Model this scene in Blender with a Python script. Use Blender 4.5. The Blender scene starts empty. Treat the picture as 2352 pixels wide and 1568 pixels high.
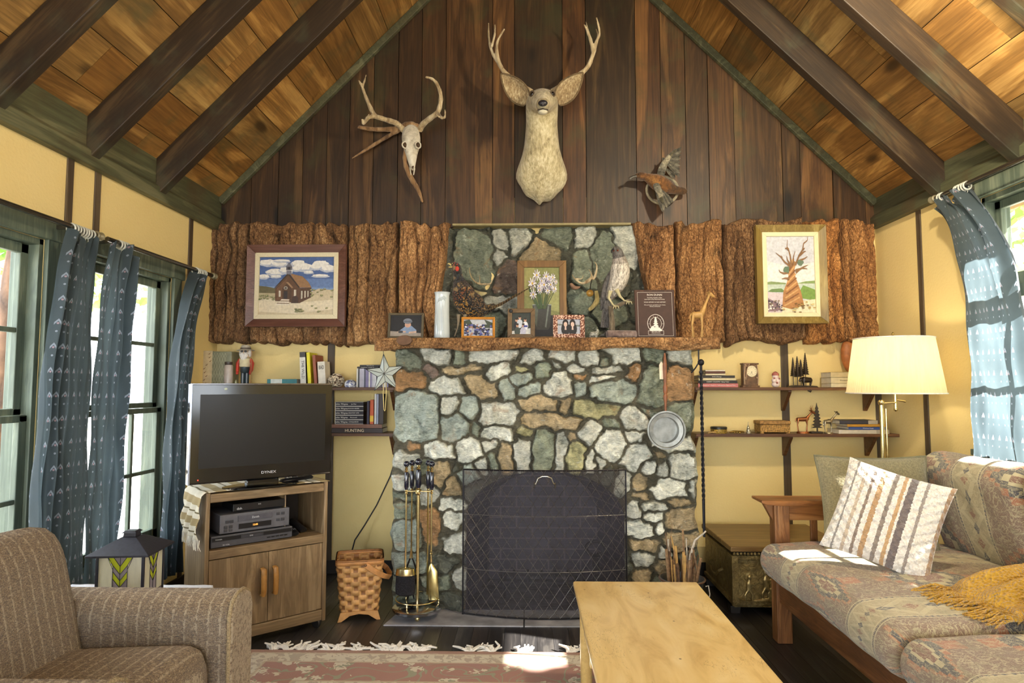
import bpy, bmesh, math, random
import numpy as np
from mathutils import Vector, Matrix, Euler
random.seed(7); np.random.seed(7)
sc = bpy.context.scene
COL = sc.collection
R = math.radians
PI = math.pi
def C(r, g, b):
    f = lambda c: (c/255/12.92) if c <= 10 else ((c/255+.055)/1.055)**2.4
    return (f(r), f(g), f(b), 1.0)

# ------------------------------------------------------------ camera
F = 1500.0
CAM = Vector((0, 0, 1.28))
ROT = Euler((R(90+3.85), 0, R(1.3)), 'XYZ')
cd = bpy.data.cameras.new('camera'); cam = bpy.data.objects.new('camera', cd); COL.objects.link(cam)
cam.location = CAM; cam.rotation_euler = ROT
cd.sensor_width = 36; cd.lens = F/2352*36; cd.clip_start = .05; cd.clip_end = 200
sc.camera = cam
RM = ROT.to_matrix()
def ray(px, py): return RM @ Vector(((px-1176)/F, (784-py)/F, -1))
def PY(px, py, Y): d = ray(px, py); return CAM + d*(Y/d.y)
def PX(px, py, X): d = ray(px, py); return CAM + d*(X/d.x)
def PZ(px, py, Z): d = ray(px, py); return CAM + d*((Z-1.28)/d.z)

# ------------------------------------------------------------ light
sc.view_settings.view_transform = 'Standard'; sc.view_settings.look = 'None'
sc.view_settings.gamma = 1; sc.view_settings.use_curve_mapping = False
sc.view_settings.exposure = 0.8
w = bpy.data.worlds.new('sky'); sc.world = w; w.use_nodes = True
nt = w.node_tree; nt.nodes.clear()
bg = nt.nodes.new('ShaderNodeBackground'); wo = nt.nodes.new('ShaderNodeOutputWorld')
bg.inputs[0].default_value = (.86, .93, 1, 1); bg.inputs[1].default_value = 5.0
nt.links.new(bg.outputs[0], wo.inputs[0])
def lamp(name, kind, loc, energy, color=(1, 1, 1), target=None, **k):
    d = bpy.data.lights.new(name, kind); d.energy = energy; d.color = color
    for a, b in k.items(): setattr(d, a, b)
    o = bpy.data.objects.new(name, d); COL.objects.link(o); o.location = loc
    if target is not None: o.rotation_euler = (Vector(target)-Vector(loc)).to_track_quat('-Z', 'Y').to_euler()
    return o
SUN = Vector((-1, .145, -.80))
lamp('sun', 'SUN', (8, 2, 6), 34, (1, .97, .9), Vector((8, 2, 6))+SUN, angle=R(.6))
# added area fill behind the camera, aimed up, and the ceiling lamp of the room
lamp('rear_fill_light', 'AREA', (-.6, -2.7, 1.15), 62, (1, .98, .94), (0, 4, 2.7), shape='RECTANGLE', size=3.2, size_y=1.7)
lamp('ceiling_lamp_light', 'POINT', (1.45, 2.35, 2.98), 75, (1, .86, .62), shadow_soft_size=.045)
cy = sc.cycles
cy.max_bounces = 8; cy.diffuse_bounces = 4; cy.transparent_max_bounces = 12; cy.sample_clamp_indirect = 6
cy.use_denoising = True

# ------------------------------------------------------------ node helper
class E:
    def __init__(s, g, k): s.g = g; s.k = k
    def _(s, op, *a): return s.g.m(op, s, *a)
    def __add__(s, o): return s._('ADD', o)
    __radd__ = __add__
    def __sub__(s, o): return s._('SUBTRACT', o)
    def __rsub__(s, o): return s.g.m('SUBTRACT', o, s)
    def __mul__(s, o): return s._('MULTIPLY', o)
    __rmul__ = __mul__
    def __truediv__(s, o): return s._('DIVIDE', o)
    def __lt__(s, o): return s._('LESS_THAN', o)
    def __gt__(s, o): return s._('GREATER_THAN', o)
    def abs(s): return s._('ABSOLUTE')
    def fr(s): return s._('FRACT')
    def fl(s): return s._('FLOOR')
    def sin(s): return s._('SINE')
    def pow(s, o): return s._('POWER', o)
    def mn(s, o): return s._('MINIMUM', o)
    def mx(s, o): return s._('MAXIMUM', o)
    def sm(s, a, b):
        n = s.g.n('ShaderNodeMapRange'); n.interpolation_type = 'SMOOTHSTEP'
        s.g.set(n.inputs[0], s); n.inputs[1].default_value = a; n.inputs[2].default_value = b
        return E(s.g, n.outputs[0])
class G:
    def __init__(s, name):
        s.mat = bpy.data.materials.new(name); s.mat.use_nodes = True
        s.t = s.mat.node_tree; s.t.nodes.clear()
    def n(s, k): return s.t.nodes.new(k)
    def set(s, i, v):
        if isinstance(v, E): s.t.links.new(v.k, i)
        elif isinstance(v, (int, float)) and i.type in ('RGBA',): i.default_value = (v, v, v, 1)
        elif isinstance(v, (int, float)) and i.type == 'VECTOR': i.default_value = (v, v, v)
        else: i.default_value = v
    def m(s, op, *a):
        n = s.n('ShaderNodeMath'); n.operation = op
        for i, x in enumerate(a): s.set(n.inputs[i], x)
        return E(s, n.outputs[0])
    def mix(s, f, a, b, mode='MIX'):
        n = s.n('ShaderNodeMix'); n.data_type = 'RGBA'; n.blend_type = mode
        s.set(n.inputs[0], f); s.set(n.inputs[6], a); s.set(n.inputs[7], b)
        return E(s, n.outputs[2])
    def ramp(s, f, stops):
        n = s.n('ShaderNodeValToRGB'); s.set(n.inputs[0], f); e = n.color_ramp.elements
        while len(e) < len(stops): e.new(.5)
        for i, (p, c) in enumerate(stops): e[i].position = p; e[i].color = c
        return E(s, n.outputs[0])
    def co(s, k='Object'):
        if k == 'World': return E(s, s.n('ShaderNodeNewGeometry').outputs['Position'])
        return E(s, s.n('ShaderNodeTexCoord').outputs[k])
    def sep(s, v):
        n = s.n('ShaderNodeSeparateXYZ'); s.set(n.inputs[0], v); return [E(s, o) for o in n.outputs]
    def comb(s, x, y, z):
        n = s.n('ShaderNodeCombineXYZ')
        for i, q in enumerate((x, y, z)): s.set(n.inputs[i], q)
        return E(s, n.outputs[0])
    def sc(s, v, x, y, z):
        n = s.n('ShaderNodeMapping'); s.set(n.inputs[0], v); n.inputs['Scale'].default_value = (x, y, z); return E(s, n.outputs[0])
    def noise(s, v, scale=5, det=4, rough=.55, dist=0, col=False):
        n = s.n('ShaderNodeTexNoise'); s.set(n.inputs['Vector'], v); n.inputs['Scale'].default_value = scale
        n.inputs['Detail'].default_value = det; n.inputs['Roughness'].default_value = rough; n.inputs['Distortion'].default_value = dist
        return E(s, n.outputs['Color' if col else 'Fac'])
    def vor(s, v, scale=5, feat='F1', out='Distance', rnd=1):
        n = s.n('ShaderNodeTexVoronoi'); n.feature = feat; s.set(n.inputs['Vector'], v); n.inputs['Scale'].default_value = scale
        n.inputs['Randomness'].default_value = rnd
        return E(s, n.outputs[out])
    def attr(s, nm, out='Color'):
        n = s.n('ShaderNodeAttribute'); n.attribute_name = nm; return E(s, n.outputs[out])
    def fin(s, col, rough=.6, metal=0, bump=None, bs=.3, bd=.01, trans=0, sheen=0, coat=0, spec=.5, emit=None, es=0):
        b = s.n('ShaderNodeBsdfPrincipled'); o = s.n('ShaderNodeOutputMaterial')
        s.set(b.inputs['Base Color'], col); s.set(b.inputs['Roughness'], rough); s.set(b.inputs['Metallic'], metal)
        b.inputs['Specular IOR Level'].default_value = spec
        if coat: b.inputs['Coat Weight'].default_value = coat; b.inputs['Coat Roughness'].default_value = .12
        if sheen: b.inputs['Sheen Weight'].default_value = sheen
        if emit is not None: s.set(b.inputs['Emission Color'], emit); b.inputs['Emission Strength'].default_value = es
        if bump is not None:
            n = s.n('ShaderNodeBump'); s.set(n.inputs['Height'], bump); n.inputs['Strength'].default_value = bs; n.inputs['Distance'].default_value = bd
            s.t.links.new(n.outputs[0], b.inputs['Normal'])
        out = b.outputs[0]
        if trans:
            t = s.n('ShaderNodeBsdfTranslucent'); s.set(t.inputs[0], col); x = s.n('ShaderNodeMixShader'); x.inputs[0].default_value = trans
            s.t.links.new(b.outputs[0], x.inputs[1]); s.t.links.new(t.outputs[0], x.inputs[2]); out = x.outputs[0]
        s.t.links.new(out, o.inputs[0])
        return s.mat
_pm = {}
def plain(c, rough=.6, metal=0, var=.12, scale=30, bump=0, **k):
    """simple surface with faint mottling"""
    key = (tuple(c), rough, metal, var, scale, bump, tuple(k.items()))
    if key in _pm: return _pm[key]
    g = G('surface'); v = g.co('Object'); n = g.noise(v, scale, 3)
    d = tuple(max(0, x*(1-var*1.6)) for x in c[:3])+(1,)
    l = tuple(min(1, x*(1+var)) for x in c[:3])+(1,)
    col = g.ramp(n, [(.3, d), (.7, l)])
    _pm[key] = g.fin(col, rough, metal, bump=n if bump else None, bs=bump, **k)
    return _pm[key]
def tinted(rough=.6, name='tinted', nscale=18, var=.25, bump=.2, metal=0, **k):
    g = G(name); v = g.co('Object'); n = g.noise(v, nscale, 4)
    col = g.mix(1, g.attr('tint'), g.ramp(n, [(.25, (1-var,)*3+(1,)), (.75, (1+var*.4,)*3+(1,))]), 'MULTIPLY')
    return g.fin(col, rough, metal, bump=n if bump else None, bs=bump, **k)
def wood(name, dark, mid, light, axis='Z', grain=1.0, rough=.55, tint=False, coord='Object', knots=.5, bump=.25, stain=None, coat=0, ws=1.0):
    g = G(name); v = g.co(coord); k = {'X': (.12, 1, 1), 'Y': (1, .12, 1), 'Z': (1, 1, .12)}[axis]
    k2 = {'X': (.03, 1, 1), 'Y': (1, .03, 1), 'Z': (1, 1, .03)}[axis]
    if tint:   # every board gets its own piece of the grain
        off = g.attr('tint', 'Alpha'); a = g.n('ShaderNodeVectorMath'); a.operation = 'ADD'; g.set(a.inputs[0], v)
        g.set(a.inputs[1], g.comb(off*37, off*53, off*71)); v = E(g, a.outputs[0])
    wv = g.sc(v, *k); n1 = g.noise(wv, 6*grain*ws, 5, .6, 1.2); n2 = g.noise(g.sc(v, *k2), 90*grain, 3, .6)
    big = g.noise(v, 1.6*ws, 3, .6, .5)
    rings = ((n1*22).sin()*.5+.5)
    f = n1*.5+rings*.16+n2*.34
    col = g.ramp(f, [(.3, dark), (.5, mid), (.72, light)])
    col = g.mix(big.sm(.35, .75)*.55, col, dark)
    if stain is not None: col = g.mix(g.noise(v, 3.1, 4, .6, .4).sm(.52, .72)*.6, col, stain)
    if knots:
        kn = g.vor(g.sc(v, *[{1: 1, .12: .4}[q] for q in k]), 3.2*ws, 'F1'); col = g.mix(kn.sm(.15, .05)*knots, col, tuple(x*.25 for x in dark[:3])+(1,))
    if tint: col = g.mix(1, col, g.attr('tint'), 'MULTIPLY')
    return g.fin(col, rough, bump=f, bs=bump, coat=coat)

# ------------------------------------------------------------ mesh builder
def V(*a): return Vector(a)
class MB:
    def __init__(s): s.v = []; s.f = []; s.c = []; s.m = []; s.uv = None
    def add(s, vs, fs, col=None, mi=0):
        o = len(s.v); s.v += [tuple(p) for p in vs]
        for f in fs: s.f.append(tuple(i+o for i in f)); s.c.append(col); s.m.append(mi)
        return s
    def box(s, c, d, rot=None, col=None, taper=1.0):
        x, y, z = (q/2 for q in d); P = []
        for sz in (-1, 1):
            t = taper if sz > 0 else 1
            for sx, sy in ((-1, -1), (1, -1), (1, 1), (-1, 1)):
                p = V(sx*x*t, sy*y*t, sz*z)
                if rot is not None: p = rot @ p
                P.append(p+Vector(c))
        return s.add(P, [(3, 2, 1, 0), (4, 5, 6, 7), (0, 1, 5, 4), (1, 2, 6, 5), (2, 3, 7, 6), (3, 0, 4, 7)], col)
    def bb(s, x0, x1, y0, y1, z0, z1, col=None): return s.box(((x0+x1)/2, (y0+y1)/2, (z0+z1)/2), (abs(x1-x0), abs(y1-y0), abs(z1-z0)), None, col)
    def beam(s, a, b, wd, ht, up=(0, 0, 1), col=None):
        """a rectangular bar from a to b"""
        a = Vector(a); b = Vector(b); d = (b-a).normalized(); u = Vector(up); sd = d.cross(u).normalized(); u = sd.cross(d).normalized()
        P = [p+sd*(i*wd/2)+u*(j*ht/2) for p in (a, b) for i, j in ((-1, -1), (1, -1), (1, 1), (-1, 1))]
        return s.add(P, [(3, 2, 1, 0), (4, 5, 6, 7), (0, 1, 5, 4), (1, 2, 6, 5), (2, 3, 7, 6), (3, 0, 4, 7)], col)
    def loft(s, pts, n=12, up=(0, 0, 1), col=None, cols=None, cap=True, closed=False, sup=1.0):
        """pts: (x,y,z,ra[,rb]) ring centres; ra across, rb along the up side"""
        K = len(pts); pos = [Vector(p[:3]) for p in pts]; rings = []
        prev = None
        for i, p in enumerate(pts):
            a = pos[max(i-1, 0)] if not closed else pos[i-1]; b = pos[min(i+1, K-1)] if not closed else pos[(i+1) % K]
            d = (b-a)
            d = d.normalized() if d.length > 1e-9 else V(0, 0, 1)
            if prev is None:
                u = Vector(up); u = (u-d*u.dot(d))
                if u.length < .05: u = V(0, 1, 0)-d*d.y
                if u.length < .05: u = V(1, 0, 0)-d*d.x
            else: u = prev-d*prev.dot(d)
            u.normalize(); prev = u; sd = d.cross(u)
            ra = p[3]; rb = p[4] if len(p) > 4 else ra; ring = []
            for k in range(n):
                t = 2*PI*k/n; ct, st = math.cos(t), math.sin(t)
                if sup != 1: ct = math.copysign(abs(ct)**sup, ct); st = math.copysign(abs(st)**sup, st)
                ring.append(pos[i]+sd*(ra*ct)+u*(rb*st))
            rings.append(ring)
        base = len(s.v)
        for r in rings: s.v += [tuple(q) for q in r]
        def F_(f, c): s.f.append(f); s.c.append(c); s.m.append(0)
        for i in range(K if closed else K-1):
            c = cols[i] if cols else col; j = (i+1) % K
            for k in range(n):
                k2 = (k+1) % n; F_((base+i*n+k, base+i*n+k2, base+j*n+k2, base+j*n+k), c)
        if cap and not closed:
            F_(tuple(base+k for k in reversed(range(n))), cols[0] if cols else col)
            F_(tuple(base+(K-1)*n+k for k in range(n)), cols[-1] if cols else col)
        return s
    def tube(s, pts, r, n=8, col=None, closed=False):
        return s.loft([tuple(p)+((r if not isinstance(r, (list, tuple)) else r[i]),) for i, p in enumerate(pts)], n, col=col, closed=closed)
    def cyl(s, a, b, r0, r1=None, n=16, col=None): return s.tube([a, b], [r0, r0 if r1 is None else r1], n, col)
    def lathe(s, prof, c=(0, 0, 0), n=24, col=None, cols=None, axis=None, sq=None):
        """prof: (r,z) pairs"""
        base = len(s.v); M = axis.to_track_quat('Z', 'Y').to_matrix() if axis is not None else None; c = Vector(c)
        for r, z in prof:
            for k in range(n):
                t = 2*PI*k/n; p = V(r*math.cos(t), r*math.sin(t), z)
                if M: p = M @ p
                s.v.append(tuple(p+c))
        for i in range(len(prof)-1):
            for k in range(n):
                k2 = (k+1) % n; s.f.append((base+i*n+k, base+i*n+k2, base+(i+1)*n+k2, base+(i+1)*n+k)); s.c.append(cols[i] if cols else col); s.m.append(0)
        for i, rev in ((0, True), (len(prof)-1, False)):
            if prof[i][0] > 1e-5: s.f.append(tuple(base+i*n+k for k in (reversed(range(n)) if rev else range(n)))); s.c.append(cols[min(i, len(cols)-1)] if cols else col); s.m.append(0)
        return s
    def ball(s, c, r, n=12, col=None, sc=(1, 1, 1), rot=None):
        base = len(s.v); m = n//2+1; c = Vector(c)
        if isinstance(r, (int, float)): r = (r*sc[0], r*sc[1], r*sc[2])
        for i in range(1, m):
            a = PI*i/m
            for k in range(n):
                t = 2*PI*k/n; p = V(r[0]*math.sin(a)*math.cos(t), r[1]*math.sin(a)*math.sin(t), r[2]*math.cos(a))
                if rot is not None: p = rot @ p
                s.v.append(tuple(p+c))
        for q in (V(0, 0, r[2]), V(0, 0, -r[2])):
            if rot is not None: q = rot @ q
            s.v.append(tuple(q+c))
        T, B = len(s.v)-2, len(s.v)-1
        def F_(f): s.f.append(f); s.c.append(col); s.m.append(0)
        for k in range(n):
            k2 = (k+1) % n; F_((T, base+k, base+k2)); F_((B, base+(m-2)*n+k2, base+(m-2)*n+k))
            for i in range(m-2): F_((base+i*n+k, base+(i+1)*n+k, base+(i+1)*n+k2, base+i*n+k2))
        return s
    def prism(s, poly, ax, ay, o, az, h, col=None):
        """polygon (u,v) in the plane o+u*ax+v*ay, extruded by az*h"""
        ax, ay, o, az = Vector(ax), Vector(ay), Vector(o), Vector(az); n = len(poly)
        P = [o+ax*u+ay*v for u, v in poly]; P += [p+az*h for p in P]
        s.add(P, [tuple(reversed(range(n))), tuple(range(n, 2*n))]+[(i, (i+1) % n, (i+1) % n+n, i+n) for i in range(n)], col)
        return s
    def grid(s, fn, nu, nv, cu=False, cv=False, col=None, uv=False, colf=None):
        base = len(s.v)
        for j in range(nv+(0 if cv else 1)):
            for i in range(nu+(0 if cu else 1)): s.v.append(tuple(fn(i/nu, j/nv)))
        W = nu if cu else nu+1; H = nv if cv else nv+1
        if uv and s.uv is None: s.uv = {}
        for j in range(nv):
            for i in range(nu):
                i2 = (i+1) % W if cu else i+1; j2 = (j+1) % H if cv else j+1
                s.f.append((base+j*W+i, base+j*W+i2, base+j2*W+i2, base+j2*W+i)); s.c.append(colf(i/nu, j/nv) if colf else col); s.m.append(0)
                if uv: s.uv[len(s.f)-1] = [(i/nu, j/nv), ((i+1)/nu, j/nv), ((i+1)/nu, (j+1)/nv), (i/nu, (j+1)/nv)]
        return s
    def build(s, name, mat, parent=None, smooth=True, bevel=0, sub=0, solid=0, remesh=0, uvs=(1, 1), seg=2, angle=40):
        me = bpy.data.meshes.new(name); me.from_pydata(s.v, [], s.f); me.validate(clean_customdata=False)
        for x in (mat if isinstance(mat, (list, tuple)) else [mat]): me.materials.append(x)
        if len(me.polygons) == len(s.f):
            if True:
                a = me.color_attributes.new('tint', 'FLOAT_COLOR', 'CORNER'); buf = []
                for c, f in zip(s.c, s.f): buf += list((c or (1, 1, 1, 1))[:4])*len(f)
                a.data.foreach_set('color', buf)
            if s.uv:
                u = me.uv_layers.new(name='UVMap')
                for fi, q in s.uv.items():
                    for li, t in zip(me.polygons[fi].loop_indices, q): u.data[li].uv = (t[0]*uvs[0], t[1]*uvs[1])
        o = bpy.data.objects.new(name, me); COL.objects.link(o)
        if parent is not None: o.parent = parent
        if smooth: me.shade_smooth(); 
        if bevel:
            m = o.modifiers.new('b', 'BEVEL'); m.width = bevel; m.segments = seg; m.limit_method = 'ANGLE'; m.angle_limit = R(30); m.harden_normals = False
        if smooth and not (sub or remesh): me.set_sharp_from_angle(angle=R(angle))
        if remesh: m = o.modifiers.new('r', 'REMESH'); m.mode = 'VOXEL'; m.voxel_size = remesh; m.use_smooth_shade = True
        if remesh: m = o.modifiers.new('s', 'SMOOTH'); m.iterations = 3
        if sub: m = o.modifiers.new('s', 'SUBSURF'); m.levels = sub; m.render_levels = sub
        if solid: m = o.modifiers.new('t', 'SOLIDIFY'); m.thickness = solid; m.offset = 0
        return o
def tag(o, label=None, cat=None, group=None, kind=None):
    for k, v in (('label', label), ('category', cat), ('group', group), ('kind', kind)):
        if v: o[k] = v
    return o
def thing(name, label, cat, loc=(0, 0, 0), rz=0, group=None):
    o = bpy.data.objects.new(name, None); COL.objects.link(o); o.empty_display_size = .05
    o.location = loc; o.rotation_euler = (0, 0, rz); return tag(o, label, cat, group)
def place(o, loc, rz=0, rx=0, ry=0): o.location = loc; o.rotation_euler = (rx, ry, rz); return o
def dup(o, parent=None):
    c = o.copy(); COL.objects.link(c); c.parent = parent
    for ch in list(o.children): dup(ch, c)
    return c
def text(name, s, size, mat, parent, loc, rot=(PI/2, 0, 0), ext=.0004, align='CENTER', sx=1):
    cu = bpy.data.curves.new(name, 'FONT'); cu.body = s; cu.size = size; cu.extrude = ext; cu.align_x = align; cu.align_y = 'CENTER'; cu.resolution_u = 2
    t_ = bpy.data.objects.new('t', cu); COL.objects.link(t_); me = bpy.data.meshes.new_from_object(t_.evaluated_get(bpy.context.evaluated_depsgraph_get())); me.name = name
    bpy.data.objects.remove(t_); bpy.data.curves.remove(cu); me.materials.clear(); me.materials.append(mat)
    o = bpy.data.objects.new(name, me); COL.objects.link(o); o.parent = parent; o.location = loc; o.rotation_euler = rot; o.scale = (sx, 1, 1); return o

# smooth value noise for height fields
_lat = np.random.rand(64, 64)
def vn(x, y):
    xi = np.floor(x).astype(int); yi = np.floor(y).astype(int); fx = x-xi; fy = y-yi
    fx = fx*fx*(3-2*fx); fy = fy*fy*(3-2*fy); a = _lat[yi % 64, xi % 64]; b = _lat[yi % 64, (xi+1) % 64]; c = _lat[(yi+1) % 64, xi % 64]; d = _lat[(yi+1) % 64, (xi+1) % 64]
    return (a*(1-fx)+b*fx)*(1-fy)+(c*(1-fx)+d*fx)*fy
def fbm(x, y, o=4, g=.5):
    r = 0; a = 1; t = 0
    for i in range(o): r = r+a*vn(x*2**i+i*17.3, y*2**i+i*9.1); t += a; a *= g
    return r/t
def field(name, P, col, mask, mat, parent=None, back=None):
    """P: (nz,nx,3) points; mask: (nz-1,nx-1) cells kept; back: a function giving the rim's points behind"""
    nz, nx = P.shape[:2]; idx = np.arange(nz*nx).reshape(nz, nx)
    q = np.stack([idx[:-1, :-1], idx[:-1, 1:], idx[1:, 1:], idx[1:, :-1]], -1)
    faces = q[mask]; verts = P.reshape(-1, 3)
    if back is not None:
        rim = np.concatenate([idx[0, :], idx[1:, -1], idx[-1, :-1][::-1], idx[1:-1, 0][::-1]])
        bp = back(verts[rim]); n0 = len(verts); verts = np.concatenate([verts, bp]); k = len(rim); a = np.arange(k); b = (a+1) % k
        faces = np.concatenate([faces, np.stack([rim[b], rim[a], n0+a, n0+b], -1)])
        col = np.concatenate([col.reshape(-1, 4), col.reshape(-1, 4)[rim]])
    me = bpy.data.meshes.new(name); me.vertices.add(len(verts)); me.vertices.foreach_set('co', verts.astype(np.float32).ravel())
    nf = len(faces); me.loops.add(nf*4); me.loops.foreach_set('vertex_index', faces.astype(np.int32).ravel())
    me.polygons.add(nf); me.polygons.foreach_set('loop_start', np.arange(nf, dtype=np.int32)*4)
    a = me.color_attributes.new('tint', 'FLOAT_COLOR', 'POINT'); a.data.foreach_set('color', col.astype(np.float32).ravel())
    me.update(calc_edges=True); me.validate(); me.shade_smooth(); me.materials.append(mat)
    o = bpy.data.objects.new(name, me); COL.objects.link(o); o.parent = parent; return o
# ------------------------------------------------------------ shared materials
plaster_g = G('plaster'); _v = plaster_g.co('World'); _n = plaster_g.noise(_v, 70, 4, .6)
plaster = plaster_g.fin(plaster_g.mix(plaster_g.noise(_v, 2.2, 4), C(232, 206, 136), C(240, 218, 156)), .75, bump=_n, bs=.35, bd=.006)
roof_wood = wood('roof_boards', C(92, 66, 34), C(160, 120, 64), C(206, 166, 100), 'Y', 1.0, .6, tint=True, coord='World', stain=C(92, 92, 62), knots=.8)
gable_wood = wood('gable_boards', C(34, 23, 12), C(78, 54, 29), C(118, 88, 50), 'Z', 1.0, .5, tint=True, coord='World', stain=C(62, 62, 36), knots=.9)
raft_wood = wood('rafter_wood', C(30, 21, 12), C(60, 44, 26), C(100, 80, 52), 'X', 1.0, .6, coord='Object', knots=.3, stain=C(70, 74, 56))
green_wood = wood('green_grey_wood', C(58, 60, 42), C(92, 94, 68), C(124, 122, 92), 'Y', 1.2, .55, coord='World', knots=.2, stain=C(84, 66, 44))
window_wood = wood('window_wood', C(66, 78, 68), C(104, 116, 100), C(140, 148, 126), 'Z', 1.2, .5, coord='World', knots=0)
batten_wood = wood('batten_wood', C(62, 50, 38), C(86, 72, 54), C(110, 96, 74), 'Z', 1.2, .55, coord='World', knots=0)
shelf_wood = wood('shelf_wood', C(58, 34, 20), C(104, 68, 42), C(138, 98, 62), 'X', 1.4, .45, coord='World', knots=.2)
floor_wood = wood('floor_boards', C(32, 30, 30), C(58, 54, 52), C(92, 86, 80), 'Y', 1.4, .38, tint=True, coord='World', knots=.1, bump=.12)
glass_g = G('window_glass'); _t = glass_g.n('ShaderNodeBsdfTransparent'); _gl = glass_g.n('ShaderNodeBsdfGlossy'); _gl.inputs['Roughness'].default_value = .02
_mx = glass_g.n('ShaderNodeMixShader'); _mx.inputs[0].default_value = .05; _o = glass_g.n('ShaderNodeOutputMaterial')
glass_g.t.links.new(_t.outputs[0], _mx.inputs[1]); glass_g.t.links.new(_gl.outputs[0], _mx.inputs[2]); glass_g.t.links.new(_mx.outputs[0], _o.inputs[0]); glass = glass_g.mat

# ------------------------------------------------------------ room shell
BW, XL, XR, Y0 = 4.53, -2.175, 2.417, -2.8
def struct(o): o['kind'] = 'structure'; return o
def rtint(lo=.75, hi=1.12, warm=.1):
    k = random.uniform(lo, hi); q = random.uniform(-warm, warm); return (k*(1+q), k, k*(1-q), random.random())
m = MB(); x = XL-.1
while x < XR+.1:
    m.bb(x+.0008, x+.0822, Y0, BW, -.03, 0, rtint(.6, 1.25, .05)); x += .083
m.bb(XL-.1, XR+.1, Y0, BW, -.06, -.031, (.2, .2, .2, 1))
struct(m.build('floor', floor_wood, smooth=False))
m = MB(); m.bb(XL-.15, XR+.15, BW, BW+.12, -.05, 2.6, (1, 1, 1, 1)); struct(m.build('wall_back', plaster, smooth=False))
# gable: vertical boards above the bark
_a, _b, _c, _d = PY(537, 418, 4.46), PY(695, 262, 4.46), PY(2005, 446, 4.46), PY(1672.5, 139.5, 4.46)
SL, SR = (_b.z-_a.z)/(_b.x-_a.x), (_d.z-_c.z)/(_c.x-_d.x); ZL, ZR = _a.z+SL*(XL-_a.x), _c.z-SR*(XR-_c.x); print('ROOF', SL, SR, ZL, ZR)
LA = lambda X: ZL+SL*(X-XL)      # roof deck undersides
RA = lambda X: ZR-SR*(X-XR)
APX = (RA(0)-LA(0))/(SL+SR); APZ = LA(APX)
joints = [430, 505, 578, 640, 695, 750, 802, 857, 913, 967, 1023, 1131, 1182, 1293, 1347, 1462, 1520, 1577, 1629, 1688, 1797, 1838, 1912, 1985, 2060]
tones = [(1.0, 1), (.8, .9), (.7, 1), (.75, .9), (.85, 1), (.65, .9), (.9, 1), (.7, .95), (.75, 1), (.95, 1.05), (1.0, 1.05), (1.25, 1.1), (.8, .8), (1.15, 1.25), (.75, .75), (1.1, 1.2), (1.25, 1), (1.0, .85), (1.3, 1), (1.1, .85), (.95, .85), (1.1, 1.1), (.9, 1), (.95, 1.1)]
m = MB()
for i in range(len(joints)-1):
    xa = PY(joints[i], 400, 4.5).x+.0022; xb = PY(joints[i+1], 400, 4.5).x-.0022
    top = lambda q: min(LA(q), RA(q))+.05
    P = [(xa, 2.385), (xb, 2.385), (xb, top(xb))]+([(APX, APZ+.05)] if xa < APX < xb else [])+[(xa, top(xa))]
    k, wq = tones[i]; m.prism([(a, b) for a, b in P], (1, 0, 0), (0, 0, 1), (0, BW+.002, 0), (0, -1, 0), .03+random.uniform(0, .006), (k*1.05*(1+.5*(wq-1)), k, k*(1-.4*(wq-1)), random.random()))
m.bb(XL-.05, XR+.05, BW+.0015, BW+.003, 2.4, 2.6, (.1, .1, .1, 1))
o = struct(m.build('wall_back_gable', gable_wood, smooth=False))
m = MB(); m.prism([(XL-.1, 2.4), (XR+.1, 2.4), (APX, APZ+.2)], (1, 0, 0), (0, 0, 1), (0, BW+.01, 0), (0, 1, 0), .1); struct(m.build('wall_back_upper', plain(C(30, 20, 12)), smooth=False))
# ceiling decks: boards running along the room
for nm, Z0, X0, dirx, sl, seed in (('ceiling_left', ZL, XL, 1, SL, 3), ('ceiling_right', ZR, XR, -1, SR, 8)):
    rr = random.Random(seed); m = MB(); L = math.hypot(1, sl); s = -.12; total = abs(APX-X0)*L
    while s < total:
        wd = rr.uniform(.235, .31); e = min(s+wd, total+.004)
        a = V(X0+dirx*s/L, 0, Z0+s/L*sl); b = V(X0+dirx*(e-.004)/L, 0, Z0+(e-.004)/L*sl); nrm = V(-dirx*sl, 0, 1).normalized()
        ys = [Y0-.1]
        while ys[-1] < BW-.4: ys.append(ys[-1]+rr.uniform(.9, 2.2))
        ys[-1] = BW+.1
        for y0_, y1_ in zip(ys, ys[1:]):
            k = rr.uniform(.72, 1.25); q = rr.uniform(-.08, .14)
            P = [a+V(0, y0_, 0), b+V(0, y0_, 0), b+V(0, y1_-.002, 0), a+V(0, y1_-.002, 0)]; P += [p+nrm*.025 for p in P]
            m.add(P, [(0, 3, 2, 1), (4, 5, 6, 7), (0, 1, 5, 4), (1, 2, 6, 5), (2, 3, 7, 6), (3, 0, 4, 7)], (k*(1+q), k, k*(1-q*1.4), rr.random()))
        s = e
    A = V(X0-dirx*.3, Y0-.1, Z0-.3*sl)+nrm*.027; B = V(APX, Y0-.1, Z0+abs(APX-X0)*sl)+nrm*.027; D = V(0, BW-Y0+.2, 0)
    P = [A, B, B+D, A+D]; P += [p+nrm*.05 for p in P]; m.add(P, [(0, 3, 2, 1), (4, 5, 6, 7), (0, 1, 5, 4), (1, 2, 6, 5), (2, 3, 7, 6), (3, 0, 4, 7)], (.15, .15, .15, .3))
    struct(m.build(nm, roof_wood, smooth=False))
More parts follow.
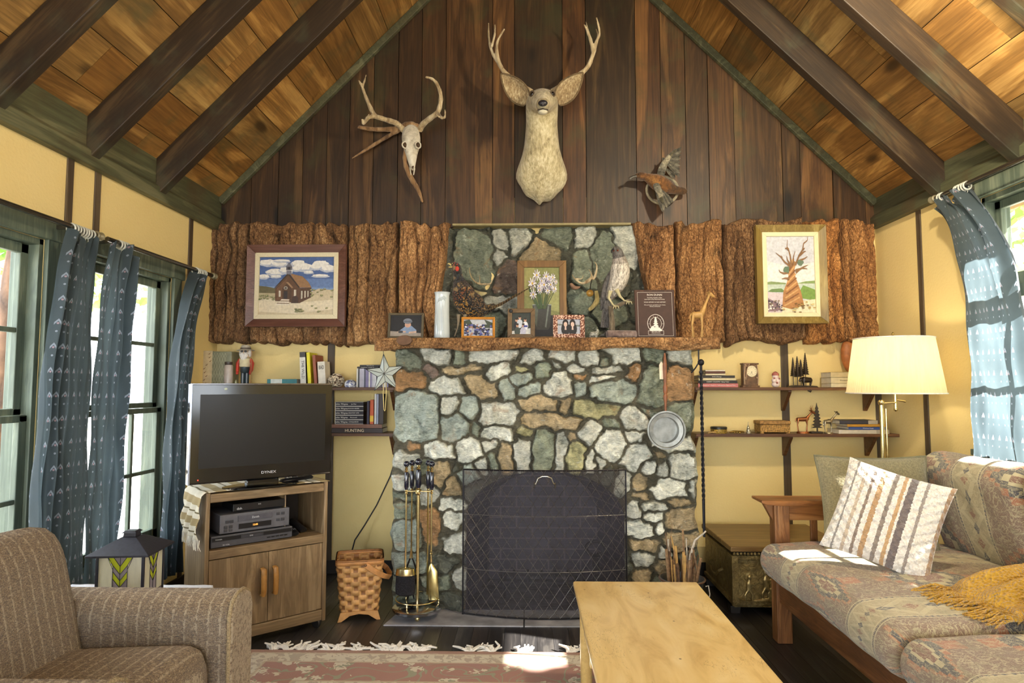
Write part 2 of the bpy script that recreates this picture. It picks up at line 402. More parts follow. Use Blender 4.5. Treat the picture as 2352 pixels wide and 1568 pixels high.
# rafters
def rafter(side, Y):
    X0, dx, sl, Z0 = (XL, 1, SL, ZL) if side < 0 else (XR, -1, SR, ZR); th = math.atan(sl); L = abs(APX-X0)/math.cos(th)
    m = MB(); m.prism([(.02, -.001), (L, -.001), (L, -.16), (-.135, -.16)], (1, 0, 0), (0, 0, 1), (0, 0, 0), (0, 1, 0), .065)
    o = m.build('ceiling_beam', raft_wood, smooth=False, bevel=.004)
    if side < 0: o.location = (X0, Y, Z0); o.rotation_euler = (0, -th, 0)
    else: o.location = (X0, Y+.065, Z0); o.rotation_euler = Euler((0, th, 0)).to_quaternion().to_euler(); o.rotation_euler = (Matrix.Rotation(PI, 3, 'Z') @ Matrix.Rotation(-th, 3, 'Y')).to_euler()
    return struct(o)
for Y in (3.68, 3.08, 2.49, 1.9, 1.3, .7, .1, -.5, -1.1, -1.7, -2.3): rafter(-1, Y); rafter(1, Y+.05)
m = MB(); m.bb(APX-.02, APX+.02, Y0, BW, APZ-.3, APZ-.02); struct(m.build('ceiling_ridge_beam', raft_wood, smooth=False))
# trim along the gable, wall plates
for nm, X0, sl, dx, Z0 in (('trim_1', XL, SL, 1, ZL), ('trim_2', XR, SR, -1, ZR)):
    m = MB(); th = math.atan(sl); o_ = V(X0, BW-.07, Z0); ax = V(dx*math.cos(th), 0, math.sin(th)); up = V(-dx*math.sin(th), 0, math.cos(th))
    m.prism([(0, -.002), (abs(APX-X0)/math.cos(th), -.002), (abs(APX-X0)/math.cos(th), -.05), (0, -.05)], ax, up, o_, (0, 1, 0), .035); struct(m.build(nm, green_wood, smooth=False, bevel=.003))
for nm, X, s, zt in (('trim_3', XL, 1, ZL), ('trim_4', XR, -1, ZR)):
    m = MB(); m.prism([(0, 2.355), (s*.045, 2.355), (s*.045, 2.43), (s*.018, 2.455), (s*.018, zt+.015), (0, zt+.015)], (1, 0, 0), (0, 0, 1), (X, Y0, 0), (0, 1, 0), BW-Y0-.03); struct(m.build(nm, green_wood, smooth=False, bevel=.003))

# side walls with window openings: (y0,y1,z0,z1)
LW = [(1.72, 2.86, .36, 1.935), (3.09, 3.915, .36, 1.935), (-1.2, .2, .8, 1.935)]
RW = [(2.18, 3.47, .955, 2.27), (-1.4, .4, .9, 2.1)]
def sidewall(name, X, s, wins):
    ZT = (ZL if s > 0 else ZR)-.004; m = MB(); X2 = X-s*.14; ys = sorted(wins); y = Y0
    for a, b, c, d in ys:
        m.bb(X2, X, y, a, -.05, ZT); m.bb(X2, X, a, b, -.05, c); m.bb(X2, X, a, b, d, ZT); y = b
    m.bb(X2, X, y, BW+.1, -.05, ZT); struct(m.build(name, plaster, smooth=False))
sidewall('wall_left', XL, 1, LW); sidewall('wall_right', XR, -1, RW)
m = MB()
m.bb(XL-.15, -2.1, Y0-.12, Y0, -.05, 3); m.bb(1.4, XR+.15, Y0-.12, Y0, -.05, 3); m.bb(-2.1, 1.4, Y0-.12, Y0, -.05, .7); m.bb(-2.1, 1.4, Y0-.12, Y0, 2.3, 3)
m.prism([(XL-.15, 2.9), (XR+.15, 2.9), (XR+.15, 2.5), (APX, APZ+.05), (XL-.15, 2.5)], (1, 0, 0), (0, 0, 1), (0, Y0-.1, 0), (0, 1, 0), .06)
struct(m.build('wall_rear', plaster, smooth=False))
# battens on the walls
def batten(n, a, b, w_, t, nrm):
    m = MB(); a = Vector(a); b = Vector(b); nr = Vector(nrm); m.beam(a+nr*t/2, b+nr*t/2, w_, t, nrm); return struct(m.build('trim_%d' % n, batten_wood, smooth=False, bevel=.002))
k = 5
for px in (122, 190, 418):
    y = 1500*2.175/(1210-px); batten(k, (XL, y, 1.95 if px > 100 else 0, ), (XL, y, 2.36), .045, .008, (1, 0, 0)); k += 1
batten(k, (XL, 4.12, 0), (XL, 4.12, 1.95), .045, .008, (1, 0, 0)); k += 1
batten(k, (XR, 4.02, 0), (XR, 4.02, 2.36), .045, .008, (-1, 0, 0)); k += 1
batten(k, (PY(1803, 900, BW).x, BW, 0), (PY(1803, 900, BW).x, BW, 1.6), .05, .01, (0, -1, 0)); k += 1
batten(k, (XR-.02, BW, 0), (XR-.02, BW, 1.6), .04, .01, (0, -1, 0)); k += 1
batten(k, (PY(760, 900, BW).x, BW, 0), (PY(760, 900, BW).x, BW, 1.6), .05, .01, (0, -1, 0)); k += 1
for nm, X, s in (('baseboard_left', XL, 1), ('baseboard_right', XR, -1)):
    m = MB(); m.bb(X, X+s*.015, Y0, BW, 0, .09); struct(m.build(nm, plain(C(40, 34, 30)), smooth=False, bevel=.003))
m = MB(); m.bb(XL, XR, BW-.015, BW, 0, .09); struct(m.build('baseboard_back', plain(C(34, 30, 28)), smooth=False, bevel=.003))

# windows
def window(n, X, s, y0, y1, z0, z1, rail, cols, rows, railh=.06):
    w_ = thing('window_%d' % n, None, None); w_['kind'] = 'structure'
    # casing on the room side
    m = MB(); c = .085; t = .022
    m.bb(X, X+s*t, y0-c, y0, z0-.02, z1+c); m.bb(X, X+s*t, y1, y1+c, z0-.02, z1+c); m.bb(X, X+s*(t+.01), y0-c-.02, y1+c+.02, z1, z1+c)
    m.build('window_casing', window_wood, w_, smooth=False, bevel=.004)
    m = MB(); m.bb(X-s*.12, X+s*.05, y0-c-.02, y1+c+.02, z0-.045, z0-.012); m.build('window_sill', window_wood, w_, smooth=False, bevel=.004)
    m = MB(); f = .028
    m.bb(X-s*.13, X-s*.001, y0, y0+f, z0-.01, z1); m.bb(X-s*.13, X-s*.001, y1-f, y1, z0-.01, z1); m.bb(X-s*.13, X-s*.001, y0, y1, z1-f, z1); m.bb(X-s*.13, X-s*.001, y0, y1, z0-.01, z0+f)
    m.build('window_frame', window_wood, w_, smooth=False, bevel=.003)
    for nm, a, b, dx in (('upper_sash', rail, z1-f, .075), ('lower_sash', z0+f, rail, .045)):
        x0, x1 = X-s*dx, X-s*(dx-.028); st = .045; m = MB(); ya, yb = y0+f, y1-f
        lo, hi = (railh/2, st) if nm == 'upper_sash' else (st+.01, railh/2)
        m.bb(x0, x1, ya, ya+st, a, b); m.bb(x0, x1, yb-st, yb, a, b); m.bb(x0, x1, ya, yb, b-hi, b); m.bb(x0, x1, ya, yb, a, a+lo)
        sash = m.build(nm, window_wood, w_, smooth=False, bevel=.004)
        ga, gb, gc, gd = ya+st, yb-st, a+lo, b-hi
        for i in range(1, cols):
            q = ga+(gb-ga)*i/cols; mm = MB(); mm.bb(x0+s*.003, x1-s*.003, q-.011, q+.011, gc, gd); mm.build('muntin', window_wood, sash, smooth=False, bevel=.004)
        for i in range(1, rows[0 if nm == 'upper_sash' else 1]):
            q = gc+(gd-gc)*i/rows[0 if nm == 'upper_sash' else 1]; mm = MB(); mm.bb(x0+s*.002, x1-s*.002, ga, gb, q-.011, q+.011); mm.build('muntin', window_wood, sash, smooth=False, bevel=.004)
        mm = MB(); mm.bb((x0+x1)/2-.0015, (x0+x1)/2+.0015, ga-.005, gb+.005, gc-.005, gd+.005); mm.build('glass_pane', glass, sash, smooth=False)
    return w_
window(1, XL, 1, *LW[0], 1.15, 2, (2, 2)); window(2, XL, 1, *LW[1], 1.15, 3, (2, 2)); window(4, XL, 1, *LW[2], 1.35, 3, (1, 1))
window(3, XR, -1, *RW[0], 1.785, 4, (1, 2), .13); window(5, XR, -1, *RW[1], 1.5, 3, (1, 1))

# outside: ground, pines, shed of logs
gg = G('forest_floor'); _v = gg.co('World'); gmat = gg.fin(gg.mix(gg.noise(_v, 1.2, 5, .6), C(140, 130, 112), C(196, 190, 176)), .9)
m = MB()
m.grid(lambda a, b: (-30+60*a, -20+50*b, -.35+.25*math.sin(a*40)*math.sin(b*31)*(abs(a-.5) > .08)), 60, 60); struct(m.build('ground', gmat))
bark_g = G('pine_bark'); _v = bark_g.co('World'); _n = bark_g.vor(bark_g.sc(_v, 1, 1, .25), 9, 'DISTANCE_TO_EDGE'); _k = bark_g.noise(_v, 6, 5, .6)
pine_bark = bark_g.fin(bark_g.ramp(_k*.6+_n*.5, [(.2, C(52, 40, 34)), (.5, C(120, 92, 72)), (.8, C(170, 140, 112))]), .9, bump=_n, bs=1, bd=.03)
lf = G('leaves'); leaf = lf.fin(lf.mix(lf.noise(lf.co('World'), 2.5, 3), C(84, 120, 48), C(150, 184, 92)), .6, trans=.5)
def trunk(p, r, h, seed):
    rr = random.Random(seed); m = MB(); pts = []
    for i in range(12):
        q = i/11; pts.append((p[0]+.12*math.sin(q*3+seed), p[1]+.1*math.sin(q*2.2+seed*2), p[2]+h*q, r*(1.15-.5*q)*(1+.12*rr.uniform(-1, 1))))
    return m.loft(pts, 16)
def tree(p, r, h, leaves, seed, label, cr=(1.2, 1.2, 1.4), cz=.65, lsz=.09):
    t = thing('pine_tree' if leaves < 10 else 'leafy_tree', label, 'tree', p, 0, 'trees outside the windows'); rr = random.Random(seed)
    trunk((0, 0, -.3), r, h, seed).build('trunk', pine_bark, t)
    m = MB()
    for i in range(8 if leaves else 5):
        a = rr.uniform(0, 6.3); z = h*rr.uniform(.35, .95); l = rr.uniform(.5, 1.1)*(cr[0] if leaves else .5)
        m.loft([(0, 0, z, r*.3), (math.cos(a)*l*.5, math.sin(a)*l*.5, z+.25*l, r*.2), (math.cos(a)*l, math.sin(a)*l, z+.3*l, r*.07)], 6)
    m.build('branch_crown', pine_bark, t)
    if leaves:
        m = MB()
        for i in range(leaves):
            d = V(rr.gauss(0, 1), rr.gauss(0, 1), rr.gauss(0, 1)).normalized()*(rr.random()**.4); c = V(d.x*cr[0], d.y*cr[1], h*cz+d.z*cr[2])
            e = Euler((rr.uniform(-1, 1), rr.uniform(-1, 1), rr.uniform(0, 6))).to_matrix(); s_ = lsz*rr.uniform(.6, 1.4)
            P = [c+e @ V(*q)*s_ for q in ((-1, 0, 0), (-.3, -.55, .08), (.5, -.4, .05), (1, 0, -.1), (.5, .4, .05), (-.3, .55, .08))]; m.add(P, [(0, 1, 2, 3, 4, 5)])
        f = m.build('foliage', leaf, t, smooth=False); f['kind'] = 'stuff'
    return t
tree((-2.92, 5.05, 0), .11, 6, 0, 1, 'dark ragged pine trunk standing close outside the three-pane window')
tree((-3.32, 4.25, 0), .09, 5, 0, 5, 'ragged pine trunk close outside the window beside the armchair')
tree((-5.3, 7.2, 0), .15, 6, 1500, 2, 'green leafy tree high outside the window beside the armchair', (2.4, 2.2, 1.6), .62)
tree((-6.5, 12.5, 0), .2, 7, 1600, 6, 'pale green tree far outside beyond the three-pane window', (3.2, 2.6, 2), .6)
tree((4.4, 6.9, 0), .2, 6, 1500, 3, 'bright green leafy tree outside the window over the sofa', (1.8, 1.6, 1.7), .62)
tree((3.5, 4.85, 0), .11, 6, 0, 4, 'pale pine trunk standing just outside the window over the sofa')
tree((4.9, .65, 0), .25, 7, 5200, 9, 'broad unseen leafy tree added to shade the window over the sofa', (1.3, 1.75, 2.5), .46, .13)  # out-of-view tree added to block most of the sun through this window
# ------------------------------------------------------------ stone fireplace
_g = G('field_stone'); _v = _g.co('World'); _n1 = _g.noise(_v, 14, 6, .65, .6); _n2 = _g.noise(_g.sc(_v, 1, 1, 2.2), 55, 4, .65, .4); _al = _g.attr('tint', 'Alpha')
_c = _g.mix(1, _g.attr('tint'), _g.ramp(_n1*.6+_n2*.4, [(.34, (.3, .32, .31, 1)), (.46, (.8, .82, .8, 1)), (.54, (1.1, 1.1, 1.08, 1)), (.66, (1.75, 1.76, 1.72, 1))]), 'MULTIPLY')
_c = _g.mix(_g.noise(_v, 7, 4, .6, .8).sm(.6, .72)*.5*_al, _c, C(150, 110, 66)); _c = _g.mix(_g.noise(_v, 23, 3, .6).sm(.62, .7)*.35*_al, _c, C(216, 218, 206))
stone = _g.fin(_c, .62, bump=_n1*.5+_n2*.5, bs=1, bd=.022)
SC = {'g': C(134, 142, 126), 'w': C(206, 208, 198), 't': C(170, 152, 120), 'o': C(160, 124, 86), 'd': C(92, 94, 84), 'y': C(172, 168, 128), 'b': C(154, 164, 156), 'p': C(118, 102, 94)}
def stones(seeds, X, Z, YF, amp, seed, thr=.16, mort=C(84, 80, 66)):
    """rough wall of field stones: a height (towards the room) and a colour for every point of the grid"""
    nz, nx = X.shape; best = np.full(X.shape, 9e9); sec = best.copy(); lab = np.zeros(X.shape, int)
    wx = X+.020*(fbm(X*22+seed, Z*22, 3)-.5)*2; wz = Z+.020*(fbm(X*22+50, Z*22+seed, 3)-.5)*2; rr = np.random.RandomState(seed)
    H0 = np.zeros(X.shape)
    for i, (cx, cz, hw, hh, an, cl) in enumerate(seeds):
        a = R(an); dx = wx-cx; dz = wz-cz; u = dx*math.cos(a)+dz*math.sin(a); v = -dx*math.sin(a)+dz*math.cos(a)
        d = ((np.abs(u)/hw)**2.6+(np.abs(v)/hh)**2.6)**(1/2.6); d = (d-1)*min(hw, hh)*1.0
        up = d < best; sec = np.where(up, best, np.minimum(sec, d)); best = np.where(up, d, best); lab = np.where(up, i, lab)
    gap = sec-best; e = np.clip((gap-.007)/.017, 0, 1)*np.clip((.030-best)/.02, 0, 1); e = e*e*(3-2*e)
    n = len(seeds); tx = rr.uniform(-.3, .3, n); tz = rr.uniform(-.3, .3, n); lift = rr.uniform(.5, 1.0, n); cxs = np.array([s[0] for s in seeds]); czs = np.array([s[1] for s in seeds])
    ph = rr.uniform(0, 40, n)
    fac = np.abs(fbm(X*9+ph[lab], Z*9+ph[lab]*2, 3)-.5)*2; fac2 = np.abs(vn(X*16+Z*7+ph[lab], Z*12-X*6+ph[lab])-.5)*2
    h = amp*lift[lab]+tx[lab]*(X-cxs[lab])+tz[lab]*(Z-czs[lab])+.034*fac-.02*fac2+.006*(fbm(X*60, Z*60, 3)-.5)
    H = e*h+(1-e)*.006*fbm(X*70, Z*70, 3)
    cols = np.array([SC[s[5]] for s in seeds]); cols[:, :3] *= rr.uniform(.8, 1.18, (n, 1)); cc = cols[lab]
    mc = np.array(mort); e3 = np.clip(e*2.2-.3, 0, 1)[..., None]; out = cc*e3+mc*(1-e3); out[..., 3] = e3[..., 0]
    return H, out
S4 = [(190,150,95,55,10,'g'),(365,125,110,45,5,'w'),(545,135,40,60,0,'g'),(760,115,140,36,3,'w'),(1080,125,85,42,-25,'w'),(1270,105,105,48,5,'w'),(1455,130,68,60,0,'w'),(1710,115,130,55,3,'w'),
(1580,145,38,42,30,'g'),(1925,115,68,55,0,'g'),(2125,120,90,58,0,'w'),(330,215,65,45,40,'p'),(520,220,100,24,3,'t'),(190,285,115,72,3,'o'),(440,330,130,50,10,'w'),(700,340,130,68,28,'t'),
(820,235,95,42,-28,'w'),(985,200,50,25,-5,'y'),(1000,275,80,48,0,'b'),(1135,225,62,64,10,'g'),(1370,205,75,24,10,'w'),(1250,180,50,18,5,'w'),(1245,320,105,92,5,'w'),(885,370,60,85,-30,'b'),(1030,360,85,45,-30,'b'),
(1395,262,50,24,0,'o'),(1580,225,115,28,3,'w'),(1405,350,50,58,0,'b'),(1560,275,100,28,-5,'w'),(1800,240,72,58,0,'o'),(1640,370,170,72,-5,'b'),(1900,340,90,150,12,'g'),(2120,310,92,135,-10,'o'),
(240,540,160,175,5,'b'),(470,465,75,62,-35,'w'),(610,485,82,72,20,'b'),(820,520,142,92,5,'w'),(1100,460,142,52,5,'t'),(1300,470,38,60,10,'t'),(1180,580,212,48,6,'t'),(1510,490,162,66,5,'y'),
(510,620,100,92,-10,'b'),(650,655,28,42,20,'g'),(820,660,110,58,-5,'w'),(985,660,55,30,3,'y'),(1480,660,85,82,-20,'w'),(1620,590,62,30,10,'g'),(1780,565,100,78,15,'w'),(1880,510,60,35,20,'g'),
(1630,745,112,98,15,'w'),(1790,690,70,38,15,'w'),(2050,760,165,45,0,'w'),(2130,540,92,90,0,'g'),(1145,785,68,132,3,'g'),(1265,790,36,125,5,'w'),(990,810,58,98,-5,'w'),(870,840,56,82,-20,'t'),
(780,855,38,62,0,'g'),(1370,830,58,92,12,'y'),(1470,865,38,56,-10,'w'),(1545,890,33,42,-25,'w'),(755,750,58,55,0,'w'),(610,790,92,90,-10,'w'),(390,790,102,52,5,'w'),(190,780,52,30,0,'o'),
(165,880,80,105,10,'w'),(400,955,72,80,20,'t'),(300,900,50,50,0,'g'),(1810,825,125,88,-32,'w'),(1885,890,50,62,20,'w'),(1960,810,42,48,0,'t'),(1985,925,40,55,0,'w'),(2125,905,98,85,0,'w'),
(1340,690,30,24,0,'t'),(1700,1010,62,90,-15,'w'),(1620,970,60,62,0,'d'),(1825,1030,60,50,-20,'t'),(1925,1030,34,24,10,'w'),(2040,1070,150,58,10,'w'),(2195,1080,28,60,0,'w'),(1820,1110,58,28,0,'t'),
(2110,1150,82,38,5,'t'),(1790,1210,40,62,0,'w'),(1940,1190,82,28,2,'w'),(1930,1270,70,38,0,'w'),(2110,1280,112,92,-20,'t'),(1830,1350,90,62,10,'w'),(1980,1345,30,40,0,'w'),(2110,1440,110,70,0,'t'),
(1850,1480,110,55,5,'t'),(2000,1530,60,50,0,'w'),(140,1000,68,90,0,'w'),(140,1120,70,38,0,'g'),(130,1220,66,62,0,'g'),(180,1390,92,92,0,'b'),(320,1120,60,60,0,'w'),(330,1310,58,110,0,'o'),
(490,1050,58,80,10,'t'),(470,1170,80,38,0,'w'),(500,1330,58,88,0,'w'),(600,960,78,88,20,'b'),(690,900,60,45,0,'w'),(530,930,48,36,0,'d'),(630,1080,40,55,0,'d')]
P4 = [((x/3.095+880), (y/3.095+780), a/3.095, b/3.095, an, c) for x, y, a, b, an, c in S4]
P4 += [(x, y, a, b, an, c) for x, y, a, b, an, c in [(945,1300,38,22,0,'b'),(1015,1298,32,20,0,'d'),(935,1345,30,18,0,'g'),(1000,1340,40,18,3,'g'),(950,1375,38,14,0,'g'),(1030,1378,38,16,0,'d'),(1055,1330,22,22,0,'w'),(1045,1240,22,30,0,'w'),
  (1478,1285,34,20,0,'w'),(1530,1300,30,18,0,'t'),(1585,1285,26,26,0,'g'),(1470,1325,28,18,0,'t'),(1540,1345,45,20,0,'g'),(1480,1372,40,18,0,'w'),(1575,1385,34,18,0,'g'),(1440,1300,14,40,0,'d'),(1085,1290,10,60,0,'d')]]
FY = 3.83
seeds = []
for x, y, a, b, an, c in P4:
    p = PY(x, y, FY-.03); k = (FY-.03)/F; seeds.append((p.x, p.z, a*k, b*k, -an, c))
fx0, fx1, fz1 = PY(905, 1000, FY-.04).x, PY(1597, 1000, FY-.04).x, 1.50
nx, nz = 470, 400
gx, gz = np.meshgrid(np.linspace(fx0, fx1, nx), np.linspace(-.01, fz1, nz))
H, cc = stones(seeds, gx, gz, FY, .040, 5)
arcx, arhw, arz, arh = PY(1252, 1200, FY).x, .455, .52, .27
inside = (np.abs(gx-arcx) < arhw) & ((gz < arz) | (((gx-arcx)/arhw)**2+((gz-arz)/arh)**2 < 1))
edge = np.clip(np.minimum(gx-fx0, fx1-gx)/.06, 0, 1)
xw = .022*(fbm(gz*9, gz*0+3, 3)-.5)*2*(1-edge)+.015*(vn(gz*6, gz*0+8)-.2)*(1-edge)
P = np.stack([gx+np.where(gx < 0, -np.abs(xw), xw), FY-H*np.minimum(edge*3+.15, 1), gz], -1)
mask = ~(inside[:-1, :-1] & inside[1:, 1:] & inside[:-1, 1:] & inside[1:, :-1])
fp = thing('stone_fireplace', 'big grey fieldstone fireplace with arched opening under the bark mantel', 'fireplace')
field('masonry', P, cc, mask, stone, fp, back=lambda r: np.stack([r[:, 0], np.full(len(r), BW-.012), r[:, 2]], -1))
# reveal + firebox of dark brick
_g = G('fire_brick'); _v = _g.co('World'); _x, _y, _z = _g.sep(_v); _r = (_z/.068).fl(); _bx = ((_x+_y)/.21+_r*.5).fr(); _bz = (_z/.068).fr()
_mo = ((_bx < .05)+(_bz < .13)).mn(1); _nn = _g.noise(_v, 9, 5, .6)
brick = _g.fin(_g.mix(_mo, _g.mix(_nn, C(40, 38, 48), C(92, 88, 104)), C(104, 98, 104)), .8, bump=_nn*.4-_mo, bs=.4, bd=.01)
arc = [(arcx-arhw, -.01)]+[(arcx-arhw*math.cos(t), arz+arh*math.sin(t)) for t in np.linspace(0, PI, 24)]+[(arcx+arhw, -.01)]
bk = [(arcx+(x-arcx)*.78, z*.9 if z > 0 else z) for x, z in arc]
m = MB(); n = len(arc)
m.add([(x, FY-.006, z) for x, z in arc]+[(x, FY+.12, z) for x, z in arc]+[(x, FY+.55, z) for x, z in bk], [(i, i+1, i+1+n, i+n) for i in range(n-1)]+[(n+i, n+i+1, n+i+1+n, n+i+n) for i in range(n-1)]+[tuple(2*n+i for i in range(n))])
m.build('firebox', brick, fp, smooth=False)
ash_m = plain(C(62, 58, 66), .9, var=.4, scale=12, bump=.3)
m = MB(); m.bb(arcx-arhw, arcx+arhw, FY-.02, FY+.56, -.02, .012); m.build('hearth_floor', ash_m, fp, smooth=False)
# iron grate in the firebox
iron = plain(C(40, 40, 46), .5, .6, var=.2, scale=40, bump=.2)
t = thing('fire_grate', 'low iron log grate with upright bars inside the fireplace', 'grate', (arcx-.02, FY+.26, .012))
for q in (-.08, .08): m = MB(); m.beam((-.26, q, .09), (.26, q, .09), .02, .018); m.build('rail', iron, t, smooth=False, bevel=.003)
for i in range(7): m = MB(); x = -.24+.08*i; m.tube([(x, .1, .09), (x, -.1, .1), (x, -.11, .17)], .009, 8); m.build('bar', iron, t)
for x in (-.22, .22):
    for y in (-.08, .08): m = MB(); m.cyl((x, y, 0), (x, y, .09), .01, .01, 8); m.build('leg', iron, t)
t = thing('andiron', 'iron andiron with a ring finial inside the fireplace', 'andiron', (arcx+.3, FY+.1, .012))
m = MB(); m.beam((0, 0, .0), (0, 0, .26), .04, .03, (0, 1, 0)); m.build('post', iron, t, smooth=False, bevel=.004)
m = MB(); m.tube([(.055*math.cos(a), 0, .31+.04*math.sin(a)) for a in np.linspace(0, 2*PI, 22)[:-1]], .011, 8, closed=True); m.build('ring', iron, t)
m = MB(); m.beam((-.09, 0, .0), (0, 0, .06), .03, .02, (0, 1, 0)); m.beam((.09, 0, .0), (0, 0, .06), .03, .02, (0, 1, 0)); m.build('foot', iron, t, smooth=False, bevel=.004)
# hearth slab
slate = plain(C(112, 110, 114), .55, var=.3, scale=7, bump=.35, bd=.01) if False else plain(C(150, 150, 156), .5, var=.3, scale=7, bump=.2)
hl = PZ(880, 1437, 0); m = MB()
a0, a1 = hl.x, hl.x+.62
for i, (p, q) in enumerate(((a0, -.02), (-.014, .55), (.556, 1.02))):
    m = MB(); m.prism([(p+(.0 if i else .0), hl.y), (q, hl.y+.006*i), (q, FY+.02), (p+(.06 if i == 0 else 0), FY+.02)], (1, 0, 0), (0, 1, 0), (0, 0, -.01), (0, 0, 1), .016)
    o = m.build('hearth_slab', slate, smooth=False, bevel=.003)
    tag(o, ['grey hearth slab under the brass fire tools', 'grey hearth slab in front of the middle of the fire screen', 'grey hearth slab behind the coffee table by the kindling bucket'][i], 'slab', 'hearth slabs')

# recessed stone panel above the mantel
sx0, sx1 = PY(1012, 700, 4.48).x, PY(1500, 700, 4.48).x
rr = random.Random(4); s2 = []
U = [(1090,590,52,70,-10,'g'),(1150,545,28,30,0,'w'),(1190,540,30,40,-20,'w'),(1140,590,20,26,20,'w'),(1170,640,34,40,10,'p'),(1060,680,30,45,0,'d'),(1030,600,18,60,0,'d'),(1340,545,30,28,10,'w'),(1290,540,40,26,0,'g'),(1380,590,32,52,12,'g'),(1435,560,22,52,-8,'w'),(1345,620,26,50,0,'g'),(1425,650,30,36,0,'d'),(1330,690,34,30,0,'g'),(1400,720,44,36,0,'g'),(1470,700,26,60,0,'d'),(1170,700,50,22,0,'w'),(1110,740,50,36,0,'g'),(1200,760,40,26,0,'g'),(1260,700,50,50,0,'t'),(1340,750,40,26,0,'g'),(1040,760,34,30,0,'d'),(1240,600,44,52,0,'t'),(1440,765,34,26,0,'d'),(1230,650,36,20,0,'d'),(1155,525,60,10,0,'d')]
for x, y, a, b, an, c in U: p = PY(x, y, 4.48); k = 4.48/F; s2.append((p.x, p.z, a*k, b*k, -an, c))
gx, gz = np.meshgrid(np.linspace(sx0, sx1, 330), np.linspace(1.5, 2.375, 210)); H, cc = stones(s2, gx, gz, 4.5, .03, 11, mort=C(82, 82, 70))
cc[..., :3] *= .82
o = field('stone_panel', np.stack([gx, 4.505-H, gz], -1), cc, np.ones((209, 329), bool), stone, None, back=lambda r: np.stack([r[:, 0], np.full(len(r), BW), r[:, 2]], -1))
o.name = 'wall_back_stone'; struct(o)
m = MB(); a, b = PY(1040, 517, 4.45), PY(1448, 514, 4.45); m.bb(a.x, b.x, 4.42, 4.5, 2.377, 2.392); struct(m.build('trim_20', plain(C(150, 138, 96)), smooth=False, bevel=.002))

# ------------------------------------------------------------ bark
_g = G('bark'); _v = _g.co('World'); _n = _g.noise(_g.sc(_v, 1, 1, .6), 75, 6, .75); _b = _g.noise(_g.sc(_v, 1, 1, .45), 9, 4, .6)
_vv = _g.vor(_g.sc(_v, 1, 1, .55), 36, 'DISTANCE_TO_EDGE'); _v2 = _g.vor(_g.sc(_v, 1, 1, .7), 110, 'F1'); _pl = _n*.55+_v2*.35+_vv.sm(0, .12)*.3
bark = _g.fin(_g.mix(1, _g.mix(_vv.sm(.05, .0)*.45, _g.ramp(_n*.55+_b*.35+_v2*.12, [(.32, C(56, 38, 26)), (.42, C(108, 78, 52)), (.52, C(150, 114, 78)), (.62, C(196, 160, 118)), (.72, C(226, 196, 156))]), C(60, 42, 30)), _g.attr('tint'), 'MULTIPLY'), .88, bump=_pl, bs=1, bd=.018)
def barkh(x, z, seed, per=.075, hor=False):
    """ridged plates of bark: long furrows that wander"""
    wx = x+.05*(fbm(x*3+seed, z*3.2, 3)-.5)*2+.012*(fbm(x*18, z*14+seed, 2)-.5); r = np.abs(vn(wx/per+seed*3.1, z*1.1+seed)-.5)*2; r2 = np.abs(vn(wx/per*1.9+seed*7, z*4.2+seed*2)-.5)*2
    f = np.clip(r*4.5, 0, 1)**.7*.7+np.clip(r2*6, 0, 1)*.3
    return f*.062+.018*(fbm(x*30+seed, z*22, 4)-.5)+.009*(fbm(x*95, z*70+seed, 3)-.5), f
def slab(px, seed, tint, label, notch=0, th=.04, top=(510, 2.415), group='bark slabs on the wall'):
    """px: (left top, left bottom, right top, right bottom) columns; y from 510 to 790"""
    tl, bl, tr, br = [PY(q, 650, 4.45).x for q in px]; ny, nxx = 190, max(24, int((max(tr, br)-min(tl, bl))/.0046)); z0, z1 = PY(800, 789, 4.45).z, PY(800, 513, 4.45).z
    U_, Wv = np.meshgrid(np.linspace(0, 1, nxx), np.linspace(0, 1, ny)); ed = .007*(fbm(Wv*9+seed, Wv*0+1, 3)-.5)*2
    X = (bl+(tl-bl)*Wv)*(1-U_)+(br+(tr-br)*Wv)*U_+ed*np.where(U_ > .5, U_, U_-1)*1.0
    Z = z0+(z1-z0)*Wv+(.016*(vn(X*9+seed, X*0)-.5)+.01*(vn(X*30+seed, X*0+4)-.5))*np.where(Wv > .5, Wv, 1-Wv)*1.4*2
    H, f = barkh(X, Z, seed); rim = np.clip(np.minimum(np.minimum(U_, 1-U_)*(abs(tr-tl)), np.minimum(Wv, 1-Wv)*.8)/.014, 0, 1)**.5
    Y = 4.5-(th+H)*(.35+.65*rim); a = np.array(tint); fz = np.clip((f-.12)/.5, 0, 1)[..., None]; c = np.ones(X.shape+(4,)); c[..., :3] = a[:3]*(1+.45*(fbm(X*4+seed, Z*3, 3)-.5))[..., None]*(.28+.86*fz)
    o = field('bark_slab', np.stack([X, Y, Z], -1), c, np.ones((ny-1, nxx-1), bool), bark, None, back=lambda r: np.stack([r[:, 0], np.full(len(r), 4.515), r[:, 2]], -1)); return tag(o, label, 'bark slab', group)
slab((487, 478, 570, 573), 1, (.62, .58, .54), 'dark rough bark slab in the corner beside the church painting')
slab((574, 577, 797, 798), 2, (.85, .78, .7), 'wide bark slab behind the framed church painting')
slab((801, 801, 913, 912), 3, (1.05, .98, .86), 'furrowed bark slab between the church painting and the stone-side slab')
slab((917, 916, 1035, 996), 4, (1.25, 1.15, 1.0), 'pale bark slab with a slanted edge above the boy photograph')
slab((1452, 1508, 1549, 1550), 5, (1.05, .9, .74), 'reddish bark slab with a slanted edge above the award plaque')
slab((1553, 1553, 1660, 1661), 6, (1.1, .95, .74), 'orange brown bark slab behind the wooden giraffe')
slab((1663, 1663, 1845, 1846), 7, (.75, .68, .6), 'dark bark slab behind the edge of the tree painting')
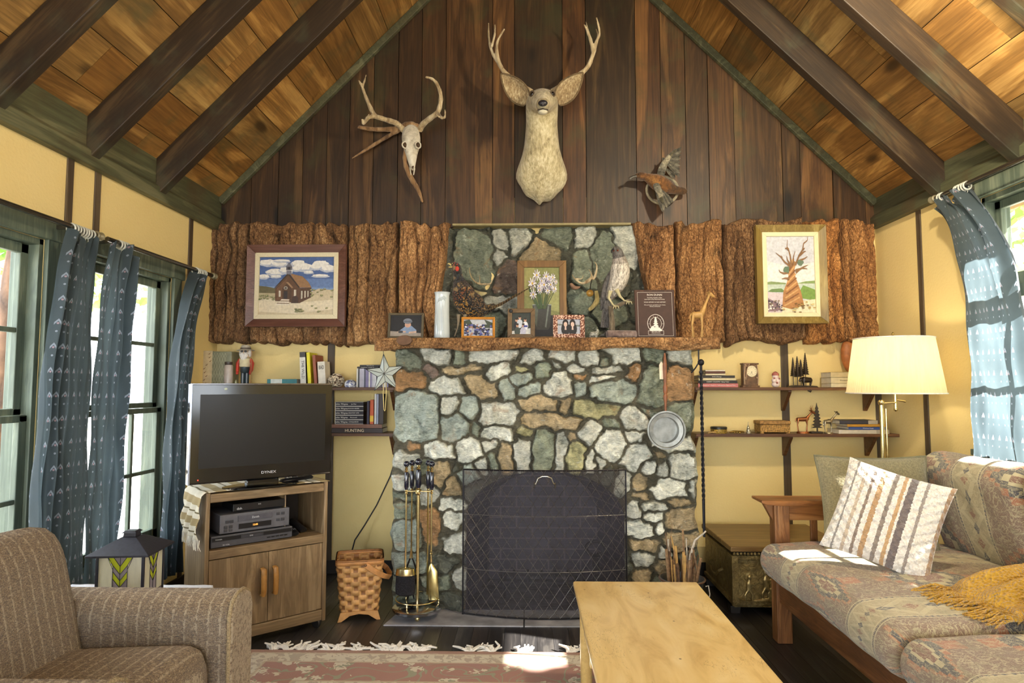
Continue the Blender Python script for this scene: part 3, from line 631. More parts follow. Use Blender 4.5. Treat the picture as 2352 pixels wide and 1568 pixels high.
slab((1848, 1848, 1928, 1932), 8, (1.3, .98, .58), 'narrow bright orange bark slab beside the tree painting')
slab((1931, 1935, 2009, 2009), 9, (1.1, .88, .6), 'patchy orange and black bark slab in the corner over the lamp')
# mantel: half log with bark front
_g = G('bark_mantel'); mz0, mz1, mY = 1.485, 1.553, 3.70
ml, mr = PY(858, 790, mY).x, PY(1657, 790, mY).x
t = thing('mantel_shelf', 'thick log mantel shelf with a bark front across the fireplace', 'mantel')
nxx, ny = 460, 26; U_, Wv = np.meshgrid(np.linspace(0, 1, nxx), np.linspace(0, 1, ny)); X = ml+(mr-ml)*U_; lowz = mz0+.012*(vn(X*6, X*0+2)-.5)*2-.012*np.clip((U_-.9)*10, 0, 1)*0
H = .05*(fbm(X*10, Wv*1.4+3, 3)-.4)+.02*(fbm(X*40, Wv*5, 4)-.5)+.022*np.sin(Wv*PI)
endr = np.clip(np.minimum(U_, 1-U_)*2/.02, 0, 1)**.5
c = np.ones(X.shape+(4,)); c[..., :3] = np.array((1.2, 1.1, .92))*(1+.3*(fbm(X*5, Wv*2, 2)-.5))[..., None]
field('bark_front', np.stack([X, mY+.02-H*endr*(Wv < .99), lowz+(mz1-lowz)*Wv], -1), c, np.ones((ny-1, nxx-1), bool), bark, t, back=lambda r: np.stack([r[:, 0], np.full(len(r), mY+.05), r[:, 2]], -1))
m = MB(); m.bb(ml+.002, mr-.002, mY+.04, 4.44, mz0+.016, mz1-.001); m.build('log_body', shelf_wood, t, smooth=False)
m = MB(); p = PY(928, 787, mY-.035); m.loft([(p.x, mY-.012, mz1-.018, .047, .03), (p.x, mY-.04, mz1-.018, .044, .027)], 20); m.build('sawn_knot', plain(C(104, 76, 56), .8), t)

# ------------------------------------------------------------ fire screen
scm = plain(C(36, 34, 38), .45, .7)
_g = G('screen_mesh'); _uv = _g.co('UV'); _x, _y, _z = _g.sep(_uv); _w = ((((_x*260).fr()-.5).abs() > .38)+(((_y*170).fr()-.5).abs() > .38)).mn(1)
_b = _g.n('ShaderNodeBsdfPrincipled'); _b.inputs['Base Color'].default_value = C(60, 58, 66); _b.inputs['Roughness'].default_value = .6; _t = _g.n('ShaderNodeBsdfTransparent'); _mx = _g.n('ShaderNodeMixShader'); _o = _g.n('ShaderNodeOutputMaterial')
_g.set(_mx.inputs[0], _w*.75+.06); _g.t.links.new(_t.outputs[0], _mx.inputs[1]); _g.t.links.new(_b.outputs[0], _mx.inputs[2]); _g.t.links.new(_mx.outputs[0], _o.inputs[0]); screen_m = _g.mat
scx0, scx1 = PY(1064, 1200, 3.74).x, PY(1438, 1200, 3.74).x; scz = .80
t = thing('fire_screen', 'bowed black wire mesh fire screen with diamond lattice and brass handle', 'fire screen', ((scx0+scx1)/2, 3.735, .006))
hw = (scx1-scx0)/2
def sp(a, z): return V(hw*a, -.085*(1-a*a)*(1 if z < 9 else 1)*(1-.35*z/scz), z)
m = MB(); m.grid(lambda a, b: sp(2*a-1, .012+b*(scz-.012)), 40, 12, uv=True); m.build('wire_mesh', screen_m, t)
for nm, pts in (('frame', [sp(q/10-1, .008) for q in range(21)]), ('frame', [sp(q/10-1, scz) for q in range(21)]), ('frame', [sp(-1, scz*q/6) for q in range(7)]), ('frame', [sp(1, scz*q/6) for q in range(7)])):
    m = MB(); m.tube(pts, .0045, 6); m.build(nm, scm, t)
for z in (.25, .55): m = MB(); m.tube([sp(q/10-1, z-.0)+V(0, .004, 0) for q in range(21)], .0022, 5); m.build('cross_bar', plain(C(150, 146, 140), .4, .8), t)
# diamond lattice: each family of twisted wires is one continuous net
m = MB(); W_ = 2*hw; pitch = .058; sl = 1.42
for sgn in (1, -1):
    q = -scz/sl
    while q < W_+scz/sl:
        pts = []
        for i in range(25):
            z = scz*i/24; x = (q+z/sl if sgn > 0 else q+(scz-z)/sl-scz/sl+scz/sl) if True else 0
            x = q+z/sl if sgn > 0 else q-z/sl
            if -.001 <= x <= W_+.001:
                p = sp(2*x/W_-1, max(z, .01)); pts.append(p+V(0, -.004, 0))
        if len(pts) > 2: m.tube(pts, .0014, 4)
        q += pitch
    q = 0
m.build('diamond_lattice', plain(C(120, 116, 112), .35, .8, var=.35, scale=120), t)
brass = plain(C(230, 212, 156), .22, 1, var=.06); brass_d = plain(C(200, 176, 104), .3, 1, var=.1)
m = MB(); zt = scz-.055; y = -.10
m.tube([(-.058, y+.02, zt-.035), (-.056, y, zt-.005), (-.05, y-.006, zt-.012), (-.044, y-.008, zt-.0), (-.036, y-.012, zt+.022), (-.015, y-.014, zt+.032), (.015, y-.014, zt+.032), (.036, y-.012, zt+.022), (.044, y-.008, zt), (.05, y-.006, zt-.012), (.056, y, zt-.005), (.058, y+.02, zt-.035)], .0035, 8); m.build('handle', plain(C(210, 206, 190), .25, 1), t)

# ------------------------------------------------------------ brass fire tools
bx = PZ(962, 1408, 0); bx.y -= .055
navy = plain(C(22, 26, 44), .15, coat=1, var=.05)
t = thing('fire_tool_stand', 'round brass and chrome fire tool stand with central post', 'tool stand', (bx.x, bx.y+.0, .006))
chrome = plain(C(200, 200, 206), .18, 1, var=.05)
m = MB(); m.lathe([(.02, .03), (.125, .03), (.136, .036), (.138, .05), (.128, .058), (.05, .062), (.014, .066)], n=48); m.build('base', chrome, t)
for a in (-1.4, .7, 2.8): m = MB(); m.ball((.09*math.cos(a), .09*math.sin(a), .015), .0155, 12); m.build('ball_foot', brass, t)
m = MB(); m.tube([(.118*math.cos(a), .118*math.sin(a), .095) for a in np.linspace(0, 2*PI, 49)[:-1]], .0035, 8, closed=True)
m.build('gallery_ring', brass, t)
for a in (-1.9, .2, 2.3): m = MB(); m.lathe([(.003, .055), (.006, .064), (.003, .072), (.007, .08), (.003, .093)], (.118*math.cos(a), .118*math.sin(a), 0), 10); m.build('spindle', brass, t)
m = MB(); m.cyl((0, 0, .05), (0, 0, .68), .009, .009, 16); m.lathe([(.009, .66), (.014, .668), (.009, .676), (.018, .684), (.018, .69), (.01, .695), (.012, .71), (.012, .715)], n=20); m.build('post', brass, t)
m = MB(); m.lathe([(.012, .7), (.016, .72), (.016, .79), (.012, .8)], n=20); m.build('grip', navy, t)
m = MB(); m.lathe([(.01, .8), (.014, .806), (.008, .812), (.012, .82), (.01, .826)], n=20); m.build('collar', brass, t)
m = MB(); m.ball((0, 0, .845), .021, 16); m.build('knob', navy, t)
m = MB(); m.beam((-.075, 0, .682), (.075, 0, .682), .012, .006); m.beam((0, -.06, .682), (0, .06, .682), .012, .006); m.build('hook_arm', brass, t, smooth=False, bevel=.001)
def tool(x, y, name, label, kind):
    q = thing(name, label, 'fireplace tool', (bx.x+x, bx.y+y, .006), 0, 'brass fireplace tools')
    m = MB(); m.lathe([(.008, .69), (.0125, .705), (.0125, .782), (.008, .79)], n=16); m.build('grip', navy, q)
    m = MB(); m.lathe([(.008, .786), (.011, .79), (.006, .797), (.01, .806), (.006, .812), (.009, .818)], n=16); m.lathe([(.005, .665), (.009, .67), (.005, .677), (.01, .684), (.007, .69)], n=16); m.build('collar', brass, q)
    m = MB(); m.ball((0, 0, .833), .0175, 14); m.build('knob', navy, q)
    if kind == 'brush':
        m = MB(); m.cyl((0, 0, .25), (0, 0, .67), .0055, .005, 10); m.build('shaft', brass, q)
        m = MB(); m.loft([(.0, 0, .262, .012, .02), (0, 0, .255, .03, .05), (.0, 0, .228, .035, .055), (0, 0, .222, .035, .055)], 16, up=(1, 0, 0)); m.build('brush_cap', brass, q)
        m = MB(); m.loft([(0, 0, .224, .031, .052), (0, 0, .17, .034, .056), (0, 0, .12, .034, .054), (0, 0, .11, .02, .04)], 16, up=(1, 0, 0)); m.build('bristles', plain(C(30, 28, 34), .95, var=.6, scale=160, bump=.8), q)
    elif kind == 'shovel':
        m = MB(); m.cyl((0, 0, .33), (0, 0, .67), .005, .0045, 10); m.lathe([(.005, .33), (.009, .337), (.005, .345), (.008, .352)], n=12); m.lathe([(.004, .28), (.008, .3), (.005, .33)], n=12); m.build('shaft', brass, q)
        m = MB(); m.loft([(0, 0, .285, .004, .004), (.002, -.002, .268, .016, .006), (.01, -.006, .24, .028, .009), (.016, -.01, .12, .03, .008), (.018, -.012, .09, .027, .004)], 16, up=(0, 1, 0)); m.build('scoop', plain(C(206, 190, 130), .25, 1), q)
    elif kind == 'tongs':
        m = MB()
        for s in (-1, 1): m.tube([(0, 0, .67), (0, 0, .36), (s*.006, 0, .3)], .0042, 8)
        m.build('shaft', brass, q)
        m = MB()
        for s in (-1, 1): m.tube([(s*.006, 0, .3), (s*.026, 0, .25), (s*.034, 0, .2), (s*.02, 0, .15), (-s*.012, 0, .1), (-s*.018, 0, .075)], [.004, .006, .006, .0055, .005, .004], 8)
        m.build('jaws', plain(C(40, 38, 40), .35, .8), q)
    else:
        m = MB(); m.tube([(0, 0, .67), (.0, 0, .62), (-.001*0, 0, .1)], .0048, 8); m.tube([(0, 0, .2), (.022, 0, .17), (.03, 0, .185)], [.005, .004, .002], 8); m.build('shaft', brass, q)
tool(-.068, 0, 'fire_brush', 'brass hearth brush with black bristles hanging on the tool stand', 'brush')
tool(.075, 0, 'ash_shovel', 'brass ash shovel with long scoop hanging on the tool stand', 'shovel')
tool(-.045, .048, 'fire_tongs', 'brass log tongs with black curved jaws on the tool stand', 'tongs')
tool(.048, .045, 'fire_poker', 'thin brass fire poker behind the shovel on the tool stand', 'poker')

# ------------------------------------------------------------ kindling bucket
bk_ = PZ(1562, 1424, 0); bkt = thing('metal_bucket', 'grey metal bucket full of kindling beside the fireplace', 'bucket', (bk_.x, 3.62, .006))
galv = plain(C(128, 130, 134), .35, .8, var=.2, scale=12)
m = MB(); m.lathe([(0, .002), (.075, .002), (.08, .01), (.112, .225), (.118, .232), (.12, .238), (.115, .242), (.109, .232), (.077, .012), (0, .012)], n=40); m.build('body', galv, bkt)
m = MB(); m.tube([(.12*math.cos(a), .12*math.sin(a)*.99-.0, .235) for a in np.linspace(0, 2*PI, 41)[:-1]], .0045, 8, closed=True); m.build('rim', plain(C(120, 92, 80), .4, .5), bkt)
m = MB(); m.tube([(.12, -.02, .2), (.135, -.02, .205), (.142, -.02, .16), (.132, -.02, .12), (.137, -.022, .09)], .003, 6); m.build('handle_tie', plain(C(220, 214, 200)), bkt)
rr = random.Random(12); stk_m = [plain(C(150, 120, 88), .85, var=.3, scale=60), plain(C(112, 84, 60), .85, var=.3, scale=60), plain(C(196, 186, 170), .85, var=.2, scale=60), plain(C(200, 160, 96), .8, var=.2)]
for i in range(30):
    a = rr.uniform(0, 6.28); r0 = rr.uniform(.01, .06); r1 = rr.uniform(.05, .105); h = rr.uniform(.27, .40) if i > 3 else rr.uniform(.42, .48); a2 = a+rr.uniform(-.7, .7); rad = rr.choice((.0035, .005, .008, .011))
    p0 = V(r0*math.cos(a), r0*math.sin(a), .02); p1 = V(r1*math.cos(a2), r1*math.sin(a2), h*1.0); mid = (p0+p1)/2+V(rr.uniform(-.012, .012), rr.uniform(-.012, .012), 0)
    m = MB(); m.tube([p0, mid, p1], [rad, rad*.95, rad*.7], 6)
    if rr.random() < .35: e = p1+V(rr.uniform(-.04, .04), rr.uniform(-.03, .03), .05); m.tube([mid+(p1-mid)*.5, e], [rad*.6, rad*.25], 5)
    o = m.build('kindling_stick', stk_m[rr.choice((0, 1, 0, 1, 2, 3))]); o.location = (bk_.x, 3.62, .006); tag(o, 'dry kindling stick poking up out of the grey metal bucket', 'stick', 'kindling sticks in the bucket')
m = MB(); m.tube([(.03, .0, .2), (.045, -.01, .36), (.07, -.01, .44), (.115, -.01, .475), (.13, -.01, .49)], [.011, .008, .006, .005, .004], 8); o = m.build('kindling_branch', stk_m[2]); o.location = (bk_.x, 3.62, .006)
tag(o, 'pale curved branch arching highest out of the kindling bucket', 'branch')
# long twisted iron poker leaning beside the fireplace
t = thing('twisted_iron_poker', 'tall black twisted iron poker hanging between fireplace and shelves', 'poker', (PY(1617, 1200, 3.72).x, 3.72, .36))
m = MB(); tp = 1.075

for k_ in (0, PI): m.tube([(.0042*math.cos(q*.55+k_), .0042*math.sin(q*.55+k_), .28+q*.005) for q in range(144)], .0058, 6)
m.build('twisted_shaft', iron, t)
m = MB(); m.cyl((0, 0, .08), (0, 0, .29), .007, .0085, 8); m.build('tip', iron, t)
m = MB(); m.cyl((0, 0, .99), (0, 0, 1.0), .012, .012, 12); m.cyl((0, 0, .99), (0, 0, 1.035), .0075, .0075, 12); m.ball((0, 0, 1.05), .019, 12); m.build('knob', iron, t)
m = MB(); q = PY(1600, 830, 3.72)
m.tube([(-.012, .09, 1.13), (-.012, 0, 1.13), (-.012, 0, 1.05), (-.03, .0, 1.02), (-.055, 0, .99)], .004, 8); m.build('hook', iron, t)
# copper pan with turned handle hanging on the stones
pc = PY(1529, 987, 3.70); pan = thing('hanging_pan', 'round grey metal pan hanging on the stones by a wooden handle', 'pan', (pc.x, 3.745, pc.z))
ax = V(.0, -1, .0); pan_m = plain(C(140, 142, 138), .38, .85, var=.2, scale=20)
m = MB(); m.lathe([(0, .0), (.088, .0), (.092, .006), (.1, .062), (.107, .066), (.107, .07), (.098, .07), (.094, .062), (.072, .06), (.070, .012), (0, .012)], n=56, axis=ax); m.build('bowl', pan_m, pan)
turn = plain(C(136, 84, 54), .45, var=.2)
hz = (987-830)/F*3.7
m = MB(); m.lathe([(.006, .09), (.007, .15), (.011, .17), (.013, .19), (.008, .2), (.012, .21), (.013, .24), (.008, .255), (.0095, .28), (.012, .36), (.008, .40), (.004, .43)], (0, -.05, 0), 14); m.build('handle', turn, pan)
t = thing('paper_tag', 'small cream paper tag hanging on a string from the stones', 'tag', PY(1519, 850, 3.70)); m = MB(); m.prism([(-.01, -.05), (.01, -.05), (.014, .03), (0, .05), (-.012, .03)], (1, 0, 0), (0, 0, 1), (0, 0, 0), (0, 1, 0), .002); m.build('paper', plain(C(232, 214, 190)), t, smooth=False)

for i, (x, y, sx_, sy_, sz_) in enumerate(((-3.9, 6.5, .5, .4, .45), (-4.2, 9.9, .7, .5, .6), (-3.6, 5.6, .35, .3, .25), (-5.6, 9.0, .9, .8, .7))):
    m = MB(); m.ball((0, 0, sz_*.35), (sx_, sy_, sz_), 18); rr = random.Random(i); m.v = [tuple(c*(1+.16*math.sin(a*9+i)*math.sin(c*7+b*5)) for c in (a, b, c_)) for a, b, c_ in m.v]
    o = m.build('boulder', stone); place(o, (x, y, -.35)); tag(o, ['pale granite boulder outside the three-pane window', 'big pale boulder farther outside the three-pane window', 'small boulder close outside the three-pane window', 'large boulder far outside below the pale tree'][i], 'boulder', 'boulders outside')
# ------------------------------------------------------------ curtains and rods
_g = G('curtain_cloth'); _uv = _g.co('UV'); _x, _y, _z = _g.sep(_uv); _cx = (_x/.085).fr()-.5; _cy = (_y/.105).fr()-.5
_dot = ((_cx*_cx*.65+(_cy+.32)*(_cy+.32)).pow(.5) < .042); _che = (((_cy-.16+_cx.abs()*1.1)).abs() < .05)*(_cx.abs() < .15)
_pin = ((_cx*_cx*.65+(_cy-.03)*(_cy-.0)).pow(.5) < .04); _o = _g.co('Object')
_base = _g.mix(_g.noise(_o, 5, 4), C(60, 72, 78), C(92, 106, 112)); _col = _g.mix((_dot+_che).mn(1)*.75, _base, C(170, 180, 196)); _col = _g.mix(_pin*.8, _col, C(190, 160, 170))
curtain_m = _g.fin(_col, .8, bump=_g.noise(_o, 300, 2), bs=.15, bd=.003, trans=.5, sheen=.2)
ringm = plain(C(206, 208, 196), .5, var=.05); rodm = plain(C(112, 108, 100), .25, .9, var=.1)
def curtain(y0t, y1t, y0b, y1b, X, s, zt, zb, label, folds=5, seed=0, amp=.035, hem=True, bulge=0, group='blue patterned curtains'):
    m = MB(); W_ = abs(y1b-y0b)*2.7; H_ = zt-zb; rr = random.Random(seed); ph = [rr.uniform(-.5, .5) for _ in range(9)]
    def fn(u, v):   # v 0 bottom .. 1 top
        k = 1-v; g = 1-math.exp(-k*5); y0 = y0t+(y0b-y0t)*g; y1 = y1t+(y1b-y1t)*g
        uu = u+.03*math.sin(u*9+seed+v*1.5)*math.sin(u*PI); y = y0+(y1-y0)*uu
        a = amp*(.55+.45*math.sin(seed+u*4+v*1.3)); x = a*math.sin(2*PI*folds*u+ph[0]+.8*math.sin(v*2.5+seed))+.35*a*math.sin(2*PI*folds*2.3*u+ph[1]+v*3)+.006*math.sin(v*23+u*11+seed)
        if k < .09:  # gathered heading flops over the rings
            x += .012*math.sin(u*37+seed)*(1-k/.09)
        zz = zb+H_*v+(.035*math.sin(u*PI*2*folds*.5+seed*2)*(1-k/.06) if k < .06 else 0)
        return V(X+s*(x+.01)+s*bulge*math.sin(k*PI)*u, y, zz)
    m.grid(fn, 110, 70, uv=True); o = m.build('window_curtain', curtain_m, uvs=(W_, H_), angle=180); return tag(o, label, 'curtain', group)
def rod(n, p0, p1, X, label, finial=True):
    t = thing('curtain_rod', label, 'curtain rod'); m = MB(); m.cyl(p0, p1, .0125, .0125, 16); m.build('rod', rodm, t)
    d = (Vector(p1)-Vector(p0)).normalized()
    if finial:
        m = MB(); m.lathe([(.0125, 0), (.02, .004), (.02, .012), (.01, .018), (.018, .03), (.021, .04), (.015, .052), (.002, .058)], p1, 16, axis=d); m.build('finial', plain(C(150, 142, 116), .4, .4), t)
    for yy in (.06, .94):
        p = Vector(p0).lerp(Vector(p1), yy); m = MB(); m.beam(p, (X, p.y, p.z), .012, .02); m.build('bracket', rodm, t, smooth=False, bevel=.002)
    return t
def rings(X, z, ys, label, grp, s=1):
    for y in ys:
        m = MB(); m.tube([(.021*math.cos(a), 0, .021*math.sin(a)) for a in np.linspace(0, 2*PI, 21)[:-1]], .0042, 8, closed=True)
        m.tube([(0, 0, -.021), (0.002, 0, -.03), (0, .002, -.037)], .0016, 5)
        o = m.build('curtain_ring', ringm); o.location = (X, y, z-.0085); o.rotation_euler = (0, 0, rrg.uniform(-.12, .12)); tag(o, label, 'ring', grp)
rrg = random.Random(3); LX = -2.065
rod(1, (LX, .6, 2.0), (LX, 3.04, 2.0), XL, 'dark metal curtain rod over the window beside the armchair')
rod(2, (LX, 3.13, 2.0), (LX, 4.2, 2.0), XL, 'dark metal curtain rod over the three-pane window')
rings(LX, 2.0, [2.875+.019*i for i in range(8)], 'white curtain ring bunched over the broad pale curtain beside the armchair window', 'white rings on the first rod')
rings(LX, 2.0, [3.22+.021*i for i in range(4)], 'white curtain ring at the start of the rod over the three-pane window', 'white rings at the start of the second rod')
rings(LX, 2.0, [3.99+.02*i for i in range(6)], 'white curtain ring at the corner end of the rod over the three-pane window', 'white rings at the corner end')
curtain(2.86, 3.04, 2.70, 3.04, LX, 1, 1.965, .13, 'wide blue patterned curtain, nearest the armchair, lit through from the window', 5, 1)
curtain(3.14, 3.33, 3.05, 3.29, LX, 1, 1.965, .12, 'darker blue patterned curtain hanging behind the lantern lamp', 4, 3, .04)
curtain(3.96, 4.12, 3.70, 3.92, LX, 1, 1.96, .19, 'narrow blue patterned curtain between window and television', 3, 6, .035)
RX = 2.30
rod(3, (RX, .6, 2.33), (RX, 3.66, 2.33), XR, 'silvery curtain rod over the window above the sofa')
rings(RX, 2.33, [3.40+.02*i for i in range(5)]+[3.60, 3.62], 'white curtain ring on the rod above the sofa window curtain', 'white rings on the rod over the sofa', -1)
curtain(3.66, 3.42, 3.42, 3.03, RX, -1, 2.295, .86, 'blue patterned curtain hanging between floor lamp and window over the sofa', 3, 9, .03)

# ------------------------------------------------------------ television cabinet
oak = wood('cabinet_oak', C(98, 78, 52), C(136, 112, 80), C(168, 144, 110), 'Z', 1.6, .45, knots=.1, ws=1.5)
oakx = wood('cabinet_oak_rail', C(98, 78, 52), C(138, 114, 82), C(168, 144, 110), 'X', 1.6, .45, knots=.1, ws=1.5)
dark_in = plain(C(46, 36, 28), .7)
ca = R(41); cab = thing('television_cabinet', 'oak veneer television cabinet on casters with two doors and an open shelf', 'cabinet', (-1.535, 3.135, 0), ca)
W_, D_, HT = .615, .36, .765
def P_(nm, mat, x0, x1, y0, y1, z0, z1, par=cab, bv=.004): m = MB(); m.bb(x0, x1, y0, y1, z0, z1); return m.build(nm, mat, par, smooth=False, bevel=bv)
P_('side_panel', oak, 0, .02, 0, D_, .035, HT); P_('side_panel', oak, W_-.02, W_, 0, D_, .035, HT)
P_('top_panel', oakx, .02, W_-.02, .004, D_, HT-.05, HT-.008); P_('shelf_board', oakx, .02, W_-.02, .002, D_-.01, .445, .488); P_('bottom_rail', oakx, .02, W_-.02, .002, .03, .04, .095)
P_('bottom_panel', oakx, .02, W_-.02, .03, D_, .07, .09); P_('back_panel', dark_in, .02, W_-.02, D_-.008, D_, .08, HT-.05)
for x0, x1, hx in ((.022, W_/2-.001, W_/2-.032), (W_/2+.001, W_-.05, W_/2+.028)):
    dr = P_('door', oak, x0, x1, .006, .024, .098, .441, bv=.002)
    m = MB(); m.loft([(hx, -.0, .235-.0, .012, .006), (hx, -.022, .24, .013, .013), (hx, -.026, .265, .0135, .013), (hx, -.026, .335, .0135, .013), (hx, -.022, .36, .013, .013), (hx, 0, .365, .012, .006)], 12, up=(0, 1, 0))
    m.build('door_handle', plain(C(172, 122, 58), .4, var=.15), dr)
P_('door_stile', oak, W_-.048, W_-.02, .012, .03, .098, .441, bv=.002)
P_('divider', oak, .40, .408, .05, D_-.02, .488, .715)
for x, y in ((.035, .04), (W_-.04, .02), (.035, D_-.04), (W_-.04, D_-.04)):
    m = MB(); m.lathe([(.01, -.011), (.024, -.011), (.027, -.004), (.027, .004), (.024, .011), (.01, .011)], (x, y+.005, .027), 20, axis=V(1, .4, 0).normalized()); m.build('caster', plain(C(40, 38, 36), .5), cab)
# devices
blk = plain(C(24, 24, 27), .3, var=.1); gry = plain(C(74, 74, 80), .4, var=.08); wht = plain(C(206, 208, 212), .5)
def cabpt(x, y, z): return Matrix.Rotation(ca, 4, 'Z') @ V(x, y, z)+cab.location
def device(nm, label, x, y, z, w_, d_, h_, mat):
    t = thing(nm, label, nm.split('_')[-1] if nm != 'dvd_player' else 'DVD player', cabpt(x, y, z), ca); m = MB(); m.bb(0, w_, 0, d_, .004, h_); m.build('case', mat, t, smooth=False, bevel=.003); return t
t = device('dvd_player', 'flat grey DVD player lowest in the cabinet shelf', .035, .03, .488, .40, .24, .06, gry)
m = MB(); m.bb(.005, .395, -.003, .001, .034, .052); m.build('front_band', blk, t, smooth=False)
m = MB(); m.bb(.14, .25, -.005, .0, .036, .05); m.build('disc_tray', plain(C(60, 60, 66), .3), t, smooth=False)
for i in range(5): m = MB(); m.bb(.27+.022*i, .285+.022*i, -.004, .001, .018, .024); m.build('button', blk, t, smooth=False)
text('lettering', 'TOSHIBA', .008, wht, t, (.035, -.004, .043)); text('lettering', 'SD-V296', .009, wht, t, (.07, -.004, .014)); text('lettering', 'DVD', .008, wht, t, (.19, -.006, .043))
t = device('video_recorder', 'grey video cassette recorder stacked on the DVD player', .075, .035, .55, .345, .23, .095, plain(C(92, 92, 98), .45))
m = MB(); m.bb(.085, .255, -.003, .001, .055, .083); m.build('tape_flap', plain(C(80, 80, 88), .35), t, smooth=False, bevel=.001)
m = MB(); m.bb(.09, .25, -.003, .001, .018, .043); m.build('display_window', blk, t, smooth=False)
amb = G('amber_digits').fin(C(255, 170, 80), emit=C(255, 160, 70), es=1.5)
text('display_digits', '12:05', .012, amb, t, (.17, -.004, .031)); text('lettering', 'Zenith', .014, wht, t, (.17, -.005, .069))
for i, (bx_, bz_) in enumerate(((.035, .06), (.055, .06), (.028, .035), (.052, .035), (.028, .018), (.052, .018), (.285, .07), (.31, .07), (.285, .04), (.31, .04))):
    m = MB(); m.bb(bx_-.009, bx_+.009, -.004, .001, bz_-.007, bz_+.007); m.build('button', plain(C(58, 58, 64), .4), t, smooth=False, bevel=.002)
t = device('cable_receiver', 'slim black cable box on top of the video recorder', .14, .05, .648, .26, .19, .042, blk)
text('lettering', 'dish', .016, wht, t, (.03, -.003, .018)); text('display_digits', '8:41', .009, wht, t, (.13, -.003, .03))
for i in range(2):
    x, y = ((.455, .05), (.52, .1))[i]; t = thing('remote_control', ['black remote control beside the DVD player at the shelf edge', 'black rounded handset behind the remote on the cabinet shelf'][i], 'remote', cabpt(x, y, .489), ca+[-.15, .1][i])
    m = MB(); m.loft([(0, -.01, .012, .02, .008), (0, 0, .016, .024, .014), (0, .12, .018+.02*i, .023, .014+.008*i), (0, .14, .016, .016, .008)], 14, up=(0, 0, 1)); m.build('body', blk, t)
    for k in range(6): m = MB(); m.ball((-.009+.009*(k % 3), .02+.02*(k//3), .031), .0035, 6); m.build('button', gry, t)
# runner cloth over the cabinet
_g = G('runner_cloth'); _uv = _g.co('UV'); _x, _y, _z = _g.sep(_uv); _s = (_x*7).fr(); _o = _g.co('Object')
_c = _g.mix(_s > .6, C(226, 218, 196), C(176, 156, 112)); _c = _g.mix(((_s-.3).abs() < .04), _c, C(120, 108, 76))
runner_m = _g.fin(_c, .9, bump=_g.noise(_o, 260, 2), bs=.4, bd=.004)
t = thing('table_runner', 'fringed cream and tan striped runner under the television', 'runner', cab.location, ca)
m = MB()
def rf(u, v):
    s_ = -.30+u*.92; y = -.004+v*.30+.008*math.sin(u*17)
    if s_ < -.012: return V(-.014-.018*abs(math.sin(v*9+s_*20))*min(1, -s_*6)-.01, y+.05*s_*(v-.4), HT+.006+s_*.75)
    return V(s_, y, HT+.003+.003*math.sin(u*60)*math.sin(v*12))
m.grid(rf, 60, 20, uv=True); m.build('cloth', runner_m, t, solid=.002)
m = MB(); rr = random.Random(2)
for i in range(34):
    y = -.004+.3*i/33-.018; z0_ = HT-.215; x0_ = -.024-.018*abs(math.sin(i/33*9-6)); m.tube([(x0_, y+.005, z0_), (x0_-.003, y+rr.uniform(-.004, .008), z0_-.03), (x0_+rr.uniform(-.004, .004), y+rr.uniform(-.006, .01), z0_-.05)], [.0022, .0018, .001], 5)
m.build('fringe', plain(C(236, 232, 218), .9), t)

# ------------------------------------------------------------ television
ta = math.atan2(3.55-3.1, 1.61-1.057); tvo = V(-1.61, 3.10, .805); TW, TH = .712, .486
gloss = plain(C(12, 12, 14), .12, var=.03, coat=.6); tv = thing('television', 'black glossy flat screen television on the oak cabinet', 'television', tvo, ta)
m = MB(); m.bb(0, TW, 0, .05, .0, TH); m.build('bezel', gloss, tv, smooth=False, bevel=.009, seg=3)
_g = G('tv_screen'); sm_ = _g.fin(C(16, 15, 15), .34, spec=.4, coat=.08)
m = MB(); m.bb(.045, TW-.04, -.0015, .002, .075, TH-.055); m.build('screen', sm_, tv, smooth=False)
m = MB(); m.bb(.0, .009, -.003, .045, .0, TH-.004); m.build('side_strip', plain(C(170, 180, 205), .2, .9), tv, smooth=False, bevel=.002)
m = MB(); m.bb(.0, TW, -.003, .003, TH-.008, TH); m.build('top_strip', plain(C(120, 120, 124), .15, .9), tv, smooth=False, bevel=.002)
m = MB(); m.bb(.12, TW-.12, .05, .10, .06, TH-.07); m.build('back_housing', blk, tv, smooth=False, bevel=.02)
m = MB(); m.cyl((TW/2, .04, -.04), (TW/2, .04, .01), .02, .02, 16); m.box((TW/2, .035, -.015), (.16, .04, .03)); m.build('neck', gloss, tv, bevel=.004)
m = MB(); m.loft([(TW/2, .04, -.036, .19, .1), (TW/2, .04, -.030, .19, .1), (TW/2, .04, -.022, .12, .06)], 40, up=(0, 1, 0)); m.build('base', gloss, tv)
text('lettering', 'DYNEX', .018, wht, tv, (TW*.53, -.0015, .035), sx=1.25)
m = MB(); m.ball((.045, -.001, .022), .003, 8); m.build('power_light', G('red_led').fin(C(255, 60, 40), emit=C(255, 60, 40), es=2), tv)
m = MB(); m.ball((.16, -.0005, TH-.028), (.008, .002, .006), 10); m.build('energy_sticker', plain(C(180, 190, 170)), tv)
tvp = lambda x, y, z: Matrix.Rotation(ta, 4, 'Z') @ V(x, y, z)+tvo
t = thing('remote_control', 'long black remote control lying on the runner beside the television foot', 'remote', cabpt(.46, .06, HT+.008), ca+.25)
m = MB(); m.loft([(-.09, 0, .008, .018, .007), (-.08, 0, .011, .022, .011), (.09, 0, .014, .022, .012), (.1, 0, .012, .016, .007)], 12); m.build('body', blk, t)
for k in range(14): m = MB(); m.ball((-.06+.022*(k//2), -.007+.014*(k % 2), .024), .0035, 6); m.build('button', gry, t)
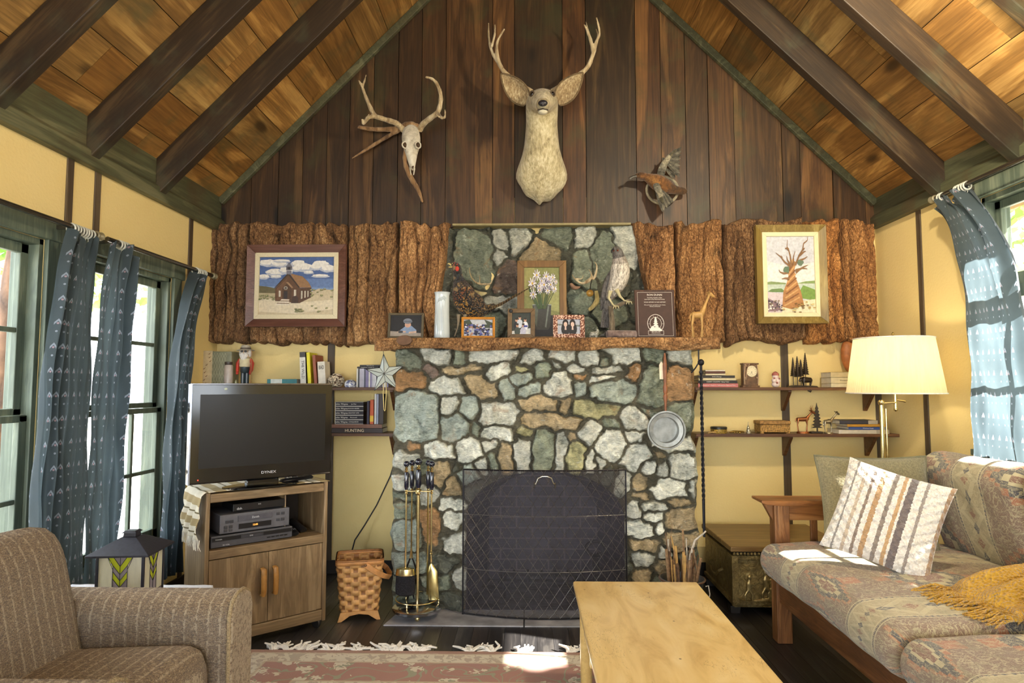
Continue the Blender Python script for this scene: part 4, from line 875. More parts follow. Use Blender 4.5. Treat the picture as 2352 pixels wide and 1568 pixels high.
# power cable down the wall
m = MB(); p = [PY(905, 1065, BW-.03), PY(897, 1092, BW-.03), PY(865, 1160, BW-.03), PY(838, 1205, BW-.04), PY(815, 1240, BW-.06)]
pts = [p[0]+V(0, 0, .12)]+p+[V(p[-1].x-.05, 4.44, .02)]
m.tube(pts, .0045, 6); tag(m.build('power_cable', plain(C(20, 18, 18), .5)), 'thin black cable running down the yellow wall behind the woven basket', 'cable')

# ------------------------------------------------------------ woven basket
bl = PZ(815, 1422, 0); bkx, bky = bl.x+.005, 3.73; t = thing('woven_basket', 'tall woven wood-splint basket with swing handle beside the cabinet', 'basket', (bkx, bky, 0), R(14))
_g = G('splint'); _n = _g.noise(_g.co('Object'), 40, 4); spl = _g.fin(_g.mix(1, _g.ramp(_n, [(.3, (.75, .72, .7, 1)), (.7, (1.1, 1.1, 1.1, 1))]), _g.attr('tint'), 'MULTIPLY'), .5, bump=_n, bs=.2)
def rr4(u, hx, hy, r=.03):
    """point at the share u of the way round a rounded rectangle"""
    w_, h_, q = 2*(hx-r), 2*(hy-r), PI*r/2; d = (u % 1)*(2*w_+2*h_+4*q)
    for L, f in ((w_, lambda t: (-hx+r+t, -hy)), (q, lambda t: (hx-r+r*math.sin(t/r), -hy+r-r*math.cos(t/r))), (h_, lambda t: (hx, -hy+r+t)), (q, lambda t: (hx-r+r*math.cos(t/r), hy-r+r*math.sin(t/r))),
                 (w_, lambda t: (hx-r-t, hy)), (q, lambda t: (-hx+r-r*math.sin(t/r), hy-r+r*math.cos(t/r))), (h_, lambda t: (-hx, hy-r-t)), (q, lambda t: (-hx+r-r*math.cos(t/r), -hy+r-r*math.sin(t/r)))):
        if d <= L: return f(d)
        d -= L
    return (-hx+r, -hy)
rows, stk = 11, 20; rr = random.Random(5); tn = {}
def bf(u, v):
    hx, hy = .098+.024*v, .088+.022*v; x, y = rr4(u, hx, hy); r = int(v*rows*.9999); fr_ = v*rows-r; st = (u*stk) % 1; par = (int(u*stk)+r) % 2
    prof = math.sin(PI*fr_)**.5; bul = .006*(1 if par else -1)*math.sin(PI*st)*prof; k = 1+(bul+.001*prof)/.1; return V(x*k, y*k, .035+.275*v)
m = MB(); m.grid(bf, stk*8, rows*6, cu=True, colf=lambda u, v: C(150, 104, 62) if (int(u*stk)+int(v*rows)) % 2 == 0 and abs((u*stk) % 1-.5) < .33 else tn.setdefault(((int(u*stk)+int(v*rows) % 2)//2, int(v*rows)), (lambda k: (C(206, 158, 98)[0]*k, C(206, 158, 98)[1]*k, C(206, 158, 98)[2]*k, 1))(rr.uniform(.7, 1.15))))
m.build('woven_body', spl, t, angle=60, solid=.003)
bsk = plain(C(196, 140, 84), .5, var=.15)
for z, h in ((.30, .03), (.318, .012)):
    m = MB(); m.grid(lambda u, v: (lambda q: V(q[0]*(1.0+.0), q[1], z+h*v))(rr4(u, .128, .116)), 80, 2, cu=True); m.build('rim_band', bsk, t, solid=.006)
m = MB(); m.grid(lambda u, v: V(*[q*v for q in rr4(u, .098, .088)], .04), 60, 3, cu=True); m.build('basket_bottom', bsk, t, solid=.004)
for y in (-.1, .1):
    m = MB(); m.prism([(-.115, 0), (-.095, 0), (-.05, .03), (0, .038), (.05, .03), (.095, 0), (.115, 0), (.1, .05), (-.1, .05)], (1, 0, 0), (0, 0, 1), (0, y-.004+(-.0), 0), (0, 1, 0), .008); m.build('foot', plain(C(200, 148, 88), .5), t, smooth=False, bevel=.002)
hp = [V(.03, -.122, .302), V(.075, -.127, .27), V(.13, -.11, .235), V(.165, -.05, .21), V(.17, .02, .208), V(.15, .09, .225), V(.09, .125, .27), V(.03, .122, .302)]
m = MB(); m.loft([tuple(q)+(.003, .015) for q in hp], 8, up=(0, 0, 1), sup=.4); m.build('swing_handle', bsk, t)
for y in (-.128, .128): m = MB(); m.ball((.03, y, .302), .008, 10, sc=(1, .5, 1)); m.build('handle_pin', plain(C(120, 84, 50)), t)

# ------------------------------------------------------------ armchair
def tweed_cloth(nm, k):
    _g = G(nm); _v = _g.co('Object'); _n = _g.noise(_v, 260, 3, .7); _l = _g.noise(_g.sc(_v, 1, .25, .25), 130, 3, .6); _w = _g.vor(_v, 210); _b = _g.noise(_v, 4, 2)
    _x, _y, _z = _g.sep(_v); _rb = ((((_x, _y, _z)[k]*27+_n*.5).fr()-.5).abs() < .08)*_g.noise(_v, 90, 2).sm(.35, .55); _h = _g.noise(_g.sc(_v, .3, .3, 1.6), 300, 3, .75); _c = _g.ramp(_n*.45+_h*.5, [(.34, C(64, 48, 28)), (.44, C(118, 92, 58)), (.52, C(156, 128, 88)), (.62, C(212, 192, 154))]); _c = _g.mix(_rb*.6, _c, C(216, 196, 158))
    return _g.fin(_c, .95, bump=_h+_n, bs=1, bd=.008, sheen=.3)
tweed, tweed_back = tweed_cloth('tweed', 0), tweed_cloth('tweed_back', 1)
pipe_m = plain(C(150, 132, 100), .9, var=.3, scale=200, bump=.3)
ch = thing('armchair', 'tan tweed armchair facing the coffee table beside the lantern lamp', 'armchair', (-1.40, 1.75, 0), 0)
def rbox(m, x0, x1, y0, y1, z0, z1, r, n=24, sag=0, lean=0, uvx=False):
    """soft box as a lofted rounded section along x"""
    pts = []; K = 12
    for i in range(K+1):
        q = i/K; x = x0+(x1-x0)*q; e = min(q, 1-q)*(x1-x0); k = 1-max(0, (r-e)/r)**2*.35 if e < r else 1
        pts.append((x, (y0+y1)/2, (z0+z1)/2+sag*math.sin(q*PI)+lean*q, (y1-y0)/2*k, (z1-z0)/2*k))
    return m.loft(pts, n, up=(0, 0, 1), sup=.45)
m = MB(); rbox(m, -.28, .47, -.3, .32, .2, .475, .06, sag=.006, lean=.04); m.build('seat_cushion', tweed, ch, sub=1)
m = MB(); m.bb(-.5, .44, -.27, .3, .1, .3); m.build('seat_base', tweed, ch, bevel=.02)
for y in (.37, -.29):
    m = MB(); yc = y; w2 = .075
    sec = [(-w2, .06), (-w2, .5), (-w2*1.02, .565), (-w2*.8, .608), (-w2*.3, .626), (w2*.3, .626), (w2*.8, .608), (w2*1.02, .565), (w2, .5), (w2, .06)]
    m.prism([(a, b) for a, b in sec], (0, 1, 0), (0, 0, 1), (-.52, yc, 0), (1, 0, 0), 1.0); a_ = m.build('arm', tweed, ch, bevel=.008, angle=50)
    m = MB(); m.prism([(a*.99, b*.995) for a, b in sec], (0, 1, 0), (0, 0, 1), (.475, yc, 0), (1, 0, 0), .018); m.build('arm_front_panel', tweed, ch, bevel=.006)
    m = MB(); m.tube([(.482, yc+a, b) for a, b in sec], .006, 8); m.build('piping', pipe_m, ch)
m = MB(); pts = []
for i in range(11):
    q = i/10; z = .3+.55*q; x = .045-.13*q; k = 1 if q < .8 else 1-((q-.8)/.2)**2*.4; pts.append((x-.09, .02, z, .31*(1 if q < .7 else 1-((q-.7)/.3)**3*.10), .13*k))
m.loft(pts, 28, up=(1, 0, 0), sup=.42); m.build('back_cushion', tweed_back, ch, sub=1)
m = MB(); m.prism([(-.52, .08), (-.40, .08), (-.44, .8), (-.56, .8)], (1, 0, 0), (0, 0, 1), (0, -.3, 0), (0, 1, 0), .66); m.build('back_frame', tweed, ch, bevel=.03)
rr = random.Random(8)
for q in ((-.49, -.25), (-.49, .32), (.44, -.27), (.44, .35)): m = MB(); m.cyl((q[0], q[1], 0), (q[0], q[1], .1), .02, .026, 12); m.build('leg', plain(C(52, 34, 22), .4), ch)

# ------------------------------------------------------------ side table and lantern lamp
st = thing('side_table', 'small wooden side table with white cloth behind the armchair arm', 'table', (-1.62, 2.55, 0), R(0))
m = MB(); m.bb(-.25, .32, -.19, .17, .43, .452); m.build('tabletop', wood('side_wood', C(70, 44, 26), C(112, 76, 46), C(140, 100, 64), 'X'), st, smooth=False, bevel=.004)
for x in (-.22, .29):
    for y in (-.16, .14): m = MB(); m.beam((x, y, 0), (x, y, .43), .035, .035, (0, 1, 0)); m.build('leg', plain(C(96, 64, 40), .5), st, smooth=False, bevel=.004)
m = MB(); m.grid(lambda u, v: V(-.27+.61*u, -.205+.39*v, .4555+.002*math.sin(u*40)*math.sin(v*31)-(.06 if u > .98 or v < .03 else 0)), 60, 40); o = m.build('table_cloth', plain(C(226, 228, 234), .9, var=.06, scale=90, bump=.4), solid=.002); o.location = st.location
tag(o, 'white lace cloth on the side table under the lantern lamp', 'cloth')
ln = thing('lantern_lamp', 'stained glass lantern table lamp with black pyramid roof', 'lamp', (-1.505, 2.50, .463), R(6))
ln.scale = (.94, .94, .94); bkm = plain(C(34, 34, 44), .45, var=.2, scale=70); hb = .086; z0_, z1_ = .012, .205
m = MB(); m.bb(-hb-.006, hb+.006, -hb-.006, hb+.006, 0, .012); m.build('base', bkm, ln, smooth=False, bevel=.002)
for x in (-1, 1):
    for y in (-1, 1): m = MB(); m.box((x*hb, y*hb, (z0_+z1_)/2), (.01, .01, z1_-z0_)); m.build('corner_post', bkm, ln, smooth=False, bevel=.001)
rf_ = MB(); e_ = .118; rf_.add([(-e_, -e_, .203), (e_, -e_, .203), (e_, e_, .203), (-e_, e_, .203), (-e_, -e_, .211), (e_, -e_, .211), (e_, e_, .211), (-e_, e_, .211), (-.03, -.03, .262), (.03, -.03, .262), (.03, .03, .262), (-.03, .03, .262)],
    [(3, 2, 1, 0), (0, 1, 5, 4), (1, 2, 6, 5), (2, 3, 7, 6), (3, 0, 4, 7), (4, 5, 9, 8), (5, 6, 10, 9), (6, 7, 11, 10), (7, 4, 8, 11), (8, 9, 10, 11)]); rf_.build('roof', bkm, ln, smooth=False, bevel=.0015)
m = MB(); m.box((0, 0, .27), (.05, .05, .016), taper=.9); m.box((0, 0, .281), (.06, .06, .008), taper=.7); m.build('roof_cap', bkm, ln, smooth=False, bevel=.002)
_g = G('stained_glass'); gl = _g.fin(_g.mix(1, _g.attr('tint'), _g.ramp(_g.noise(_g.sc(_g.co('Object'), 1, 1, .2), 60, 3), [(.3, (.85, .85, .85, 1)), (.7, (1, 1, 1, 1))]), 'MULTIPLY'), .25, trans=.45)
cw, cyl_, cp = C(236, 230, 206), C(214, 222, 60), C(170, 158, 168)
for k in range(4):
    m = MB(); Rz = Matrix.Rotation(k*PI/2, 3, 'Z'); lead = MB()
    def q_(P, c):
        m.add([Rz @ V(x*hb*.97, -hb, z0_+(z1_-z0_)*z) for x, z in P], [tuple(range(len(P)))], c)
        for a, b in zip(P, P[1:]+P[:1]): lead.cyl(Rz @ V(a[0]*hb*.97, -hb-.001, z0_+(z1_-z0_)*a[1]), Rz @ V(b[0]*hb*.97, -hb-.001, z0_+(z1_-z0_)*b[1]), .0011, .0011, 5)
    for s in (-1, 1):
        q_([(s*.33, .14), (s*1, .14), (s*1, 1), (s*.6, 1), (s*.33, .72)], cw); q_([(s*.33, 0), (s*1, 0), (s*1, .14), (s*.33, .14)], cp); q_([(0, 0), (s*.33, 0), (s*.33, .14), (0, .14)], cyl_)
        q_([(0, .66), (s*.6, 1), (s*.42, 1), (s*.0, .78)] if False else [(0, .62), (s*.33, .80), (s*.6, 1), (s*.36, 1), (0, .78)], cyl_); q_([(0, .78), (s*.36, 1), (0, 1)], cp)
        q_([(0, .5), (s*.33, .68), (s*.33, .80), (0, .62)], cp); q_([(0, .36), (s*.33, .54), (s*.33, .68), (0, .5)], cyl_); q_([(0, .14), (s*.33, .14), (s*.33, .54), (0, .36)], cp)
    pn = m.build('glass_panel', gl, ln, smooth=False); lead.build('lead_lines', bkm, pn)

# ------------------------------------------------------------ rug with fringe
_g = G('rug_pile'); _v = _g.co('World'); _x, _y, _z = _g.sep(_v); RX0, RX1, RY1 = -1.345, .62, 3.215
_d = (_x-RX0).mn(RX1*-1*-1-_x).mn(_y*-1+RY1); _n = _g.noise(_v, 9, 3, .5, .5); _f = _g.noise(_v, 26, 2, .5, 1.2); _fl = _g.vor(_g.sc(_v, 1, 1, 0), 9.5, 'SMOOTH_F1'); _vc = _g.noise(_v, 13, 1, .5, 2.5)
red, crm, sage = C(182, 128, 110), C(238, 228, 202), C(164, 166, 132)
_fv = _g.sc(_v, 1, 1.2, 0); _wp = _g.n('ShaderNodeVectorMath'); _wp.operation = 'ADD'; _g.set(_wp.inputs[0], _fv); _g.set(_wp.inputs[1], _g.comb(_vc*.12, _f*.08, 0)); _fl = _g.vor(E(_g, _wp.outputs[0]), 10, rnd=.75); _vine = ((_g.noise(_v, 6, 1, .4, 1.5)-.5).abs() < .022); _fld = _g.mix(_vine, red, sage); _fld = _g.mix((_fl < .38), _fld, crm); _fld = _g.mix((_fl < .20), _fld, _g.mix(_n > .5, C(188, 132, 110), sage)); _fld = _g.mix((_fl < .09), _fld, crm); _zig = (((_x+_y)*34).fr()-.5).abs()
_thin = _g.mix((_f > .52)*.6, crm, _g.mix(_n, red, sage)); _bord = ((_d > .04)*(_d < .135)+(_d > .33)*(_d < .44)).mn(1); _col = _g.mix(_bord, _fld, _thin)
_ln = (((_d-.04).abs() < .006)+((_d-.135).abs() < .006)+((_d-.33).abs() < .006)+((_d-.44).abs() < .006)).mn(1); _col = _g.mix(_ln*.8, _col, C(216, 196, 160)); _col = _g.mix((_d < .033), _col, C(172, 124, 100))
_p = _g.noise(_v, 420, 2, .7); rugm = _g.fin(_g.mix(_p*.35, _col, C(120, 92, 76)), .95, bump=_p, bs=.7, bd=.006, sheen=.3)
t = thing('patterned_rug', 'faded red and cream floral rug with white fringe on the dark floor', 'rug'); m = MB(); m.bb(RX0, RX1, .6, RY1, .0005, .011); m.build('pile', rugm, t, smooth=False, bevel=.003)
rr = random.Random(6); m = MB(); x = RX0+.02
while x < RX1:
    cl = rr.random() < .3; 
    for j in range(9 if cl else 0):
        a = V(x+rr.uniform(-.015, .015), RY1-.004, .006); b = a+V(rr.uniform(-.05, .05), rr.uniform(.015, .05) if cl else rr.uniform(.01, .03), rr.uniform(.0, .02)); c_ = b+V(rr.uniform(-.04, .04), rr.uniform(-.02, .03), rr.uniform(-.004, .012)); c_.z = max(c_.z, .004); b.z = max(b.z, .005); m.tube([a, (a+b)/2+V(rr.uniform(-.01, .01), 0, .006), b, c_], [.005, .006, .006, .004], 6)
    x += .034
f = m.build('fringe', plain(C(228, 224, 214), .9, var=.06), t); f['kind'] = 'stuff'
# ------------------------------------------------------------ sofa with kilim cushions
_g = G('kilim'); _uv = _g.co('UV'); _p, _q, _z = _g.sep(_uv)     # p along the sofa in metres, q over the cushion in metres
_o = _g.co('Object'); _wv = _g.noise(_g.comb(_p*1.0, _q*1.0, 0), 300, 2, .7); _st = _g.noise(_g.comb(_p*9, _q*160, 0), 1, 3, .6); _st2 = _g.noise(_g.comb(_p*160, _q*10, 0), 1, 3, .6)
_t = (_p/.62).fr()              # one repeat: field .0-.62, pale band .68-.94
_cq = ((_q/.42).fr()-.5); _cp = (_t-.30)
_step = lambda e, n: (e*n).fl()/n
_dm = _step(_cq.abs(), 16)*1.0+_step(_cp.abs()*1.3, 14)   # stepped diamond
rust, mauve, navyc, cream, olive = C(138, 96, 74), C(122, 106, 94), C(66, 70, 80), C(194, 184, 146), C(132, 132, 104)
_fld = _g.mix(_st*.6, mauve, rust); _fld = _g.mix((_dm < .38), _fld, C(168, 108, 78)); _fld = _g.mix((_dm < .31), _fld, navyc); _fld = _g.mix((_dm < .17), _fld, cream); _fld = _g.mix((_dm < .09), _fld, C(126, 84, 76))
_bt = ((_t-.81)/.13); _bq = ((_q/.14).fr()-.5); _zz = (_bq.abs()*1.6-_bt.abs()).abs(); _bn = _g.mix(_st2*.6, C(178, 164, 126), C(150, 140, 110))
_bn = _g.mix((_zz < .16), _bn, cream); _bn = _g.mix(((_bq.abs()+_bt.abs()) < .22), _bn, navyc); _bn = _g.mix(((_bq.abs()-.5).abs()+_bt.abs()*.7 < .2), _bn, C(140, 98, 78))
_col = _g.mix((_t > .68)*(_t < .94), _fld, _bn); _lines = (((_t-.68).abs() < .008)+((_t-.94).abs() < .008)+((_t-.655).abs() < .004)+((_t-.965).abs() < .004)).mn(1); _col = _g.mix(_lines, _col, cream)
_rope = (((_t-.668).abs() < .009)+((_t-.952).abs() < .009)).mn(1)*((_q*60).fr() > .5); _col = _g.mix(_rope, _col, navyc)
_lf = _g.noise(_g.comb(_p*1.0, _q*1.0, 0), 26, 3, .6, 1.5); _col = _g.mix(((_lf-.5).abs() < .03)*.6, _col, C(200, 190, 150)); _col = _g.mix(_g.noise(_g.comb(_p, _q, 3), 14, 3).sm(.5, .7)*.45, _col, C(120, 118, 88)); _col = _g.mix((_wv.sm(.4, .65))*.5, _col, C(186, 174, 146)); _col = _g.mix((_st.sm(.55, .75))*.35, _col, C(96, 84, 78))
kilim = _g.fin(_col, .95, bump=_wv, bs=.5, bd=.004, sheen=.25)
soak = wood('sofa_oak', C(74, 44, 22), C(122, 80, 44), C(160, 114, 70), 'Y', 1.7, .4, knots=0, ws=1.6); soakz = wood('sofa_oak_post', C(78, 46, 22), C(128, 84, 46), C(168, 120, 74), 'Z', 1.7, .4, knots=0, ws=1.6); soakx = wood('sofa_oak_arm', C(86, 50, 22), C(142, 92, 48), C(182, 130, 78), 'X', 1.7, .35, knots=0, ws=1.6)
sf = thing('sofa', 'mission style oak sofa with kilim patterned cushions under the window', 'sofa', (0, 0, 0))
SX0, SX1, SYf, SYn = 1.245, 2.2, 3.44, .9      # front, back, far end, near end
def SB(nm, mat, a, bv=.004, **k): m = MB(); m.bb(*a); return m.build(nm, mat, sf, smooth=False, bevel=bv)
for y in (SYf-.075, SYn): 
    SB('front_post', soakz, (SX0, SX0+.075, y, y+.075, .0, .68)); SB('back_post', soakz, (SX1-.06, SX1, y, y+.06, 0, .69))
    m = MB(); m.prism([(SX0-.075, .695), (SX0-.05, .685), (SX0+.02, .68), (SX1+.02, .68), (SX1+.02, .708), (SX0-.075, .708)], (1, 0, 0), (0, 0, 1), (0, y-.035, 0), (0, 1, 0), .15); m.build('armrest', soakx, sf, smooth=False, bevel=.004)
    m = MB(); m.prism([(SX0+.075, .68), (SX0+.075, .60), (SX1-.06, .60), (SX1-.06, .68)], (1, 0, 0), (0, 0, 1), (0, y+.022, 0), (0, 1, 0), .03); m.build('arm_rail', soakx, sf, smooth=False, bevel=.003)
    m = MB(); m.bb(SX0+.06, SX1-.05, y+.02, y+.05, .26, .34); m.build('lower_rail', soakx, sf, smooth=False, bevel=.003)
    m = MB(); m.prism([(-.0, 0), (-.045, .085), (0, .085)], (1, 0, 0), (0, 0, 1), (SX0, y+.02, .595), (0, 1, 0), .035); m.build('corbel', soakz, sf, smooth=False, bevel=.003)
    for i in range(9): x = SX0+.19+i*.075; SB('slat', soakz, (x, x+.034, y+.027, y+.043, .33, .605), .002)
for z in (0,): SB('front_rail', soak, (SX0+.012, SX0+.042, SYn+.05, SYf-.05, .2, .33))
SB('back_rail', soak, (SX1-.05, SX1-.02, SYn, SYf, .5, .8)); SB('seat_deck', plain(C(60, 50, 44), .9), (SX0+.04, SX1-.04, SYn+.05, SYf-.06, .27, .31))
m = MB(); m.box((1.5, 2.2, .13), (.05, .05, .26)); m.build('centre_leg', soakz, sf, smooth=False)
def seatc(y0, y1, x0, x1, z0, z1, back=None, name='seat_cushion'):
    """a box cushion with a rounded front; the profile runs under, round the front and over the top"""
    h = (z1-z0)/2; prof = []
    for i in range(9): q = i/8; prof.append((x1-(x1-x0-h)*q, z0+.01*math.sin(q*PI)*-1))
    for i in range(1, 16): a = -PI/2-PI*i/16; prof.append((x0+h*.9+h*.9*math.cos(a), z0+h+h*math.sin(a)))
    for i in range(1, 15): q = i/14; prof.append((x0+h+(x1-x0-h)*q, z1+.018*math.sin(q*PI)))
    prof = [V(p[0], 0, p[1]) for p in prof]; L = [0]
    for a, b in zip(prof, prof[1:]): L.append(L[-1]+(b-a).length)
    m = MB(); N = len(prof)-1; M = 44
    def fn(u, v):
        f = v*N; i = min(int(f), N-1); p = prof[i].lerp(prof[i+1], f-i); e = min(u, 1-u)*(y1-y0); r = .055; k = 0 if e > r else 1-math.sqrt(max(0, 1-(1-e/r)**2))
        c = V(x0+.35*(x1-x0)+.2*(p.x-x0), 0, (z0+z1)/2); q = p+(V(p.x if p.x > x0+.1 else c.x*.1+p.x*.9, 0, (z0+z1)/2)-p)*k*.75+V(.03*k if p.x < x0+.1 else 0, 0, 0)
        wr = .004*math.sin(p.x*16+u*9)*math.sin(u*22+p.x*5)
        return V(q.x, y0+(y1-y0)*u, q.z+wr+.012*math.sin(u*PI))
    us = [0, .006, .015, .03, .05]+[.05+.9*i/30 for i in range(1, 30)]+[.95, .97, .985, .994, 1]
    base = 0; vs = []; NV = 60
    for j in range(NV+1):
        for u in us: vs.append(fn(u, j/NV))
    nu = len(us); fs = []; m.uv = {}
    for j in range(NV):
        for i in range(nu-1):
            m.uv[len(fs)] = [(y0+(y1-y0)*us[a], L[-1]*b/NV) for a, b in ((i, j), (i+1, j), (i+1, j+1), (i, j+1))]; fs.append((j*nu+i, j*nu+i+1, (j+1)*nu+i+1, (j+1)*nu+i))
    fs.append(tuple(j*nu for j in range(NV+1))); m.uv[len(fs)-1] = [(y0, vs[j*nu][2]) for j in range(NV+1)]
    fs.append(tuple(j*nu+nu-1 for j in reversed(range(NV+1)))); m.uv[len(fs)-1] = [(y1, vs[j*nu+nu-1][2]) for j in reversed(range(NV+1))]
    m.v = [tuple(q) for q in vs]; m.f = fs; m.c = [None]*len(fs); m.m = [0]*len(fs)
    return m
for a, b, in ((2.17, 3.375), (.95, 2.155)):
    c_ = seatc(a, b, SX0-.09, 2.05, .325, .50).build('seat_cushion', kilim, sf, angle=180)
    m = MB(); m.tube([(SX0-.078, a+.04+(b-a-.08)*i/20, .395) for i in range(21)], .003, 6); m.build('seam', plain(C(52, 40, 38)), c_)
# back cushions: leaning, rounded over the top
def backc(y0, y1):
    m = seatc(y0, y1, 0, .52, 0, .2); o = m.build('back_cushion', kilim, sf, angle=180)
    # profile: local x runs down from the crest, local z is thickness towards the room
    o.rotation_euler = Euler((0, 0, 0)); M = Matrix(((.30, 0, -.954, 0), (0, 1, 0, 0), (-.954, 0, -.30, 0), (0, 0, 0, 1)))
    o.data.transform(M); o.data.flip_normals(); o.location = (2.12, 0, .985)
    return o
for a, b in ((2.70, 3.36), (1.95, 2.69), (1.2, 1.94)): backc(a, b)

def pillow(name, label, size, th, mat, loc, rot, uvs=None, piping=None, wrinkle=.006, seed=0):
    t = thing(name, label, 'pillow', loc); t.rotation_euler = rot; w2, h2 = size[0]/2, size[1]/2
    def shape(u, v, s):
        x, y = 2*u-1, 2*v-1; k = max(0, (1-abs(x)**2.4))*max(0, (1-abs(y)**2.4)); pin = 1-.07*(1-abs(y)**2)*abs(x)**3; pin2 = 1-.07*(1-abs(x)**2)*abs(y)**3
        return V(x*w2*pin, s*(th/2*k**.5+wrinkle*math.sin(x*7+seed)*math.sin(y*6+seed*2)*k), y*h2*pin2)
    N = 36; m = MB(); m.grid(lambda u, v: shape(u, v, -1), N, N, uv=True); m.grid(lambda u, v: shape(1-u, v, 1), N, N, uv=True); m.build('cover', mat, t, uvs=size, angle=180)
    if piping:
        P = []
        for a in range(80):
            q = a/20; k = q % 1; s_ = int(q); u, v = [(k, 0), (1, k), (1-k, 1), (0, 1-k)][s_]; P.append(shape(u, v, 0))
        m = MB(); m.tube(P, .0055, 8, closed=True); m.build('piping', piping, t)
    return t
ol = plain(C(136, 128, 98), .95, var=.2, scale=130, bump=.5, sheen=.3)
pillow('olive_pillow', 'plain olive linen pillow with piped edge at the far arm of the sofa', (.52, .46), .15, ol, (1.66, 3.19, .715), (R(-12), 0, R(-3)), piping=plain(C(120, 116, 92), .9), seed=2)
_g = G('knit_stripes'); _uv = _g.co('UV'); _x, _y, _z = _g.sep(_uv); _kn = ((_x*120).sin()*(_y*150).sin()); _n = _g.noise(_g.comb(_x, _y, 0), 90, 2); _w = _x+(_n-.5)*.012
def strp(c, w_): return ((_w-c).abs() < w_)
_c = _g.mix(_n.sm(.3, .7), C(226, 220, 208), C(244, 240, 232))
for c, w_, cl in ((.045, .004, C(130, 124, 118)), (.085, .007, C(196, 176, 150)), (.12, .006, C(120, 96, 78)), (.155, .01, C(176, 130, 66)), (.20, .008, C(120, 104, 92)), (.235, .007, C(190, 146, 86)), (.265, .014, C(76, 56, 58)), (.315, .006, C(140, 128, 120)), (.40, .008, C(168, 128, 80)), (.43, .005, C(140, 126, 122))): _c = _g.mix(strp(c, w_)*.85, _c, cl)
knit = _g.fin(_c, .95, bump=_kn*.5+_n, bs=1, bd=.012, sheen=.4)
pillow('striped_pillow', 'white and brown striped knitted pillow leaning tilted on the sofa seat', (.41, .425), .13, knit, (1.515, 2.83, .725), (R(-27), R(15), R(-36)), seed=5)
# mustard throw with fringe, and a white knit beside it
_g = G('mustard_knit'); _v = _g.co('Object'); _n = _g.noise(_v, 150, 3); _k = _g.vor(_v, 110)
must = _g.fin(_g.ramp(_n*.5+_k*.6, [(.2, C(176, 128, 22)), (.5, C(204, 154, 34)), (.85, C(216, 170, 50))]), .95, bump=_k+_n*.5, bs=1, bd=.012, sheen=.4)
tb = thing('mustard_throw', 'mustard yellow knitted throw with long fringe bunched on the sofa seat', 'blanket', (1.69, 2.38, .51))
m = MB()
def tf(u, v):
    x = -.12+.30*u+.02*math.sin(v*7); y = -.20+.36*v+.03*math.sin(u*8); ridge = .5+.5*math.sin(v*19+u*3+math.sin(u*7)); h = .012+.045*ridge*(.35+u)+.07*math.sin(u*PI)*math.sin(v*PI)+.05*u*math.sin(v*6)**2
    return V(x, y, max(.006, h*min(1, 8*min(u+.05, v+.04, 1-v+.04))))
m.grid(tf, 60, 60); m.build('knitted_cloth', must, tb, solid=.012)
m = MB(); rr = random.Random(3)
for i in range(90):
    v = rr.random(); a = tf(0.02, v); d = V(-1, rr.uniform(-.55, .35), 0).normalized(); l = rr.uniform(.07, .15); b = a+d*l*.5+V(0, rr.uniform(-.015, .015), 0); c_ = a+d*l; b.z = .012+rr.uniform(0, .02); c_.z = .008+rr.uniform(0, .006)
    m.tube([a+V(.02, 0, .004), b, c_], [.0045, .004, .003], 5)
for i in range(30):
    u = rr.uniform(.1, .9); a = tf(u, .02); c_ = a+V(rr.uniform(-.05, .02), -rr.uniform(.05, .1), 0); c_.z = .01; m.tube([a, (a+c_)/2+V(0, 0, .01), c_], [.0045, .004, .003], 5)
m.build('fringe', must, tb)
_g = G('white_knit'); _v = _g.co('Object'); _n = _g.noise(_v, 120, 3); _k = _g.vor(_v, 85); wk = _g.fin(_g.ramp(_k, [(.1, C(196, 186, 176)), (.5, C(238, 232, 226))]), .95, bump=_k, bs=1, bd=.015)
o = MB().loft([(0, 0, 0, .02, .02), (.01, .0, .0, .07, .06), (.08, 0, 0, .09, .075), (.22, 0, .0, .1, .08), (.3, 0, 0, .05, .05)], 20).build('knitted_bundle', wk); o.location = (1.585, 2.10, .575); tag(o, 'white knitted bundle lying against the mustard throw on the sofa', 'blanket')

# ------------------------------------------------------------ coffee table
pine = wood('pale_birch', C(190, 158, 98), C(214, 184, 118), C(226, 200, 138), 'Y', .9, .3, knots=.0, bump=.08, coat=.35)
_g = G('birch_top'); _v = _g.co('World'); _a = _g.noise(_g.sc(_v, 1, .35, 1), 7, 4, .6, 1.5); _sp = _g.vor(_g.sc(_v, 1, .8, 1), 11); _sk = _g.noise(_g.sc(_v, 1, .25, 1), 24, 3, .6, 3)
_c = _g.ramp(_a, [(.3, C(196, 160, 96)), (.5, C(222, 190, 124)), (.7, C(232, 206, 148))]); _c = _g.mix(_sp.sm(.06, .03)*.8, _c, C(96, 66, 36)); _c = _g.mix(((_sk-.5).abs() < .006)*_g.noise(_v, 4, 2).sm(.5, .6)*.7, _c, C(124, 88, 50))
birch = _g.fin(_c, .28, coat=.4)
ct = thing('coffee_table', 'pale birch coffee table with peg joints in front of the hearth', 'coffee table', (0, 0, 0)); TX0, TX1, TYf, TYn, TZ = .198, .732, 2.895, 1.55, .437
m = MB(); m.bb(TX0, TX1, TYn, TYf, TZ-.024, TZ); m.build('tabletop', birch, ct, smooth=False, bevel=.009, seg=3)
